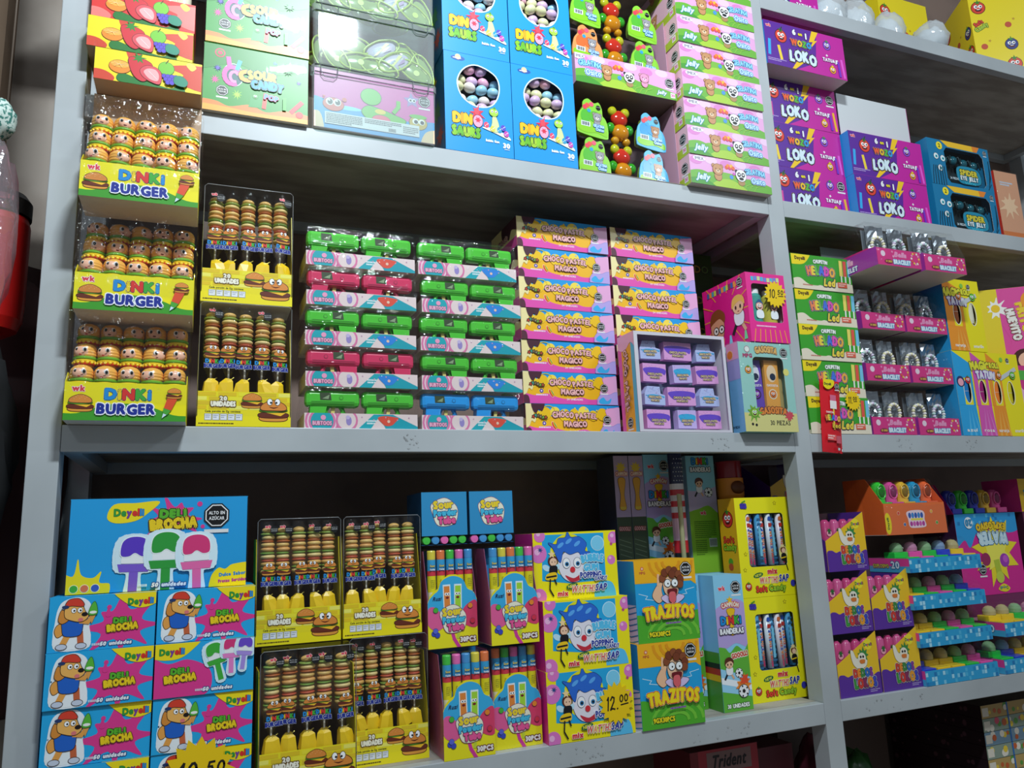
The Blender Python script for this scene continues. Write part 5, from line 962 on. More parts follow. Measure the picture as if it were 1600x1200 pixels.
# ---- plastic tubs
W_TB, H_TB, D_TB = .276, .146, .14
def tub_shell(m, mat):
    w, h, d = W_TB, H_TB, D_TB; r = .012
    def ring(k, z): return [(p[0] * k, d / 2 + (p[1]) * k, z) for p in rrect(-w / 2, -d / 2, w / 2, d / 2, r)]
    zs = [(.955, .0), (.965, .003), (.985, h - .02), (1.0, h - .019), (1.0, h - .003), (.985, h)]
    R = [ring(k, z) for k, z in zs]; n = len(R[0]); vs = [p for q in R for p in q]
    m.add(vs, [(i * n + k, i * n + (k + 1) % n, (i + 1) * n + (k + 1) % n, (i + 1) * n + k) for i in range(len(R) - 1) for k in range(n)] + [tuple(range(n - 1, -1, -1)), tuple((len(R) - 1) * n + k for k in range(n))], mat, False)
def b_tub(n, printed=False):
    o = thing(n, None, None); m = MB(); w, h, d = W_TB, H_TB, D_TB; tub_shell(m, MILKY); obj('tub', m, o)
    m = MB(); P = M('#b8c4c4', .15, trans=.7)
    m.tube([(-w / 2 + .008, -.0008, h - .0195), (w / 2 - .008, -.0008, h - .0195)], .0011, P, 6); m.tube([(-w / 2 + .008, -.0008, h - .002), (w / 2 - .008, -.0008, h - .002)], .0013, P, 6)
    for x in (-.10, .10): m.tube([(x - .018, -.0015, h - .002), (x - .017, -.0025, h - .022), (x - .010, -.0025, h - .030), (x + .010, -.0025, h - .030), (x + .017, -.0025, h - .022), (x + .018, -.0015, h - .002)], .0010, P, 6)
    obj('lid_clasps', m, o)
    if printed:
        m = MB(); x = w / 2 * .945; m.box(-x, x, .0048, .0056, .003, h - .006, '#d84aa0'); a = Art(m, (-x, .0047, .003), (1, 0, 0), (0, 0, 1), (0, -1, 0), 2 * x, h - .009); W, H = a.W, a.H; a.fill('#d858ac')
        a.blob([(-1, -1), (-1, 6.6), (4, 6.0), (9, 5.0), (14, 5.4), (20, 4.4), (W + 1, 4.8), (W + 1, -1)], '#2a9ad8'); a.blob([(W - 3, -1), (W - 2, 2.4), (W + 1, 3.0), (W + 1, -1)], '#e8c8a0'); a.blob([(-1, -1), (-1, 2.8), (1.2, 3.4), (2.0, -1)], '#e8c8a0'); a.ell(15, 3.4, 4.2, 1.0, '#8ad4ee'); a.ell(7, 5.2, 3, .5, '#8ad4ee')
        a.ell(4.0, 5.6, 2.2, 1.5, '#d85a4a', ol='#7a2a2a', ow=.1); [a.ell(4 + q, 6.1, .8, .85, '#ffffff', ol='#222', ow=.08) if 0 else a.ell(4 + q, 6.1, .8, .85, '#f8f8f8') for q in (-.8, .8)]; [a.ell(4.1 + q, 6.1, .55, .62, '#151515') for q in (-.8, .8)]; [a.cir(3.9 + q, 6.4, .2, '#ffffff') for q in (-.8, .8)]; a.text('y', 2.0, 7.2, .8, '#d85a4a'); a.cir(6.3, 7.0, .5, '#d85a4a')
        a.blob([(10.0, 5.2), (11.4, 6.6), (14, 6.2), (17, 5.4), (19.6, 4.4), (18.4, 3.2), (14.6, 2.6), (11.2, 3.6)], '#6ab83a', '#2a5a1c', .12); a.ell(14.2, 3.6, 2.0, 1.2, '#e85a7a', ol='#8a2a4a', ow=.08); a.ell(12.0, 8.8, 2.2, 1.9, '#6ab83a', ol='#2a5a1c', ow=.12); a.ell(14.0, 5.6, 1.2, .6, '#e8c83a'); a.line([(17.0, 6.0), (18.0, 7.4), (18.0, 8.6)], .9, '#6ab83a')
        a.star(21.0, 9.6, 1.9, .9, 5, '#9a8ac0', rot=.4); [a.cir(20.7 + q, 9.6, .45, '#f6f6f6') for q in (0, .8)]; [a.cir(20.75 + q, 9.6, .25, '#151515') for q in (0, .8)]; a.ell(22.4, 4.4, 2.0, 1.6, '#c8a83a', ol='#5a4a1a', ow=.1); [a.cir(21.8 + q, 4.7, .7, '#f8f8f8') for q in (0, 1.4)]; [a.cir(21.9 + q, 4.6, .45, '#151515') for q in (0, 1.4)]; a.ell(22.4, 5.9, 2.0, .5, '#6ab83a')
        a.octa(W - 2.2, 9.8, 1.3); a.rect(2.2, 1.0, 20.4, 2.7, '#d8d8dc'); a.bars(2.5, 3.2, 7.6, 6, .38, .2, '#5a5a62', 3); a.bars(10.6, 3.2, 8, 3, .38, .2, '#5a5a62', 4); [a.rect(15.8 + i * .16, 1.2, .09, .8, '#22242a') for i in range(10)]; a.bars(19.0, 2.8, 3.4, 4, .42, .2, '#5a5a62', 6)
        obj('printed_insert', m, o)
    return o
TB = [Kind(lambda n: b_tub(n), 'clear_candy_tub', 'tub'), Kind(lambda n: b_tub(n, True), 'clear_candy_tub', 'tub')]
def b_ringpop(n, printed=False):
    o = thing(n, None, None); G = M('#b4cc3a', .25, sss=.1); m = MB(); pts = [(.034 * math.cos(t) * (1 + .25 * (abs(math.cos(t)) > .5)), 0, .021 * math.sin(t)) for t in [2 * PI * k / 22 for k in range(22)]]; m.tube(pts, .0024, G, 8, True); obj('rim', m, o)
    m = MB(); m.ell((0, .004, 0), (.036, .004, .019), M('#a8c470', .15, trans=.3) if not printed else M('#c8bcd8', .25), 20, 8); obj('candy_disc', m, o)
    m = MB(); a = Art(m, (-.028, -.0002, -.012), (1, 0, 0), (0, 0, 1), (0, -1, 0), .056, .024); (a.poly([(.4, .2), (4.4, 2.3), (5.2, 1.9), (1.2, .1)], '#d8dc5a'), a.poly([(2.8, .2), (5.4, 1.4), (4.8, .3)], '#8a4a9a'), a.bars(.8, 1.5, 2.2, 3, .25, .12, '#4a6ab0', 4)) if printed else a.cir(3.2, 1.2, .7, '#c8d85a'); obj('print', m, o); return o
RP = [Kind(lambda n, v=v: b_ringpop(n, v), 'oval_candy_whistle', 'candy') for v in (False, True)]
# ---- window cartons
def b_spider(n):
    o = thing(n, None, None); w, h, d = .274, .152, .13; hole = [(7.0, 2.6), (8.2, 1.2), (23.0, 1.2), (24.4, 2.6), (24.4, 11.6), (23.0, 13.0), (8.2, 13.0), (7.0, 11.6)]; m = MB(); B_ = '#0f78a6'; m.box(-w / 2, w / 2, 0, d, 0, h, B_, dict(front=None, left='#1a7aa8')); m.box(-w / 2 + .002, w / 2 - .002, .045, .046, .002, h - .002, '#14282e'); holed(m, w, h, [hole], M(B_, .35)); a = art_front(m, w, d, h); W, H = a.W, a.H
    a.poly([(6.0, H), (9, 13.3), (22, 13.3), (23.4, H)], '#f2c02a'); a.poly([(20, H), (20.4, 13.3), (22, 13.3), (23.4, H)], '#e8862a'); a.cir(5.2, 13.2, 1.3, '#f6e02a'); a.text('2', 5.2, 13.2, 1.2, '#3a4a1a'); a.octa(25.6, 13.6, .8)
    for p in [(3.2, 9.4), (6.0, 9.0), (4.4, 5.6)]: a.cir(p[0], p[1], 1.0, '#e8eef0', ol='#0a2a3c'); a.cir(p[0] + .1, p[1] - .1, .5, '#4ac8d8'); a.cir(p[0] + .1, p[1] - .1, .25, '#101010')
    for i in range(6): a.line([(.6 + i * 1.1, 0), (1.0 + i * 1.0, 3.5 + (i % 3)), (1.6 + i * .9, 6.2)], .3, '#0a2430')
    for i in range(5): a.line([(25 + i * .4, 1 + i), (26.6, 3 + i * 2)], .25, '#0a2430')
    obj('box', m, o); wf = obj('window_film', pane(hole, -.0006, w), o)
    m = MB(); a = Art(m, (-w / 2, -.0028, 0), (1, 0, 0), (0, 0, 1), (0, -1, 0), w, h); a.blob([(11.6, 2.0), (11.2, 6.4), (15.6, 7.4), (20.8, 6.4), (21.2, 2.2), (16, 1.4)], '#1a8aa8', '#0a2a34', .2); a.text('SPIDER', 16.2, 5.2, 1.7, '#d8c83a', w=7.6, ol='#1a2a14', ow=.18, bold=.1); a.text('EYE JELLY', 16.2, 3.3, 1.3, '#e8f2f2', w=7.8, ol='#12303a', ow=.18, bold=.08); a.text('GOMITAS', 16.2, 1.7, .7, '#48c8e0', w=4.8); a.text('24 PIEZAS', 9.4, 2.6, .7, '#c8d8e0', w=3.6); obj('title_print', m, wf)
    m = MB(); G = M('#1e6a7a', .12, trans=.3)
    for x, z in [(-.045, .10), (.0, .105), (.045, .10), (.09, .098)]: m.ell((x, .025, z), (.016, .012, .015), G, 12, 8); [m.tube([(x, .025, z), (x + q * .018, .018, z + .012), (x + q * .022, .016, z - .012)], .0022, '#16343a', 6) for q in (-1, 1)]
    obj('jelly_sweets', m, o); return o
W_SF, H_SF, D_SF = .165, .2415, .065
def b_stick(n, v):
    m = MB(); m.tube([(0, 0, 0), (0, 0, .125)], .0075, M(['#dfe8ee', '#4a9ac8', '#e8e0e8'][v], .25), 10); a = Art(m, (-.006, -.0078, .002), (1, 0, 0), (0, 0, 1), (0, -1, 0), .012, .122)
    if v == 1: [a.rect(0, i * 1.2, 1.2, .5, '#2a6a9a') for i in range(10)]; a.rect(.2, 2, .7, 7, '#7ac8e4')
    else:
        a.text('WATTHSSAP', .6, 5.2, .62, ['#e05a4a', '#e88a4a', '#2a4ac0'], w=7.0, rot=PI / 2, bold=.08); a.text('mix', .5, .9, .55, '#d8306a', rot=PI / 2, bold=.1); a.cir(.6, 11.2, .55, '#2a5ac0' if v == 0 else '#e0703a'); a.rect(.1, 9.2, 1, .9, '#c8342c')
    return obj(n, m)
ST = [Kind(lambda n, v=v: b_stick(n, v), 'soft_candy_stick', 'candy') for v in range(3)]
def b_soft(n):
    o = thing(n, None, None); w, h, d = W_SF, H_SF, D_SF; m = MB(); hole = rrect(3.0, 7.2, 14.6, 20.2, .8); m.box(-w / 2, w / 2, 0, d, 0, h, '#f4ea1a', dict(front=None)); m.box(-w / 2 + .002, w / 2 - .002, .030, .031, .05, h - .002, '#1f4a6a'); m.box(-w / 2 + .002, w / 2 - .002, .001, .03, .070, .0715, '#1f4a6a'); holed(m, w, h, [hole], M('#f4ea1a', .38)); a = art_front(m, w, d, h); W, H = a.W, a.H
    for i in range(6): a.cir(2.0 + .55 * (i % 3), H - 1.8 - .5 * (i // 3), .42, '#4a3ab0', ol='#1a1a4a', ow=.05)
    a.line([(2.2, H - 1.2), (3.2, H - .8)], .3, '#4a9a2c')
    for p in [(12.4, H - 1.5), (2.0, 10.4), (1.4, 6.6)]: a.star(p[0], p[1], .62, .3, 5, '#8a6a1a', rot=PI / 2); a.star(p[0], p[1], .45, .2, 5, '#f4ea1a', rot=PI / 2)
    a.text('mix', 9.6, 6.0, 1.2, '#d8303c', w=2.8, ol='#f8e8c8', ow=.1, bold=.12); a.ell(5.2, 5.2, 1.5, .6, '#1a6a3c', rot=.2); a.text('NEW', 5.2, 5.2, .6, '#e8e44a', w=2, rot=.2)
    a.text('WATTHS', 8.2, 3.9, 1.4, ['#e05a4a', '#f09a5a'], w=5.6, ol='#f6f2e0', ow=.1, bold=.05, slant=.15); a.text('SAP', 12.8, 4.2, 1.5, '#22369a', w=2.8, ol='#f6f2e0', ow=.1, bold=.07, slant=.15); a.text('Soft', 5.8, 1.9, 1.3, '#e8442c', w=3.2, ol='#6a1a10', ow=.12, bold=.1); a.text('Candy', 10.6, 2.0, 1.3, '#9ac82c', w=5.0, ol='#2a4a10', ow=.12, bold=.1)
    a.face(2.0, 2.6, .9, '#d83a2c', leaf='#3a8a2c'); a.cir(15.6, 2.8, .8, '#3a3ab0')
    a.ell(13.6, 10.2, 1.3, 1.9, '#f4ea8a'); a.cir(13.6, 11.0, .85, '#6a2a20'); a.cir(13.7, 10.8, .6, '#f2c8a8'); a.star(13.5, 12.0, .7, .3, 5, '#f6d8a0', rot=PI / 2); a.blob([(13.0, 10.0), (14.3, 10.0), (14.4, 8.4), (12.9, 8.4)], '#15151c'); a.line([(13.9, 8.4), (14.5, 6.0)], .28, '#15151c'); a.line([(12.9, 9.0), (14.2, 9.2)], .3, '#f2c81c')
    a = art_left(m, w, d, h); a.fill('#f2b81c'); a.face(3.4, 19, 1.9, '#e0342c', leaf='#3a8a2c'); a.text('Soft', 3.2, 14.0, 1.4, '#e8442c', w=4, ol='#6a1a10', ow=.12, bold=.1); a.text('Candy', 3.4, 12.2, 1.4, '#9ac82c', w=5, ol='#2a4a10', ow=.12, bold=.1); a.cir(3.2, 8.6, .9, '#5aa82c'); a.cir(3.2, 7.4, .9, '#c8502c'); obj('box', m, o)
    obj('window_film', pane(hole, -.0004, w), o); return o
SF = Kind(b_soft, 'soft_candy_box', 'candy box', 'yellow window boxes of soft candy sticks')
def soft_box(lab, x, z, y, seed):
    SF.put('yellow window box of wrapped candy sticks, ' + lab, (x, y, z)); rnd = random.Random(seed)
    for i in range(7): ST[(i + seed) % 3].put('wrapped candy stick, number %d from the left in the yellow window box %s' % (i + 1, lab.split(',')[0]), (x - .046 + i * .0168, y + .0095 + (i % 2) * .009, z + .0725 + rnd.uniform(0, .003)), ry=rnd.uniform(-.02, .02), group='wrapped candy sticks in the yellow window boxes')
def b_gas(n):
    o = thing(n, None, None); w, h, d = .160, .222, .046; m = MB(); hole = rrect(4.0, 5.0, 13.4, 18.6, 1.2); m.box(-w / 2, w / 2, 0, d, 0, h, '#9ad4cc', dict(front=None, left='#7ab0e0')); m.box(-w / 2 + .002, w / 2 - .002, .0375, .0383, .002, h - .002, '#c8b070'); holed(m, w, h, [hole], M('#9cd2c8', .4)); a = art_front(m, w, d, h); W, H = a.W, a.H
    a.rect(0, 0, W, 4.6, '#e0d88a'); a.text('MPG', 2.6, H - 3.4, .9, '#b03a6a', bold=.1); a.cir(2.6, H - 1.8, .7, '#e8f0e8', ol='#b03a6a'); a.text('GASOSITA', 8.4, H - 2.0, 1.5, '#e8b86a', w=6.6, ol='#7a4a2a', ow=.14, bold=.1, arc=.4); a.octa(W - 2.2, H - 2.2, 1.1); a.text('GASOSITA', 8.8, 4.9, 1.5, '#e88a3a', w=8, ol='#5a2a1a', ow=.16, bold=.1, arc=.4); a.text('30 PIEZAS', 10.6, 2.2, 1.1, '#3a3a2a', w=6, bold=.03)
    a.face(2.4, 15.2, .9, '#f09a2c', leaf='#4a9a2c'); a.splat(3.0, 4.6, 2.0, '#7ab83a', 6); a.face(3.0, 4.6, 1.0, '#9ad04a'); a.cir(2.2, 1.8, .35, '#202020'); a.cir(3.3, 1.6, .35, '#202020'); a.splat(W - 2.4, 4.0, 1.5, '#d84a5a', 8); a.cir(W - 2.0, 15, .9, '#e8e07a')
    a = art_left(m, w, d, h); a.fill('#78b4e4'); a.rect(0, 13, a.W, 9.2, '#a8a0dc'); a.rect(0, 18, a.W, 4.4, '#e8a0cc'); a.cir(1.4, 19.4, 1.0, '#f0802c', ol='#f6dca0'); a.text('30 PIEZAS', 1.3, 1.4, .55, '#1a2a4a', w=2.3); obj('box', m, o)
    m = pane(hole, -.0004, w); obj('window_film', m, o); f = wrap(w, d, h, seed=61, amp=.004, nx=9, nz=12, mat=FILM2); obj('plastic_wrap', f, o); return o
def b_sodapack(n, v):
    m = MB(); c = ['#6a4ab8', '#f0a84a'][v]; m.box(-.021, .021, 0, .0085, 0, .128, M(c, .2)); a = Art(m, (-.021, 0, 0), (1, 0, 0), (0, 0, 1), (0, -1, 0), .042, .128, rough=.2); a.ell(2.1, 9.4, 1.5, 2.2, ['#e8e8f4', '#f6d8b0'][v]); a.cir(2.4, 8.6, .9, '#22304a'); a.cir(2.1, 4.2, 1.3, ['#3a2458', '#f6e0c0'][v]); a.face(2.1, 4.2, .9, ['#8a3ac0', '#f0802c'][v]); a.text('GASOSITA', 2.1, 6.4, .55, '#f4f4f4', w=3.4); return obj(n, m, bevel=.003)
def b_mag(n):
    o = thing(n, None, None); w, h, d = .122, .180, .18; m = MB(); hole = rrect(1.5, 5.2, 10.7, 15.2, .9); m.box(-w / 2, w / 2, 0, d, 0, h, '#e8208a', dict(front=None)); m.box(-w / 2 + .002, w / 2 - .002, .05, .051, .002, h - .002, '#a8d8d0'); m.box(-w / 2 + .002, w / 2 - .002, .001, .05, .048, .050, '#e8208a'); holed(m, w, h, [hole], M('#ea2c90', .38)); a = art_front(m, w, d, h); W, H = a.W, a.H
    def rays(a, x, y):
        for k in range(14): t = 2 * PI * k / 14; a.line([(x + 5.6 * math.cos(t), y + 6 * math.sin(t)), (x + 16 * math.cos(t), y + 16 * math.sin(t))], .28, '#f2a03a')
    for i in range(9): a.rect(1.6 + i * 1.0, H - 2.1 + .12 * math.sin(i), .85, 1.1, ['#48b8d8', '#6a8ad8', '#c8e0a0'][i % 3])
    for i in range(7): a.line([(1 + i * 1.7, 0), (1.6 + i * 1.5, 3.2)], .25, '#f2a03a')
    a.bars(2, 3.9, 8.6, 1, .4, .35, '#f8c8e0', 3)
    a = art_left(m, w, d, h); a.fill('#e8208a'); a.cir(9, 8.6, 7.2, '#dc1c84'); rays(a, 9, 9); [a.rect(2.2 + i * 1.0, H - 2.6, .85, 1.4, ['#3a6ab0', '#f0a03a', '#48a8b8', '#c8e04a', '#8a3a6a'][i % 5]) for i in range(12)]; a.octa(a.W - 2.4, H - 1.9, 1.1)
    a.kid(14.4, 7.6, 10.0, hair='#f0c05a', shirt='#f2f4fa'); a.blob([(3.2, 4), (2.8, 8.0), (5.0, 10), (7.6, 9.2), (8.2, 6), (7, 3), (4.6, 1.8)], '#e0a07a', '#5a2a1a', .12); a.blob([(2.4, 7.6), (3.4, 10.6), (6.4, 11.4), (8.8, 9.6), (8.4, 7.4), (6.6, 8.8), (4, 8.2)], '#8a4a22'); [a.cir(4.8 + q, 5.8, .9, '#f6f2ea', ol='#201810', ow=.25) for q in (0, 2.3)]; [a.cir(4.9 + q, 5.8, .35, '#201810') for q in (0, 2.3)]
    a.poly([(15.6, 1.0), (17.0, 1.0), (16.6, 3.2), (16.0, 3.2)], '#7ae0a0'); a.poly([(9.6, 1.0), (11.0, 1.0), (10.6, 3.4), (10.0, 3.4)], '#8ad0f0'); obj('box', m, o)
    obj('window_film', pane(hole, -.0004, w), o); return o
def b_vial(n, v):
    o = thing(n, None, None); m = MB(); m.lathe([(.0001, 0), (.018, 0), (.019, .004), (.019, .072), (.012, .082), (.012, .086)], 18, M(['#58b8ac', '#e0d85a'][v], .12, trans=.3)); obj('jar', m, o); m = MB(); m.lathe([(.0135, .080), (.0135, .092), (.0001, .093)], 16, '#f2f2f2'); obj('cap', m, o); m = MB(); a = Art(m, (-.016, -.0192, .01), (1, 0, 0), (0, 0, 1), (0, -1, 0), .032, .062); a.face(1.6, 3.4, 1.1, '#e8b0a0'); a.blob([(.4, 4.0), (1.6, 5.2), (2.8, 4.0), (1.6, 4.4)], '#2a5a8a' if v == 0 else '#d87a2c'); a.blob([(.7, 2.2), (2.5, 2.2), (2.6, .4), (.6, .4)], '#f2f6fa'); obj('sticker', m, o); return o
VI = [Kind(lambda n, v=v: b_vial(n, v), 'candy_jar', 'jar') for v in (0, 1)]
def b_tatu(n, wide=True):
    o = thing(n, None, None); w, h, d = .272 if wide else .150, .245 if wide else .216, .10; m = MB(); k = h * 100; xs = [4.4, 10.6, 16.8, 22.4] if wide else [4.6, 11.0]; holes = [ellp(x, k * (.52 if wide else .52) - (0 if wide else 0), 1.35, 3.3, 20) for x in xs]
    m.box(-w / 2, w / 2, 0, d, 0, h, '#f2e21a', dict(front=None, left='#2a9ad8')); m.box(-w / 2 + .002, w / 2 - .002, .03, .031, .002, h - .002, '#7a3a1a'); m.box(-w / 2 + .002, w / 2 - .002, .001, .03, h * .38, h * .385, '#7a3a1a'); holed(m, w, h, holes, M('#f2e21a', .36)); a = art_front(m, w, d, h); W, H = a.W, a.H
    cols = ['#2aa2dc', '#d858b0', '#f0962a', '#f2e21a'] if wide else ['#f0962a', '#f2e21a']; off = [0, 7.4, 13.8, 19.6, W] if wide else [0, 7.8, W]
    for i, c in enumerate(cols):
        if c == '#f2e21a': continue
        x0, x1 = off[i], off[i + 1]; hx = xs[i]; hy = k * .52
        a.poly([(x0, 0), (x1, 0), (x1 - .6, hy - 3.9), (x0 + (.2 if i else 0), hy - 3.9)], c); a.poly([(x0, hy + 3.9), (x1 - .4, hy + 3.9), (x1 - .9, H * .86), (x0, H)], c); a.poly([(x0, hy - 4.0), (hx - 1.6, hy - 4.0), (hx - 1.6, hy + 4), (x0, hy + 4)], c); a.poly([(hx + 1.6, hy - 4), (x1 - .5, hy - 4), (x1 - .5, hy + 4), (hx + 1.6, hy + 4)], c)
        for q in (-1.6, .2, 2.0): a.poly([(hx + q * .4, hy - 4.4), (hx + q * 1.1, 0), (hx + q * 1.1 + .9, 0)], {'#d858b0': '#e07ac4', '#f0962a': '#f4b04a', '#2aa2dc': '#52b8e8'}[c])
    for i, x in enumerate(xs): a.line(ellp(x, k * .52, 1.5, 3.45, 20), .18, '#f4f0e0', True)
    lx = 11.8 if wide else 4.4
    a.text('MAGIC', lx - 1.2, H - 4.4, 2.3, '#e8e23a', w=7.4, ol='#2a2a1a', ow=.13, bold=.12, arc=.4); a.text('ROLL', lx + 4.8, H - 3.8, 1.5, '#e8e23a', w=3.8, ol='#2a2a1a', ow=.14, bold=.12)
    if wide or True: a.text('TATUN', lx + .6, H - 7.0, 2.1, '#e6e2ea', w=7.4, ol='#6a4ab0', ow=.14, bold=.12, arc=.3)
    a.line([(W - 8.6, H - 7.6), (W - 2.0, H - 4.6)], 1.2, '#c8ccd0'); a.face(W - 3.4, k * .52 + 5.2, 1.1, '#6ac83a'); a.face(W - 9.2, k * .52 + 5.0, 1.0, '#f0882c', leaf='#3a8a2c'); a.octa(W - 4.4, H - 2.0, .7); a.cir(W - 7.2, H - 1.9, .7, '#8ac84a')
    for i, t in enumerate(['azul', 'rosa', 'naranja', 'amarillo'][-len(cols):]): a.text(t, (off[i] + off[i + 1]) / 2, 1.6, .9, '#f6f2ea', w=4.0)
    if wide: a.cir(2.0, 15.5, 1.6, '#2a3a6a'); a.cir(2.0, 15.3, 1.1, '#f0a8b8'); a.face(5.0, 16.0, 1.0, '#d8303c', leaf='#3a8a2c')
    obj('box', m, o); return o
def b_roll(n, c): m = MB(); m.lathe([(.0001, 0), (.0140, .001), (.0155, .006), (.0155, .033), (.0158, .034), (.0158, .06), (.014, .067), (.0001, .068)], 14, M(c, .2), mats=[M(c, .2)] * 3 + ['#e8d8c8', M(c, .2), M(c, .2), M(c, .2)]); return obj(n, m)
ROLLC = {'blue': '#1a7ac0', 'purple': '#a01a70', 'orange': '#f0802a', 'yellow': '#d8c81a', 'brown': '#a85a30', 'cream': '#e0dcc0'}
RL = {c: Kind(lambda n, c=c: b_roll(n, ROLLC[c]), 'candy_roll', 'candy') for c in ROLLC}
def b_egg_carton(n):
    m = MB(); w, h, d = .20, .26, .12; carton_body(m, w, h, d, '#e83a9a', side='#e8c83a', top='#e8c83a'); a = art_front(m, w, d, h); W, H = a.W, a.H; a.fill('#e2509e'); a.rect(0, 0, 6, H, '#e8d02a'); a.blob([(4, -1), (8, 8), (6, 16), (9, 27), (22, 27), (22, -1)], '#e2509e'); a.splat(5.2, 19.6, 3.4, '#f6f4ee', 7, sx=.9); a.cir(5.0, 19.6, 1.3, '#f2c82a'); a.text('FRITO', 12.6, 16, 2.4, '#f2d23a', w=9.6, ol='#d86a1a', ow=.12, ol2='#f6f0e0', ow2=.07, bold=.12, rot=-PI / 2 + .12); a.text('HUEVITO', 9.4, 14, 2.2, '#f4f0e8', w=10, ol='#7a3a1a', ow=.14, bold=.12, rot=-PI / 2 + .12); a.cir(15.6, 21.4, 3.2, '#f29a2a'); a.cir(11, 2.6, 3.4, '#4a2418'); a.cir(11.6, 2.2, 2.6, '#f0c0a0'); return obj(n, m)
# ---- finger candy displays
W_DD, H_DD, D_DD = .133, .1455, .12
def b_dedo(n):
    o = thing(n, None, None); w, h, d = W_DD, H_DD, D_DD; m = MB(); t = .0009; m.tri_prism([(-w / 2, 0), (w / 2, 0), (w / 2, h), (-w / 2, h * .52)], 0, t, 'y', M('#f2c41c')); m.box(-w / 2, w / 2, d - t, d, 0, h, '#6a4a52'); m.box(-w / 2, w / 2, t, d - t, 0, t, '#6a5a4a'); m.box(w / 2 - t, w / 2, t, d - t, t, h, '#5a2a9a'); m.tri_prism([(t, t), (d - t, t), (d - t, h), (t, h * .52)], -w / 2, -w / 2 + t, 'x', '#5a2a9a')
    a = art_front(m, w, d, h); W, H = a.W, a.H; a.rough = .4
    a.blob([(.02, .02), (.02, 4.6), (1.6, 5.2), (3.0, 4.6), (4.4, 4.9), (6.0, 4.2), (8.5, 4.6), (10.5, 4.2), (13.28, 4.8), (13.28, .02)], '#5a2a9a')
    a.cir(10.4, 11.6, 1.3, '#f6e42a'); a.text('Deyelli', 10.4, 11.6, .7, ['#2f8a3e', '#7b3fa0', '#c8322c'], w=2.6, bold=.08)
    a.blob([(5.0, 7.6), (4.6, 10.4), (5.4, 10.4), (6.4, 8.6), (8.4, 9.6), (9.6, 8.4), (9.0, 6.6), (6.6, 6.2)], '#f2ead6', '#8a6a4a', .08); a.star(8.4, 9.2, 1.9, 1.1, 9, '#3a8a3c', jag=.15); a.cir(8.0, 8.6, 1.25, '#f2ead6'); [a.cir(7.6 + q, 8.9, .3, '#101010') for q in (0, .8)]; a.blob([(7.2, 8.2), (8.8, 8.2), (8.6, 7.4), (7.4, 7.4)], '#e07a2c')
    a.text('DEDOS', 7.8, 5.2, 1.75, ['#d8402c', '#f0902c', '#3a8a3c', '#2a6ac0', '#8a3a9a'], w=5.8, ol='#1a1020', ow=.1, ol2='#f4f0ea', ow2=.1, bold=.12, jr=.08); a.text('LOKOS', 8.2, 2.9, 2.0, ['#3a9a3c', '#d83a2c', '#8a2a5a', '#f0a02c', '#3a4ac0'], w=6.8, ol='#1a1020', ow=.1, ol2='#f4f0ea', ow2=.1, bold=.12, jr=.08); a.bars(9.6, 1.0, 3.0, 2, .4, .2, '#b8a8d8', 3)
    obj('tray', m, o); f = wrap(w, d, h, seed=71, amp=.003, nx=7, nz=7); obj('plastic_wrap', f, o); return o
def b_finger(n, v=0):
    m = MB(); m.tube([(0, 0, 0), (0, 0, .05), (0, 0, .12), (0, 0, .128)], [.012, .0125, .0125, .006], M(['#d84a86', '#e0609a'][v], .18, trans=.2), 12); m.lathe([(.0128, .028), (.0128, .044)], 12, '#7ac83a'); a = Art(m, (-.009, -.0128, .04), (1, 0, 0), (0, 0, 1), (0, -1, 0), .018, .08); a.cir(.9, 5.4, .8, '#f0a8b8'); a.star(.9, 6.0, .8, .4, 6, '#2a6a2c'); [a.cir(.7 + q, 5.4, .18, '#101010') for q in (0, .4)]; return obj(n, m)
DD = Kind(b_dedo, 'finger_candy_display', 'candy display', 'yellow and purple displays of finger candy'); FI = [Kind(lambda n, v=v: b_finger(n, v), 'finger_candy', 'candy') for v in (0, 1)]
def dedo_box(lab, x, z, y, seed):
    DD.put('yellow and purple display of pink finger candy, ' + lab, (x, y, z))
    for i in range(4): FI[(i + seed) % 2].put('pink finger candy tube, %s in the purple display %s' % (('far left', 'second', 'third', 'far right')[i], lab), (x - .046 + i * .030, y + .018, z + .001), group='pink finger candy tubes in the purple displays')
# ---- water popper trays
W_PX, D_PX = .262, .13
PXC = {'pink': '#e858b0', 'green': '#2cc84a', 'blue': '#2a4ad0', 'yellow': '#f0cc2c', 'orange': '#f08a2a'}
def b_popper(n, c):
    o = thing(n, None, None); m = MB(); m.box(-.0245, .0245, -.016, .020, 0, .050, M(PXC[c], .25)); m.box(-.0235, .0235, -.052, -.0165, 0, .0375, M(PXC[c], .25)); obj('base', m, o, bevel=.002); m = MB(); m.lathe([(.0165, .0505), (.017, .060), (.0140, .068), (.008, .0735), (.0001, .075)], 16, M({'pink': '#f0a8d0', 'green': '#b0e0a8', 'blue': '#a8c8f0', 'yellow': '#ecdca0'}.get(c, '#e0d8c8'), .08, trans=.4)); m.ell((0, 0, .060), (.009, .009, .009), M(['#f0b8c8', '#e8d8a0'][len(c) % 2], .2), 10, 8); obj('dome', m, o); return o
PP = {c: Kind(lambda n, c=c: b_popper(n, c), 'water_popper', 'toy candy') for c in PXC}
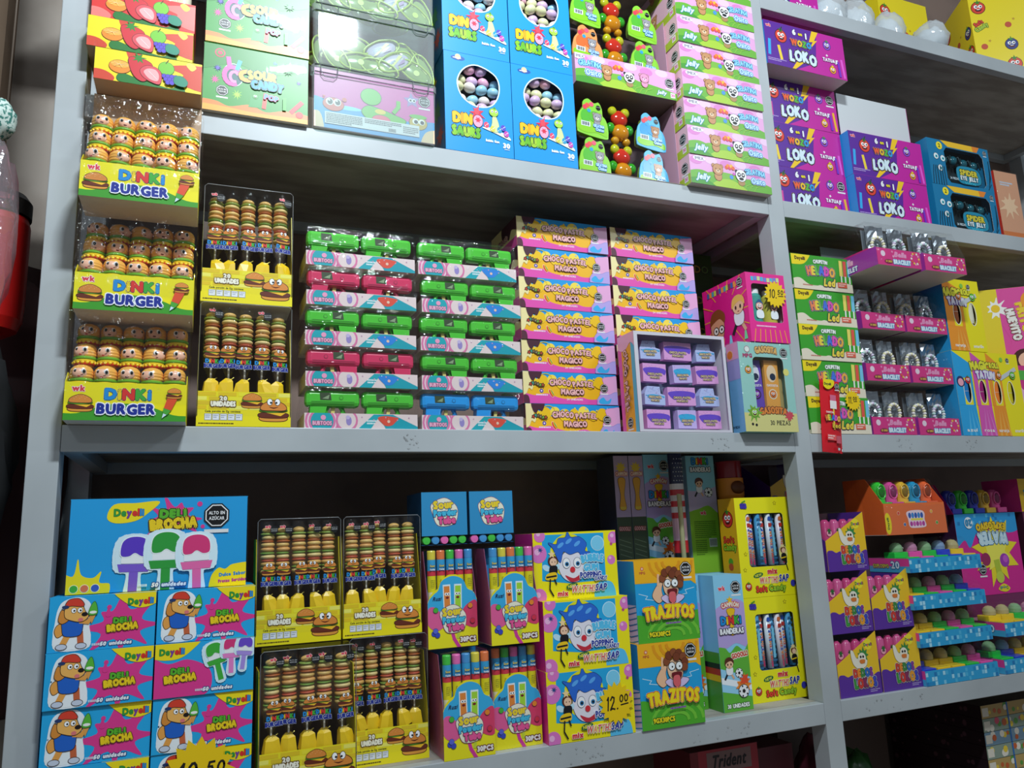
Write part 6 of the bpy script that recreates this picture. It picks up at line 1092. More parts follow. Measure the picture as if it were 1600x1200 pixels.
def b_pxtray(n):
    o = thing(n, None, None); w, d, h = W_PX, D_PX, .036; m = MB(); open_box(m, w, d, h, h, '#2a9ad0', slope=.02, inner='#e8b0c8'); a = art_front(m, w, d, h); W, H = a.W, a.H; a.fill('#2aa0d4'); rnd = random.Random(6)
    for i in range(46): c = rnd.choice(['#7cc8e8', '#1a7ab8', '#4ab4de', '#1f8cc6', '#a8dcf0']); x = rnd.randrange(0, 26) * 1.0; y = rnd.randrange(0, 3) * 1.1; a.rect(x, y, .85, .95, c); a.k -= 1
    a.k += 1; a = art_left(m, w, d, h); a.fill('#e84a9a'); a.rect(0, 0, a.W, 1.6, '#48b0dc'); a.text('20', 8.6, 1.9, 1.7, '#e8f4fa', ol='#2a7aa8', ow=.14); a.text('EXPLOSIVO', 4, 1.6, .9, '#f2e23a', w=5, ol='#3a2a6a', ow=.14); obj('tray', m, o)
    f = MB(); rnd = random.Random(8); n1, n2 = 14, 6; vs = []
    for i in range(n1 + 1):
        for j in range(n2 + 1): s = j / n2; vs.append((-w / 2 - .002 + (w + .004) * i / n1, -.002 + .050 * s + rnd.uniform(0, .003), h + .003 + .045 * s + rnd.uniform(0, .003)))
    f.add(vs, [(i * (n2 + 1) + j, (i + 1) * (n2 + 1) + j, (i + 1) * (n2 + 1) + j + 1, i * (n2 + 1) + j + 1) for i in range(n1) for j in range(n2)], FILM2); obj('plastic_wrap', f, o); return o
PX = Kind(b_pxtray, 'water_popper_tray', 'toy candy tray', 'blue pixel pattern trays')
def px_tray(lab, x, z, y, seed, tall=False):
    PX.put('blue pixel patterned tray of water poppers, ' + lab, (x, y, z)); rnd = random.Random(seed); cs = ['pink', 'green', 'blue', 'yellow', 'yellow', 'green']
    for i in range(5):
        c = cs[(i + seed) % 6]; PP[c].put('%s water popper, %s in the tray %s' % (c, ('far left', 'second', 'middle', 'fourth', 'far right')[i], lab), (x - .104 + i * .052, y + .060, z + .0012), group='water poppers in the blue pixel trays')
def b_shell(n, c):
    o = thing(n, None, None); m = MB(); P = M(c, .2, coat=.3); m.lathe([(.0001, 0), (.019, .0), (.0195, .012), (.0175, .028), (.0185, .044), (.017, .056), (.010, .064), (.0001, .066)], 16, P); obj('shell', m, o); m = MB(); dk = '#%02x%02x%02x' % tuple(int(int(c[i:i + 2], 16) * .6) for i in (1, 3, 5)); m.ell((0, -.0155, .038), (.0115, .006, .017), M(dk, .2), 14, 8); m.tube([(.0135 * math.cos(t), -.0165, .038 + .019 * math.sin(t)) for t in [2 * PI * k / 18 for k in range(18)]], .0026, P, 6, True); obj('opening', m, o); m = MB(); m.box(-.020, .020, -.030, -.018, -.006, .010, P); obj('foot_plate', m, o, bevel=.002); return o
SHC = {'green': '#3ac83a', 'pink': '#e0509a', 'yellow': '#e8b83a', 'blue': '#2a9ac8', 'orange': '#f06a3a', 'navy': '#2a3ab0'}
SHL = {c: Kind(lambda n, c=c: b_shell(n, SHC[c]), 'toy_candy_dispenser', 'toy candy') for c in SHC}
def b_orange(n):
    o = thing(n, None, None); w, h, d = .222, .082, .13; m = MB(); open_box(m, w, d, h, .15, '#e8662a', slope=.05, inner='#a8481c'); m.box(-w / 2 + .001, w / 2 - .001, .002, d - .002, h - .012, h - .011, '#e8662a'); a = art_front(m, w, d, h); W, H = a.W, a.H; a.fill('#e87038'); a.ell(.9, 3, 1.2, 2.8, '#f2d81a'); a.text('Deyelli', .9, 3, .6, '#3a6a2a', w=3.0, rot=PI / 2, bold=.08)
    a.blob([(8.2, 3.9), (7.8, 5.6), (9.6, 6.2), (13.2, 6.2), (14.4, 5.4), (14.2, 3.8), (14.4, 1.9), (11, 1.6), (8.6, 1.9)], '#f4d8e0'); [a.ell(8.9 + i * 1.1, 4.9, .5, .75, '#3a8ad0' if i % 2 else '#2a5ab0') for i in range(5)]; a.rect(9.2, 3.6, 4.4, .5, '#f0e04a'); [a.ell(9.2 + i * 1.1, 2.7, .5, .65, '#d85ab0' if i % 2 else '#b83a9a') for i in range(5)]
    for p, c in [((5.0, 5.6), '#e04a3a'), ((6.8, 2.6), '#3a6ab0'), ((17, 5.8), '#f0b03a'), ((18.6, 2.8), '#5aa83a')]: a.cir(p[0], p[1], .5, '#f2d0b0'); a.cir(p[0], p[1], .4, c)
    obj('tray', m, o); f = wrap(w, .06, .146, seed=81, amp=.004, nx=9, nz=8, mat=FILM2); f.v = [(x, y + max(0, z - .07) * .5, z) for x, y, z in f.v]; obj('plastic_wrap', f, o); return o
def b_explo(n):
    o = thing(n, None, None); w, h, d = .262, .236, .15; m = MB(); m.box(-w / 2, w / 2, 0, d, 0, h, '#d8208c', dict(left='#3a1a3a', top='#48a0c8', bottom='#8a2a6a')); a = art_front(m, w, d, h); W, H = a.W, a.H; a.fill('#d8248e')
    a.blob([(-1, H + 1), (-1, 14.5), (3, 16), (5, 13.8), (9, 18.4), (16, 19.6), (22, 17.6), (W + 1, 19), (W + 1, H + 1)], '#2a9ad8'); rnd = random.Random(2)
    for i in range(14): a.rect(rnd.randrange(0, 25), 20.4 + rnd.randrange(0, 3), 1, 1, rnd.choice(['#58bce4', '#1a7ab8'])); a.k -= 1
    a.k += 1; a.star(15.5, 12.6, 10.2, 5.6, 9, '#f2dc2a', rot=.2, jag=.12); a.star(15.5, 11.6, 6.0, 3.6, 9, '#f6ec5a', rot=.5, jag=.12)
    a.text('EXPLOSIVO', 14.6, 19.4, 1.8, '#f0c82a', w=12.2, ol='#5a3a10', ow=.14, bold=.12, rot=PI, arc=-.6); a.text('WATER', 14.8, 16.0, 3.2, '#d0e8f0', w=12.2, ol='#1c6aa0', ow=.13, bold=.13, rot=PI, arc=-.4); a.cir(5.4, 21.0, 1.7, '#e8f2f6'); a.text('20', 5.4, 21.0, 1.7, '#3a9ac8', rot=PI, ol='#1a5a8a', ow=.1)
    a.line([(15.4, 5.4), (15.0, 9.2)], 2.4, '#b8c83a'); a.cir(15.5, 4.8, 1.7, '#c8d84a'); a.cir(10.6, 10.2, 1.9, '#9a2a5a'); a.cir(18.4, 9.6, 2.0, '#a03ab0'); a.cir(18.8, 10.0, 1.1, '#c85ac8'); a.octa(8.6, 7.4, 1.5); a.blob([(14.0, 1.4), (16.4, 2.9), (19, 1.5), (17, .5)], '#f2dc2a'); a.text('Deyelli', 16.4, 1.7, .9, ['#2f8a3e', '#2a7ac0'], w=3.4, rot=PI); obj('carton', m, o)
    m = MB(); m.tri_prism([(0, 0), (d * .8, 0), (d * .8, .09), (.05, .09)], -w / 2, -w / 2 + .001, 'x', '#c01a80'); m.v = [(x, y, z + h) for x, y, z in m.v]; obj('side_flap', m, o); return o
# ---- price stars, sachet, loose covers
STROKES = {'1': [[(.15, .8), (.35, 1), (.3, 0)]], '0': [[(.5 + .35 * math.cos(t), .5 + .5 * math.sin(t)) for t in [.4 + k * .5 for k in range(14)]]], '2': [[(.1, .75), (.35, 1), (.7, .9), (.65, .6), (.1, .02), (.45, .1), (.85, .02)]], '5': [[(.8, 1), (.25, .95), (.2, .58), (.6, .6), (.78, .3), (.5, 0), (.1, .08)]], '.': [[(.1, 0), (.18, .05)]], '_': [[(0, 0), (1, .12)]]}
def b_star(n, txt, cents, R_=.036, k=1.):
    m = MB(); N_ = 17; pts = [(R_ * (1.0 if i % 2 == 0 else .78) * math.cos(PI * i / N_ + .1), R_ * 1.05 * (1.0 if i % 2 == 0 else .78) * math.sin(PI * i / N_ + .1)) for i in range(2 * N_)]; m.tri_prism(pts, 0, .0006, 'y', M('#f2cb06', .5)); a = Art(m, (-R_, -.0001, -R_), (1, 0, 0), (0, 0, 1), (0, -1, 0), 2 * R_, 2 * R_, rough=.5); c = R_ * 100; x = c * .42; T = []
    def dr(s, x, y, w, h, t):
        for ch in s:
            for st in STROKES[ch]: a.line([(x + p[0] * w + p[1] * h * .12, y + p[1] * h) for p in st], t, '#16120c')
            x += w * (1.15 if ch not in '1.' else .62)
        return x
    x = dr(txt + '.', c * .38, c * .72, c * .34, c * .62, c * .07); dr(cents, x - c * .02, c * 1.02, c * .24, c * .32, c * .06); dr('_', x + c * .06, c * .88, c * .42, c * .2, c * .06); return obj(n, m)
def b_sachet(n):
    o = thing(n, None, None); w, h = .064, .188; m = MB(); n1, n2 = 8, 16; vs = []
    for i in range(n1 + 1):
        for j in range(n2 + 1):
            s, t = i / n1, j / n2; b = .007 * math.sin(PI * s) ** .7 * (math.sin(PI * min(1, max(0, (t - .04) / .92))) ** .4); vs.append((-w / 2 + w * s, -b, h * t))
    m.add(vs, [(i * (n2 + 1) + j, (i + 1) * (n2 + 1) + j, (i + 1) * (n2 + 1) + j + 1, i * (n2 + 1) + j + 1) for i in range(n1) for j in range(n2)], M('#d8202c', .22), True); m.box(-w / 2, w / 2, .0002, .0012, 0, h, M('#d8202c', .25)); obj('pouch', m, o)
    m = MB(); a = Art(m, (-w / 2 + .004, -.0083, 0), (1, 0, 0), (0, 0, 1), (0, -1, 0), w - .008, h); W = a.W; a.blob([(0, 18.8), (0, 17.0), (1.6, 16.2), (3.4, 17.4), (3.2, 18.8)], '#f2dc1a'); a.text('Deyelli', 1.4, 17.6, .6, ['#3a4a2a'], w=2.2, bold=.08); a.octa(4.4, 17.2, .75); a.rect(2.0, 13.2, 1.9, 1.6, '#d86a8a'); a.rect(1.9, 11.2, 2.1, 2.1, '#f0e8e8'); a.line([(3.0, 6.0), (3.0, 11)], .5, '#e8c83a'); a.text('CHUPETIN', 1.7, 10.2, .45, '#f2e8e8', w=2.4); a.text('HELADO', 2.6, 8.6, 1.3, ['#f08a3a', '#f2d84a', '#5ac84a', '#3a7ae0', '#e85ab8', '#f0b44a'], w=4.6, ol='#4a1a2a', ow=.12, bold=.12, arc=.3); a.text('Led', 3.6, 6.9, 1.2, '#f2c83a', w=2.4, ol='#4a1a2a', ow=.12); a.rect(.6, 3.0, 2.8, 1.5, '#e85a5a'); a.bars(.8, 4.0, 2.2, 2, .6, .3, '#f8e0d8', 3); a.rect(3.5, 2.4, 1.4, 1.9, '#c85a6a'); a.text('10 g', 4.6, .9, .6, '#f2f2f2', ol='#1a1a2a', ow=.2); obj('print', m, o); return o
def plain_print(n, w, h, d, col, side, fn=None, top=None):
    m = MB(); carton_body(m, w, h, d, col, side=side, top=top or side)
    if fn: fn(art_front(m, w, d, h), art_left(m, w, d, h))
    return obj(n, m)
def bag_mesh(pts_r, mat, n=26, m_=16, seed=1, amp=.15, fr=3.):
    """crumpled bag: ellipsoid radii pushed about by noise"""
    mb = MB(); vs = []; fs = []
    for i in range(m_ + 1):
        t = PI * i / m_
        for k in range(n):
            a = 2 * PI * k / n; d = Vector((math.sin(t) * math.cos(a), math.sin(t) * math.sin(a), math.cos(t))); e = 1 + amp * noise.noise(d * fr + Vector((seed * 7, 0, 0))) + amp * .6 * noise.noise(d * fr * 2.7 + Vector((0, seed * 5, 0))); vs.append((d[0] * pts_r[0] * e, d[1] * pts_r[1] * e, d[2] * pts_r[2] * e + pts_r[2]))
    for i in range(m_):
        for k in range(n): fs.append((i * n + k, (i + 1) * n + k, (i + 1) * n + (k + 1) % n, i * n + (k + 1) % n))
    mb.add(vs, fs, mat, True); return mb
# ================================================================ setting the goods on the shelves
S1, MID, LOW = .6803, .0499, -.5867
ORD = ['topmost', 'second from the top', 'third from the top', 'fourth from the top', 'fifth from the top', 'sixth from the top', 'bottom one']
# ---- far left column of burger pops, fruit trays above
burger_display('bottom of the column', .103, MID + .0005, -.05, .13, 0, 1)
burger_display('middle of the column', .108, .2418, -.062, .12, 0, 2)
burger_display('top of the column', .110, .4335, -.098, .092, .2, 3, .023)
burger_top = bpy.data.objects[-1] if 0 else None
m = MB(); m.box(-.094, .094, 0, .0015, 0, .085, KRAFT); tag(obj('kraft_divider_card', m, loc=(.110, -.0063, .6245 - .03)), 'plain kraft card standing behind the top burger pop display', 'card')
FR = Kind(b_fruit, 'fruit_candy_tray', 'candy tray', 'fruit printed trays')
FR.put('yellow fruit printed tray, lowest of the three fruit trays', (.111, -.06, S1)); FR.put('yellow fruit printed tray, middle of the three fruit trays', (.093, -.04, S1 + .0765))
t = b_fruit('fruit_candy_tray', '#e0322c', True); t.location = (.094, -.02, S1 + .153); tag(t, 'red fruit printed tray, topmost of the three fruit trays', 'candy tray', 'fruit printed trays')
for i in range(6): RL['cream'].put('pale candy stick standing in the red fruit tray', (.030 + i * .026, .02 + .01 * (i % 2), S1 + .153 + .002), group='pale candy sticks in the red fruit tray', sc_=(1, 1, 1.9))
# ---- top left shelf
SCK = Kind(b_sourc, 'sour_chew_carton', 'candy carton', 'green film wrapped sour candy cartons')
SCK.put('green film wrapped sour candy carton, the lower one', (.3055, -.01, S1)); SCK.put('green film wrapped sour candy carton, the upper one', (.3065, -.01, S1 + .1505))
TB[1].put('closed plastic tub with pink sea printed card, bottom of the tub stack', (.5505, -.01, S1), group='stack of clear plastic tubs')
TB[0].put('clear plastic tub of green oval candies, middle of the tub stack', (.5515, -.01, S1 + .1468), group='stack of clear plastic tubs'); TB[0].put('clear plastic tub of oval candies, top of the tub stack', (.5515, -.01, S1 + .2936), group='stack of clear plastic tubs')
rnd = random.Random(12)
for lv, zz in (('middle', S1 + .1468), ('top', S1 + .2936)):
    for i, (dx, dz, ry, pr, dy) in enumerate([(.045, .045, -.55, True, .012), (-.085, .03, .9, False, .012), (-.035, .030, -.1, False, .014), (.010, .022, .25, False, .013), (.018, .082, -.45, True, .03), (.090, .030, .5, False, .014), (-.095, .075, 1.2, False, .028), (-.045, .085, .1, False, .035), (.080, .070, 1.1, False, .034), (-.06, .05, -.8, False, .05), (.02, .045, .5, False, .055), (.07, .095, -.2, False, .06), (-.11, .045, 1.3, False, .03), (.115, .05, 1.2, False, .035), (.05, .028, -.2, False, .075), (-.07, .10, .3, False, .075), (-.02, .06, .8, False, .08), (.1, .09, -.7, False, .09), (-.1, .06, .4, False, .09), (.03, .105, .1, False, .09)]):
        if lv == 'top' and i in (6, 7, 8, 11, 15, 17, 19): continue
        RP[pr].put(('oval candy with printed label' if pr else 'green rimmed oval candy') + ' inside the %s clear tub' % lv, (.5515 + dx, -.01 + dy, zz + dz), rz=rnd.uniform(-.1, .1), ry=ry, group=('labelled' if pr else 'green rimmed') + ' oval candies in the %s tub' % lv)
dino_box('lower left, beside the plastic tubs', .7905, S1, 0, 3); dino_box('lower right, beside the jelly trays', .9560, S1, 0, 4)
dino_box('upper left, cut by the photo edge', .7895, S1 + .2468, 0, 5); dino_box('upper right, cut by the photo edge', .9560, S1 + .2468, 0, 6)
JC = Kind(b_jtray, 'jelly_bear_carton', 'candy carton', 'pink cartons of bear jelly')
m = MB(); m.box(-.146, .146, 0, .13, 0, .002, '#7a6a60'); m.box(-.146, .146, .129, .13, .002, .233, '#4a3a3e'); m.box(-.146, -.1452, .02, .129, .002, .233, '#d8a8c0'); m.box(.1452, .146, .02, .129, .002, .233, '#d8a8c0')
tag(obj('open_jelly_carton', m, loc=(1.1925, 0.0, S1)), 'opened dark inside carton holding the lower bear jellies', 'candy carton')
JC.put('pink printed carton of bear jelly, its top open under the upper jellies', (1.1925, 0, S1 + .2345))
jr = 0
for nm, base, cols in (('lower', S1 + .0095, [('green', 'green'), None, ('blue', 'blue')]), ('upper', S1 + .2345 + .0870, [('orange', 'green'), None, ('green', 'green')])):
    for c, (xx, cc) in enumerate(zip((1.101, 1.187, 1.272), cols)):
        for r in range(2):
            z = base + r * .105 - c * .003; wh = ('bottom', 'top')[r]; y = .030 + .002 * c
            if cc: JP[cc[r]].put('%s printed bear jelly pack, %s %s of the %s jelly carton' % (cc[r], wh, ('left', '', 'right')[c], nm), (xx, y, z), rx=.0, ry=.06, group='printed bear jelly packs', sc_=(1.14, 1, 1.16))
            else: JB.put('red and orange moulded jelly bear, %s middle of the %s jelly carton' % (wh, nm), (xx, y, z), group='moulded jelly bears', sc_=(1.15, 1, 1.12))
GEK = Kind(b_jelly, 'jelly_candy_carton', 'candy carton', 'pink jelly candy cartons in a tall stack')
for i in range(8): GEK.put('pink jelly carton with panda, %s in the stack beside the centre post' % (['bottom', 'second from bottom', 'third from bottom', 'fourth from bottom', 'fifth from bottom', 'sixth from bottom', 'seventh from bottom', 'top'][i] if 1 else ''), (1.4715 + .0008 * math.sin(i * 2.1), -.02 + .002 * math.sin(i * 3.7), S1 + i * .0795), rz=.008 * math.sin(i * 1.7))
# ---- middle left shelf
kebab_tray('upper one beside the burger pops', .298, .2895, 0, 2); kebab_tray('lower one beside the burger pops', .2985, MID, 0, 5)
GR_ = [('green', False, 0), ('pink', False, 0), ('green', True, 1), ('pink', True, 1), ('green', False, 0)]; GR2 = [('green', True, 1), ('green', True, 1), ('green', True, 1), ('green', True, 1), ('blue', False, 0)]
for i in range(5):
    w5 = ['top row', 'second row', 'third row', 'fourth row', 'bottom row'][i]; z = MID + .0004 + (4 - i) * .0837
    gun_tray('left column, ' + w5, .5225 + (.001 if i % 2 else -.0005), z, *GR_[i]); gun_tray('right column, ' + w5, .7560 + [-.0005, .006, .002, .003, .0015][i], z, *GR2[i])
CHK = Kind(b_choco, 'chocolate_bite_carton', 'candy carton', 'chocolate bite cartons in two columns')
for c in range(2):
    for i in range(7): CHK.put('colourful chocolate bite carton, %s in the %s column' % (ORD[i], ('left', 'right')[c]), ((1.0365, 1.2925)[c] + .0012 * math.sin(i * 2.3 + c), .10 + .002 * math.sin(i * 1.9), MID + .0005 + (6 - i) * .0770), rz=.01 * math.sin(i * 1.3 + c * 2))
CD = Kind(b_cdisp, 'chocolate_bite_display', 'candy display'); CD.put('open fronted display box of pastel chocolate bites on the shelf edge', (1.285, 0, MID))
for r in range(4):
    for c in range(3):
        v = [[2, 1, 2], [1, 0, 1], [2, 1, 2], [1, 0, 1]][r][c]; wv = (.052, .078, .056)[v]; x = [[-.075, .002, .083], [-.068, .012, .083], [-.072, .004, .083], [-.066, .014, .080]][r][c]
        sx = 1 if v != 1 or c == 1 else .82
        BITE[v].put('pastel iced chocolate bite, %s row, %s in the open display' % (('top', 'second', 'third', 'bottom')[r], ('left', 'middle', 'right')[c]), (1.288 + x, .022, MID + .012 + (3 - r) * .0555), ry=rnd.uniform(-.05, .05), group='pastel chocolate bites in the open display', sc_=(sx, 1, 1.05))
GA = Kind(b_gas, 'soda_candy_box', 'candy box', 'pale blue soda candy boxes'); GA.put('pale blue window box of soda candy, front one under the magenta box', (1.5135, -.025, MID)); GA.put('pale blue window box of soda candy, behind the front one', (1.5135, .035, MID))
for v in range(2):
    b = b_sodapack('soda_candy_pack', v); b.location = (1.5135 + (-.006, .036)[v] - .012, -.025 + .020 - .006 * v, MID + .054); b.rotation_euler = (0, -.04 + .06 * v, 0); tag(b, ['purple', 'orange'][v] + ' soda candy pack behind the window of the pale blue box', 'candy')
MG = b_mag('candy_jar_box'); MG.location = (1.5415, -.022, MID + .2265); tag(MG, 'magenta box with cartoon scientists and a window of jars', 'candy box')
for v in range(2): VI[v].put(['teal', 'yellow'][v] + ' candy jar behind the window of the magenta box', (1.5415 + (-.021, .024)[v], .003, MID + .2265 + .0505))
def star_tag(lab, txt, cents, x, y, z, R_, ry=0):
    o = b_star('price_star', txt, cents, R_); o.location = (x, y, z); o.rotation_euler = (0, ry, 0); tag(o, lab, 'price tag')
star_tag('yellow star price tag reading 10.50 on the magenta box', '10', '50', 1.566, -.0270, .402, .035, .03)
star_tag('yellow star price tag reading 11.00 on the green cartons', '11', '00', 1.802, -.006, .138, .027)
star_tag('yellow star price tag reading 12.00 on the popping candy box', '12', '00', 1.047, -.0050, -.523, .041, -.05)
star_tag('yellow star price tag reading 10.50 at the bottom edge', '10', '50', .240, -.0360, -.538, .057, .05)
# ---- lower left shelf
DE = Kind(b_deli, 'brush_pop_carton', 'candy carton', 'blue brush pop cartons with a puppy'); DEA = Kind(lambda n: b_deli(n, True), 'brush_pop_carton', 'candy carton', 'blue brush pop cartons with a puppy')
for r in range(4):
    for c in range(2):
        k = DEA if (r, c) == (2, 1) else DE; nm = 'blue carton with three brush pops, second row of the right column' if k is DEA else 'blue brush pop carton with puppy, %s row of the %s column' % (['bottom', 'third', 'second', 'top'][r], ('left', 'right')[c])
        k.put(nm, ((.0845, .2440)[c], -.03 + .003 * math.sin(r * 2 + c), LOW + r * .0872), rz=.008 * math.sin(r * 1.3 + c))
DB = b_deli_big('brush_pop_carton'); DB.location = (.165, .0, LOW + .3492); tag(DB, 'large blue brush pop carton lying across the top of the small ones', 'candy carton')
fw = wrap(.285, .2, .158, seed=5, amp=.0025, nx=10, nz=6); obj('plastic_wrap', fw, DB)
kebab_tray('front left on the low shelf', .4175, LOW, -.03, 7, 0, (1, 1, .98)); kebab_tray('low right beside the sour tubes', .5790, LOW, .045, 8, 0, (.92, .94, .98))
kebab_tray('upper left on the low shelf', .4070, LOW + .2345, .04, 9, 0, (.93, .94, .97)); kebab_tray('upper right on the low shelf', .5680, LOW + .2345, .045, 10, 0, (.93, .94, .97))
sour_disp('front left of the four', .7250, LOW, 0, 1); sour_disp('front right of the four', .8345, LOW, .02, 2); sour_disp('upper left of the four', .7080, LOW + .2008, .035, 3); sour_disp('upper right of the four', .8290, LOW + .2008, 0, 4)
LD = Kind(b_lid, 'sour_tube_box', 'candy box', 'blue sour tube boxes on top'); caps = ['green', 'blue', 'pink', 'green', 'green', 'pink', 'blue', 'green', 'blue', 'blue']
for i, x in enumerate((.7030, .8080)):
    LD.put('small blue sour tube box lying on its side, the %s one' % ('left', 'right')[i], (x, .06, LOW + .4025))
    for k in range(5): TU[(caps[i * 5 + k], 0)].put('sour powder tube lying with its %s cap outward under the %s blue box' % (caps[i * 5 + k], ('left', 'right')[i]), (x - .039 + k * .0195, .06 + .192, LOW + .4025 + .0098), rx=PI / 2, group='lying sour powder tubes under the blue boxes')
WT = Kind(b_watt, 'popping_candy_carton', 'candy carton', 'yellow popping candy cartons with a clown')
for i, (x, y, nm) in enumerate([(.9915, 0, 'bottom'), (.9920, 0, 'middle'), (.9840, .02, 'top')]): WT.put('yellow and blue popping candy carton with blue haired clown, %s of three' % nm, (x, y, LOW + i * .1393))
TR = Kind(b_traz, 'sour_tongue_carton', 'candy carton', 'blue and green sour candy cartons'); TR.put('blue sour candy carton with curly haired cartoon, the lower one', (1.1855, -.003, LOW)); TR.put('blue sour candy carton with curly haired cartoon, the upper one', (1.1925, .0, LOW + .1745))
T2 = Kind(b_traz2, 'sour_tongue_carton', 'candy carton', 'blue and green sour candy cartons'); T2.put('blue zebra striped sour candy carton turned sideways, lower back', (1.158, .100, LOW)); T2.put('blue zebra striped sour candy carton turned sideways, upper back', (1.150, .100, LOW + .1725))
BA = Kind(b_band, 'flag_candy_carton', 'candy carton', 'tall flag candy cartons'); BA.put('tall flag candy carton with footballs, front one before the yellow box', (1.3880, .04, LOW)); BA.put('tall flag candy carton with footballs, half hidden behind the sour candy', (1.3010, .092, LOW))
def art_trophy(a, al):  # flag carton side print, shade of the shelf back put into its colours
    W, H = a.W, a.H; a.fill('#8a9ab8'); a.blob([(-1, 16), (2, 14), (6, 16), (6, 31), (-1, 31)], '#b9a4c8'); a.rect(0, 0, W, 14.5, '#3a4a30'); a.star(2, 27, 1.6, .9, 9, '#e8c83a'); a.text('CAMPEÓN', W / 2, 25.4, .9, '#f2d8c8', w=3.3, ol='#c8402c', ow=.2, bold=.08)
    a.blob([(1.0, 24), (3.0, 24), (2.5, 20), (2.9, 16.6), (1.1, 16.6), (1.5, 20)], '#e8a82c', '#6a3a14', .1); a.rect(1.1, 16.4, 1.8, .7, '#e8c83a'); a.text('GOOOLL!', W / 2, 11.6, .9, '#d8a8a0', w=3.2, ol='#8a2a2c', ow=.2)
    [a.line([(.4, 9 - i * 1.2), (3.6, 8 - i * 1.2)], .12, '#7a8a6a') for i in range(4)]
def art_back(a, al):
    W, H = a.W, a.H; a.fill('#8ec83a'); a.blob([(-1, 17), (2, 16), (6, 17), (10, 15.6), (10, 31), (-1, 31)], '#c8b8d8'); a.blob([(-1, 22), (4, 21), (10, 23), (10, 31), (-1, 31)], '#8fd0e4'); a.text('DiNKi', W / 2, 28.6, 1.6, DINKI, w=5.0, ol='#1c2a2a', ow=.13, bold=.1); a.text('BANDERAS', W / 2, 26.4, 1.1, '#f2f2f4', w=6.2, ol='#2a2438', ow=.2, bold=.09)
    a.kid(3.6, 21.6, 5.0); a.ball(6.4, 20.4, 1.2); logo_wk(a, 4.2, 15.2, .9); a.bars(1.2, 12.8, 6.6, 9, .5, .24, '#4a7a2a', 5); a.bars(1.2, 8.0, 3.4, 8, .5, .24, '#4a7a2a', 6); a.rect(5.4, 6.4, 2.4, 2.2, '#e8ecea'); [a.rect(5.55 + i * .2, 6.7, .1, 1.7, '#20242a') for i in range(11)]
TP = Kind(lambda n: plain_print(n, .042, .30, .09, '#8a9ab8', '#4a4a5a', art_trophy), 'flag_candy_carton', 'candy carton', 'tall flag candy cartons'); BK = Kind(lambda n: plain_print(n, .088, .30, .07, '#8ec83a', '#a8c8d8', art_back), 'flag_candy_carton', 'candy carton', 'tall flag candy cartons')
for i, x in enumerate((1.2225, 1.2665)): TP.put('narrow trophy printed carton in the shade at the back, %s one' % ('left', 'right')[i], (x, .215, LOW + .3036)); TP.put('narrow trophy printed carton under the %s back one' % ('left', 'right')[i], (x, .215, LOW))
BA.put('tall flag candy carton at the back behind the rolled flag', (1.3300, .215, LOW + .3036)); BA.put('tall flag candy carton at the back, lower layer behind', (1.3300, .215, LOW)); BK.put('tall flag candy carton showing its barcode side, upper back', (1.4460, .190, LOW + .3006)); BK.put('tall flag candy carton showing its barcode side, lower back', (1.4460, .190, LOW))
def flag_roll():
    o = thing('rolled_flag', 'rolled flags in a clear tube before the back cartons', 'flag', (1.357, .172, LOW)); N_ = 16; m = MB(); R_ = .019
    def seg(z0, z1, cols, mt=None, ph=0):
        for k in range(N_):
            a0, a1 = 2 * PI * k / N_ + ph, 2 * PI * (k + 1) / N_ + ph; m.add([(R_ * math.cos(a0), R_ * .8 * math.sin(a0), z0), (R_ * math.cos(a1), R_ * .8 * math.sin(a1), z0), (R_ * math.cos(a1), R_ * .8 * math.sin(a1), z1), (R_ * math.cos(a0), R_ * .8 * math.sin(a0), z1)], [(0, 1, 2, 3)], cols, True)
    for i in range(6): seg(.440 + i * .0145, .4545 + i * .0145, '#d8303a' if i % 2 == 0 else '#eeeaf0')
    seg(.527, .605, '#1c2450'); seg(.385, .44, '#e8b8c8'); seg(.355, .385, '#c8202c'); seg(.330, .355, '#18181c'); seg(.300, .330, '#c8202c'); seg(.275, .300, '#d8c82a'); seg(.20, .275, '#c83a3c'); seg(.0, .2, '#d8d8e0'); obj('flag_cloth', m, o)
    m = MB(); rnd = random.Random(4)
    for i in range(6):
        for k in range(5): a = -PI / 2 + (-.8 + k * .4 + .2 * (i % 2)); m.ell((R_ * math.cos(a), R_ * .8 * math.sin(a) - .0002, .535 + i * .011), (.0014, .0006, .0014), '#f2f2f6', 6, 4)
    obj('stars', m, o); m = MB(); m.lathe([(.0225, .0), (.0225, .60)], 16, PET); obj('clear_tube', m, o)
    m = MB(); m.lathe([(.006, 0), (.006, .50), (.0001, .50)], 10, M('#d8d8a0', .2, trans=.5), c=(-.016, -.032, 0)); m.lathe([(.006, .21), (.0062, .24)], 10, '#e8e01a', c=(-.016, -.032, 0)); obj('stick', m, o); return o
flag_roll()
soft_box('lower, against the centre post', 1.5385, LOW, .075, 1); soft_box('upper, against the centre post', 1.5385, LOW + .2420, .075, 2)
m = MB(); m.lathe([(.0001, 0), (.034, 0), (.036, .01), (.036, .055), (.0001, .056)], 18, '#e8902a'); m.lathe([(.034, .056), (.034, .10)], 18, M('#a82838', .15, trans=.3)); m.ell((0, -.034, .03), (.022, .006, .018), '#6a3418', 14, 8); tag(obj('fruit_drink_cup', m, loc=(1.540, .195, LOW + .4850)), 'orange and red cup standing at the back above the yellow boxes', 'cup')
m = MB(); carton_body(m, .10, .242, .13, '#8a8a2a', side='#6a6a20'); 
for i in range(2): o_ = obj('plain_candy_carton', m, loc=(1.5475, .145, LOW + i * .2424)); tag(o_, 'dull yellow carton behind the yellow window boxes, %s' % ('lower', 'upper')[i], 'carton')
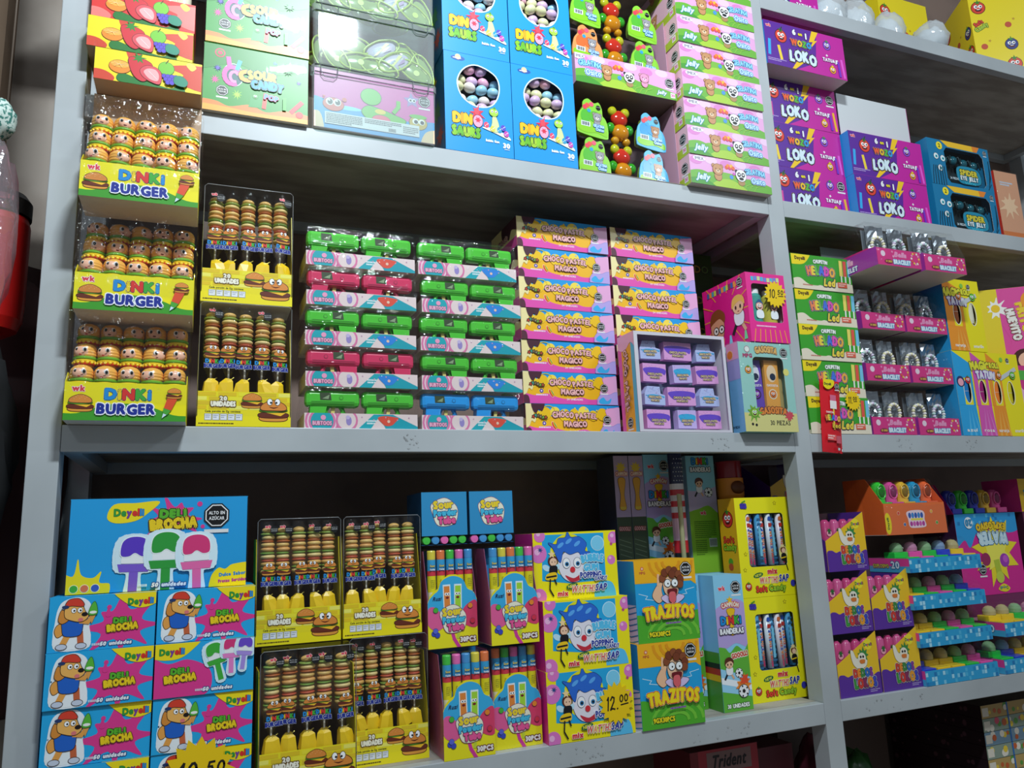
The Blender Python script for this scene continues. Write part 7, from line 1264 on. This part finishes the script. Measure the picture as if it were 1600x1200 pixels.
# ---- mid right shelf
HEK = Kind(b_helado, 'light_up_pop_carton', 'candy carton', 'green ice pop cartons')
for i in range(5): HEK.put('green ice pop carton, %s beside the centre post' % (ORD[i] if i < 4 else 'bottom of the five'), (1.7570 + .0012 * math.sin(i * 2), .002 * (i % 2), MID + .0004 + (4 - i) * .0965))
t = b_sachet('ice_pop_sachet'); t.location = (1.7085, -.010, .0005); t.rotation_euler = (0, .09, 0); tag(t, 'red ice pop sachet hanging in front of the green cartons', 'sachet')
for i, (x, z, nm) in enumerate([(1.9445, MID, 'bottom left'), (2.1120, MID, 'bottom right'), (1.9480, MID + .1455, 'third row left'), (2.1140, MID + .1455, 'third row right'), (1.9550, MID + .2905, 'second row left'), (2.1190, MID + .2905, 'second row right')]): brace_box(nm, x, z, 0, i)
brace_box('top row left, jutting out', 1.9290, MID + .4350, -.10, 7); brace_box('top row right, jutting out', 2.1000, MID + .4350, -.10, 8)
m = MB(); carton_body(m, .33, .05, .13, '#c8206a', side='#8a1a4a')
T_ = b_tatu('tattoo_roll_carton', True); T_.location = (2.3360, 0, MID); tag(T_, 'wide striped tattoo roll carton with pill shaped windows', 'candy carton')
for x, c in zip((4.4, 10.6, 16.8, 22.4), ('blue', 'purple', 'orange', 'yellow')): RL[c].put('%s candy roll behind a pill window of the wide striped carton' % c, (2.336 - .136 + x * .01, .016, MID + .0945))
T_ = b_tatu('tattoo_roll_carton', False); T_.location = (2.2790, 0, MID + .2465); tag(T_, 'orange and yellow tattoo roll carton standing on the wide one', 'candy carton')
for x, c in zip((4.6, 11.0), ('brown', 'cream')): RL[c].put('%s candy roll behind a pill window of the upper striped carton' % c, (2.279 - .075 + x * .01, .016, MID + .2465 + .084))
t = b_egg_carton('fried_egg_candy_carton'); t.location = (2.600, .070, MID + .2265); t.rotation_euler = (0, 0, -.62); tag(t, 'pink carton printed with fried eggs, turned toward the left', 'candy carton')
m = MB(); carton_body(m, .20, .225, .16, '#d83a8e', side='#8a2a5a'); a = art_front(m, .20, .16, .225); a.splat(6, 12, 5, '#f2b8d8', 4); a.splat(14, 6, 4, '#8a3ac0', 5); a.rect(0, 18, 8, 3, '#58b84a'); tag(obj('pink_candy_carton', m, loc=(2.592, .045, MID)), 'pink splash printed carton beneath the fried egg carton', 'candy carton')
# ---- top right shelf
LO = [Kind(lambda n, a=a, b=b: b_loko(n, a, b), 'crazy_stick_carton', 'candy carton', 'purple candy stick cartons') for a, b in ((False, True), (True, False))]
for i, (k, x, y, z, nm) in enumerate([(1, 1.8045, .058, S1, 'bottom of the left column'), (0, 1.8035, .058, S1 + .137, 'third from the top, left column'), (1, 1.8025, .058, S1 + .274, 'second from the top, left column'), (0, 1.799, .0, S1 + .4115, 'topmost, jutting forward'), (0, 2.0980, .03, S1, 'bottom of the right column'), (0, 2.0975, .03, S1 + .137, 'top of the right column')]):
    o_ = LO[k].put('purple candy stick carton with strawberry face, ' + nm, (x, y, z), rz=.006 * math.sin(i * 2))
m = MB(); m.box(-.142, .142, 0, .0012, 0, .137, '#d0d4d6'); m.box(-.142, .142, .0013, .002, 0, .137, '#c3189c'); m.box(.1421, .1432, -.0002, .05, 0, .137, '#c83a9a'); o_ = obj('lid_flap', m, loc=(2.100, .060, S1 + .2745)); tag(o_, 'white inner lid standing open above the purple cartons', 'box lid')
SPK = Kind(b_spider, 'spider_jelly_box', 'candy box', 'dark blue spider jelly boxes'); SPK.put('dark blue window box of spider eye jelly, upper one', (2.4100, .03, S1 + .1525), rz=.005); SPK.put('dark blue window box of spider eye jelly, lower one', (2.4080, .03, S1))
m = MB(); m.box(-.053, .053, 0, .1, 0, .236, M('#e0a080', .4), dict(left='#d83a2a')); a = art_front(m, .106, .1, .236); a.fill('#dca07c'); a.splat(5, 12, 4, '#f0c8a0', 3); a.bars(2, 19.6, 6, 2, .8, .5, '#c8d8e8', 3); a.rect(0, 0, 10.6, 3, '#d8783a'); o_ = tag(obj('orange_candy_carton', m, loc=(2.6110, .03, S1)), 'orange film wrapped carton beside the spider jelly boxes', 'candy carton'); obj('plastic_wrap', wrap(.106, .1, .236, seed=9, amp=.005, nx=6, nz=10, mat=FILM2), o_)
S0 = 1.3102
LO[0].put('purple and magenta candy stick carton on the highest shelf', (1.7850, .058, S0)); BAGM = film('cloudy_bag', tint='#f2f6f8', base=.10, rough=.1, bump=.8, scale=30, milk=.42)
for i, (x, y, r, h) in enumerate([(2.005, .10, .068, .075), (2.142, .11, .062, .085), (2.262, .09, .052, .072), (2.405, .05, .055, .056)]):
    o_ = obj('cotton_candy_bag', bag_mesh((r, min(.08, r), h), BAGM, seed=i, amp=.16), loc=(x, y + .01, S0 + .004)); tag(o_, ['white bag of sweets beside the purple carton on the highest shelf', 'large white bag of sweets in the middle of the highest shelf', 'white crinkled bag nearest the yellow cartons', 'small round white bag in front of the yellow cartons'][i], 'bag', 'white bags on the highest shelf'); obj('bag_filling', bag_mesh((r * .84, min(.066, r * .84), h * .82), M('#dfe6ea', .6), seed=i + 9, amp=.2), o_)
def art_yel(a, al):
    for A_ in (a, al):
        rnd = random.Random(int(A_.W)); A_.fill('#f0d818')
        for i in range(10):
            x, y = 3 + (i % 3) * (A_.W - 6) / 2, 3 + (i // 3) * 7.5; q = i % 4
            if q == 0: A_.face(x, y, 2.0, '#2a3a8a', leaf='#3a8a3c')
            elif q == 1: A_.face(x, y, 2.2, '#e0402c', leaf='#3a8a2c')
            elif q == 2: A_.text('Candy', x, y, 1.5, '#a8c83a', ol='#3a4a14', ow=.14, bold=.1, rot=.5, w=4.6); A_.text('Soft', x - .8, y + 1.6, 1.4, '#e0402c', ol='#6a1a10', ow=.14, bold=.1, rot=.5, w=3)
            else: A_.cir(x, y, 1.1, '#c8502c'); A_.star(x + 2, y + 2, .6, .3, 5, '#c89a1a')
YC = Kind(lambda n: plain_print(n, .235, .32, .20, '#f0d818', '#e8cc14', art_yel), 'yellow_candy_carton', 'candy carton', 'tall yellow candy cartons'); YC.put('yellow fruit printed carton at the back of the highest shelf', (2.470, .19, S0 + .0), rz=0); YC.put('yellow fruit printed carton nearest the right edge of the highest shelf', (2.765, .03, S0), rz=-.5)
# ---- lower right shelf
for i, (x, y, z, nm) in enumerate([(1.7280, .01, LOW, 'bottom left'), (1.8665, .01, LOW, 'bottom right'), (1.7265, .012, LOW + .1462, 'middle left'), (1.8640, .012, LOW + .1462, 'middle right'), (1.7560, .030, LOW + .2924, 'alone on top')]): dedo_box(nm, x, z, y, i)
for i in range(4): DD.put('yellow and purple display in the back row, %s' % ['lowest', 'second', 'third', 'topmost'][i], (1.7200, .170, LOW + i * .1462))
for i, (x, nm) in enumerate([(2.0640, 'bottom of the left stack'), (2.0610, 'third from the top of the left stack'), (2.0575, 'second from the top of the left stack'), (2.0600, 'top of the left stack')]): px_tray(nm, x, LOW + .0004 + i * .0925, 0, 2 + i)
px_tray('bottom of the right stack', 2.352, LOW + .0004, 0, 1); px_tray('top of the right stack', 2.375, LOW + .0929, 0, 3)
o_ = b_orange('toy_dispenser_display'); o_.location = (2.007, .028, LOW + .3705 + .004); tag(o_, 'orange display of toy dispensers on top of the blue pixel trays', 'candy display')
for i, c in enumerate(['green', 'pink', 'yellow', 'blue', 'orange']): SHL[c].put('%s toy candy dispenser in the orange display' % c, (2.007 - .085 + i * .0425, .028 + .040, LOW + .3745 + .076), group='toy candy dispensers')
o_ = b_explo('water_popper_carton'); o_.location = (2.420, .140, LOW + .185); tag(o_, 'magenta and blue carton standing upside down behind the blue trays', 'candy carton')
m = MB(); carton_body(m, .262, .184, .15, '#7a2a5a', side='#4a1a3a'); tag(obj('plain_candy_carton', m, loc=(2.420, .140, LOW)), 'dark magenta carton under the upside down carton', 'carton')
for i, c in enumerate(['navy', 'green', 'navy', 'yellow', 'pink']): SHL[c].put('%s toy candy dispenser on top of the upside down carton, %s' % (c, ('far left', 'second', 'middle', 'fourth', 'far right')[i]), (2.315 + i * .0485, .175, LOW + .185 + .2425), group='toy candy dispensers')
m = MB(); carton_body(m, .15, .10, .12, '#f0c01a', side='#d83a8a'); a = art_front(m, .15, .12, .10); a.rect(7, 0, 9, 10, '#e0409a'); a.star(4, 5.6, 2.4, 1.8, 9, '#2a9aa8'); a.text('Deyelli', 4, 5.6, .8, '#f2f2f2', w=3.2); tag(obj('yellow_candy_carton', m, loc=(2.648, .13, LOW + .4215)), 'yellow and pink carton at the right edge of the low shelf', 'candy carton')
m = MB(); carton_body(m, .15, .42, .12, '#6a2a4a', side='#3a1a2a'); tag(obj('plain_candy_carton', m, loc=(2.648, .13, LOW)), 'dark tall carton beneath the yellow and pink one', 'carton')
# ---- under the low shelf
B0 = -1.1997
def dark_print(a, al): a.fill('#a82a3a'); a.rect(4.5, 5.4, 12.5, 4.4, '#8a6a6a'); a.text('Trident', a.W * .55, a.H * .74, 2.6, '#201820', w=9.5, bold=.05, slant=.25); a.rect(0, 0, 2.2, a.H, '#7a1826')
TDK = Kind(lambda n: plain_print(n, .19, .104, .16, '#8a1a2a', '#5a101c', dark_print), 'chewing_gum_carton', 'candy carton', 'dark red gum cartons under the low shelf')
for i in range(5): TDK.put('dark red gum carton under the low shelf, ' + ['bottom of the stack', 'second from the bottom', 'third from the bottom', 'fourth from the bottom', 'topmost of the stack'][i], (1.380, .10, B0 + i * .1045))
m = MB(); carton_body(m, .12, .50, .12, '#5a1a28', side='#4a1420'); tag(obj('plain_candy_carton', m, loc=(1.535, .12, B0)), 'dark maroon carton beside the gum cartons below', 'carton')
rc = random.Random(3); ST_ = []
def art_row(seed):
    def f(a, al):
        r = random.Random(seed); a.fill(r.choice(['#b89a5a', '#8a9a8a', '#c8a070', '#7a9ab0'])); [a.cir(r.uniform(1, a.W - 1), r.uniform(.8, a.H - .8), r.uniform(.4, 1.0), r.choice(['#d8506a', '#5a9a3a', '#e8c83a', '#e8e0d0', '#c8602c'])) for i in range(16)]; a.rect(.3, .5, 2.4, 2.2, '#e0d8c8'); a.rect(a.W * .38, 0, .6, a.H, '#2a6ab0')
        al.fill('#2a1a20'); [al.cir(r.uniform(1, al.W - 1), r.uniform(.8, al.H - .8), r.uniform(.3, .7), '#5a3a44') for i in range(8)]
    return f
RW = [Kind(lambda n, s=s: plain_print(n, .26, .0335, .32, '#8a8a5a', '#2a1a20', art_row(s)), 'small_sweets_carton', 'candy carton', 'flat cartons stacked under the low shelf') for s in range(4)]
for i in range(15): RW[i % 4].put('flat printed carton under the low shelf, %s' % (['topmost', 'second from the top', 'third from the top', 'fourth from the top'][14 - i] if i > 10 else 'layer %d of the stack counted from below' % (i + 1)), (2.350, .09, B0 + i * .0346))
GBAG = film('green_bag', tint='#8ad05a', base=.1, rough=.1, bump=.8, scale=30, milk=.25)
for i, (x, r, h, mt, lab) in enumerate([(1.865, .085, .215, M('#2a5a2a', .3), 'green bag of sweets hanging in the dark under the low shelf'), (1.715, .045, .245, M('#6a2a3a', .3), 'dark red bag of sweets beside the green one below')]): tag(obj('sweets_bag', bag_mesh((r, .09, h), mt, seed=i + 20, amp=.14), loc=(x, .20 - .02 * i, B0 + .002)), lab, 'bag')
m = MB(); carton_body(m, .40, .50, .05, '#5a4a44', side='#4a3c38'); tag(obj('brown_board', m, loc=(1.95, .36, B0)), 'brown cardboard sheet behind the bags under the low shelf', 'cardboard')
# ---- green ice pop cartons behind the magenta box, corner shade put into their colours
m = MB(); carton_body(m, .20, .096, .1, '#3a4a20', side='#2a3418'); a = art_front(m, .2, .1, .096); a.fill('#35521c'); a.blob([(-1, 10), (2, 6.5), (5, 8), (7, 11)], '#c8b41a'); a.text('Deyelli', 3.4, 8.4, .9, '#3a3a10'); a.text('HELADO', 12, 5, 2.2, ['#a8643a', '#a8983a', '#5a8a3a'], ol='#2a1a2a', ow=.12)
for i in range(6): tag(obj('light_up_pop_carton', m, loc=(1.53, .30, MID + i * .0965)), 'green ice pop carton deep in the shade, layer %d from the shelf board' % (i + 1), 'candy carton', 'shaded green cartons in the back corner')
# ---- left of the rack
m = MB(); R_ = M('#b81616', .3); m.lathe([(.0001, 0), (.030, .002), (.050, .014), (.058, .036), (.060, .07), (.060, .235), (.056, .25), (.0001, .252)], 28, R_)
o_ = thing('red_canister', 'large red canister with a black lid hanging left of the rack', 'container', (-.176, .235, .255)); obj('body', m, o_)
m = MB(); m.lathe([(.0605, .2525), (.0605, .285), (.050, .300), (.0001, .304)], 28, M('#15110f', .45)); a = Art(m, (-.03, -.0607, .256), (1, 0, 0), (0, 0, 1), (0, -1, 0), .085, .03); a.rect(4.4, 1.5, 1.2, .3, '#8a8078'); a.rect(5.9, 1.5, .3, .9, '#8a8078'); a.rect(6.6, 1.2, .3, 1.0, '#8a8078'); obj('lid', m, o_)
m = MB(); m.tube([(0, 0, .30), (0, 0, 1.0), (0, 0, 1.9)], .002, '#6a5c50', 6); obj('hanging_cord', m, o_)
tag(obj('pink_clear_bag', bag_mesh((.042, .04, .17), film('rose_film', tint='#f4bccb', base=.14, rough=.12, bump=.9, scale=35, milk=.10), seed=33, amp=.22), loc=(-.132, .0, .215)), 'crinkled clear pink bag hanging in front of the red canister', 'bag')
tag(obj('net_bag', bag_mesh((.036, .034, .042), noisy('net', '#3a7a70', '#c8d8d0', scale=160, rough=.6, lo=.45, hi=.5), seed=36, amp=.15), loc=(-.142, .0, .560)), 'teal and white net bag at the left edge above the pink bag', 'bag')
tag(obj('dark_cloth_sack', bag_mesh((.09, .08, .24), M('#0e1012', .8), seed=37, amp=.2), loc=(-.185, .14, -.24)), 'black cloth sack hanging left of the rack at mid height', 'sack')
tag(obj('maroon_sack', bag_mesh((.12, .06, .48), M('#34090d', .6), seed=38, amp=.1), loc=(-.16, .38, -.50)), 'dark maroon sack hanging behind the black one', 'sack')
tag(obj('black_sack', bag_mesh((.17, .14, .55), M('#0a0a0b', .8), seed=39, amp=.15), loc=(-.27, .10, -1.50)), 'tall black sack standing on the floor left of the rack', 'sack')
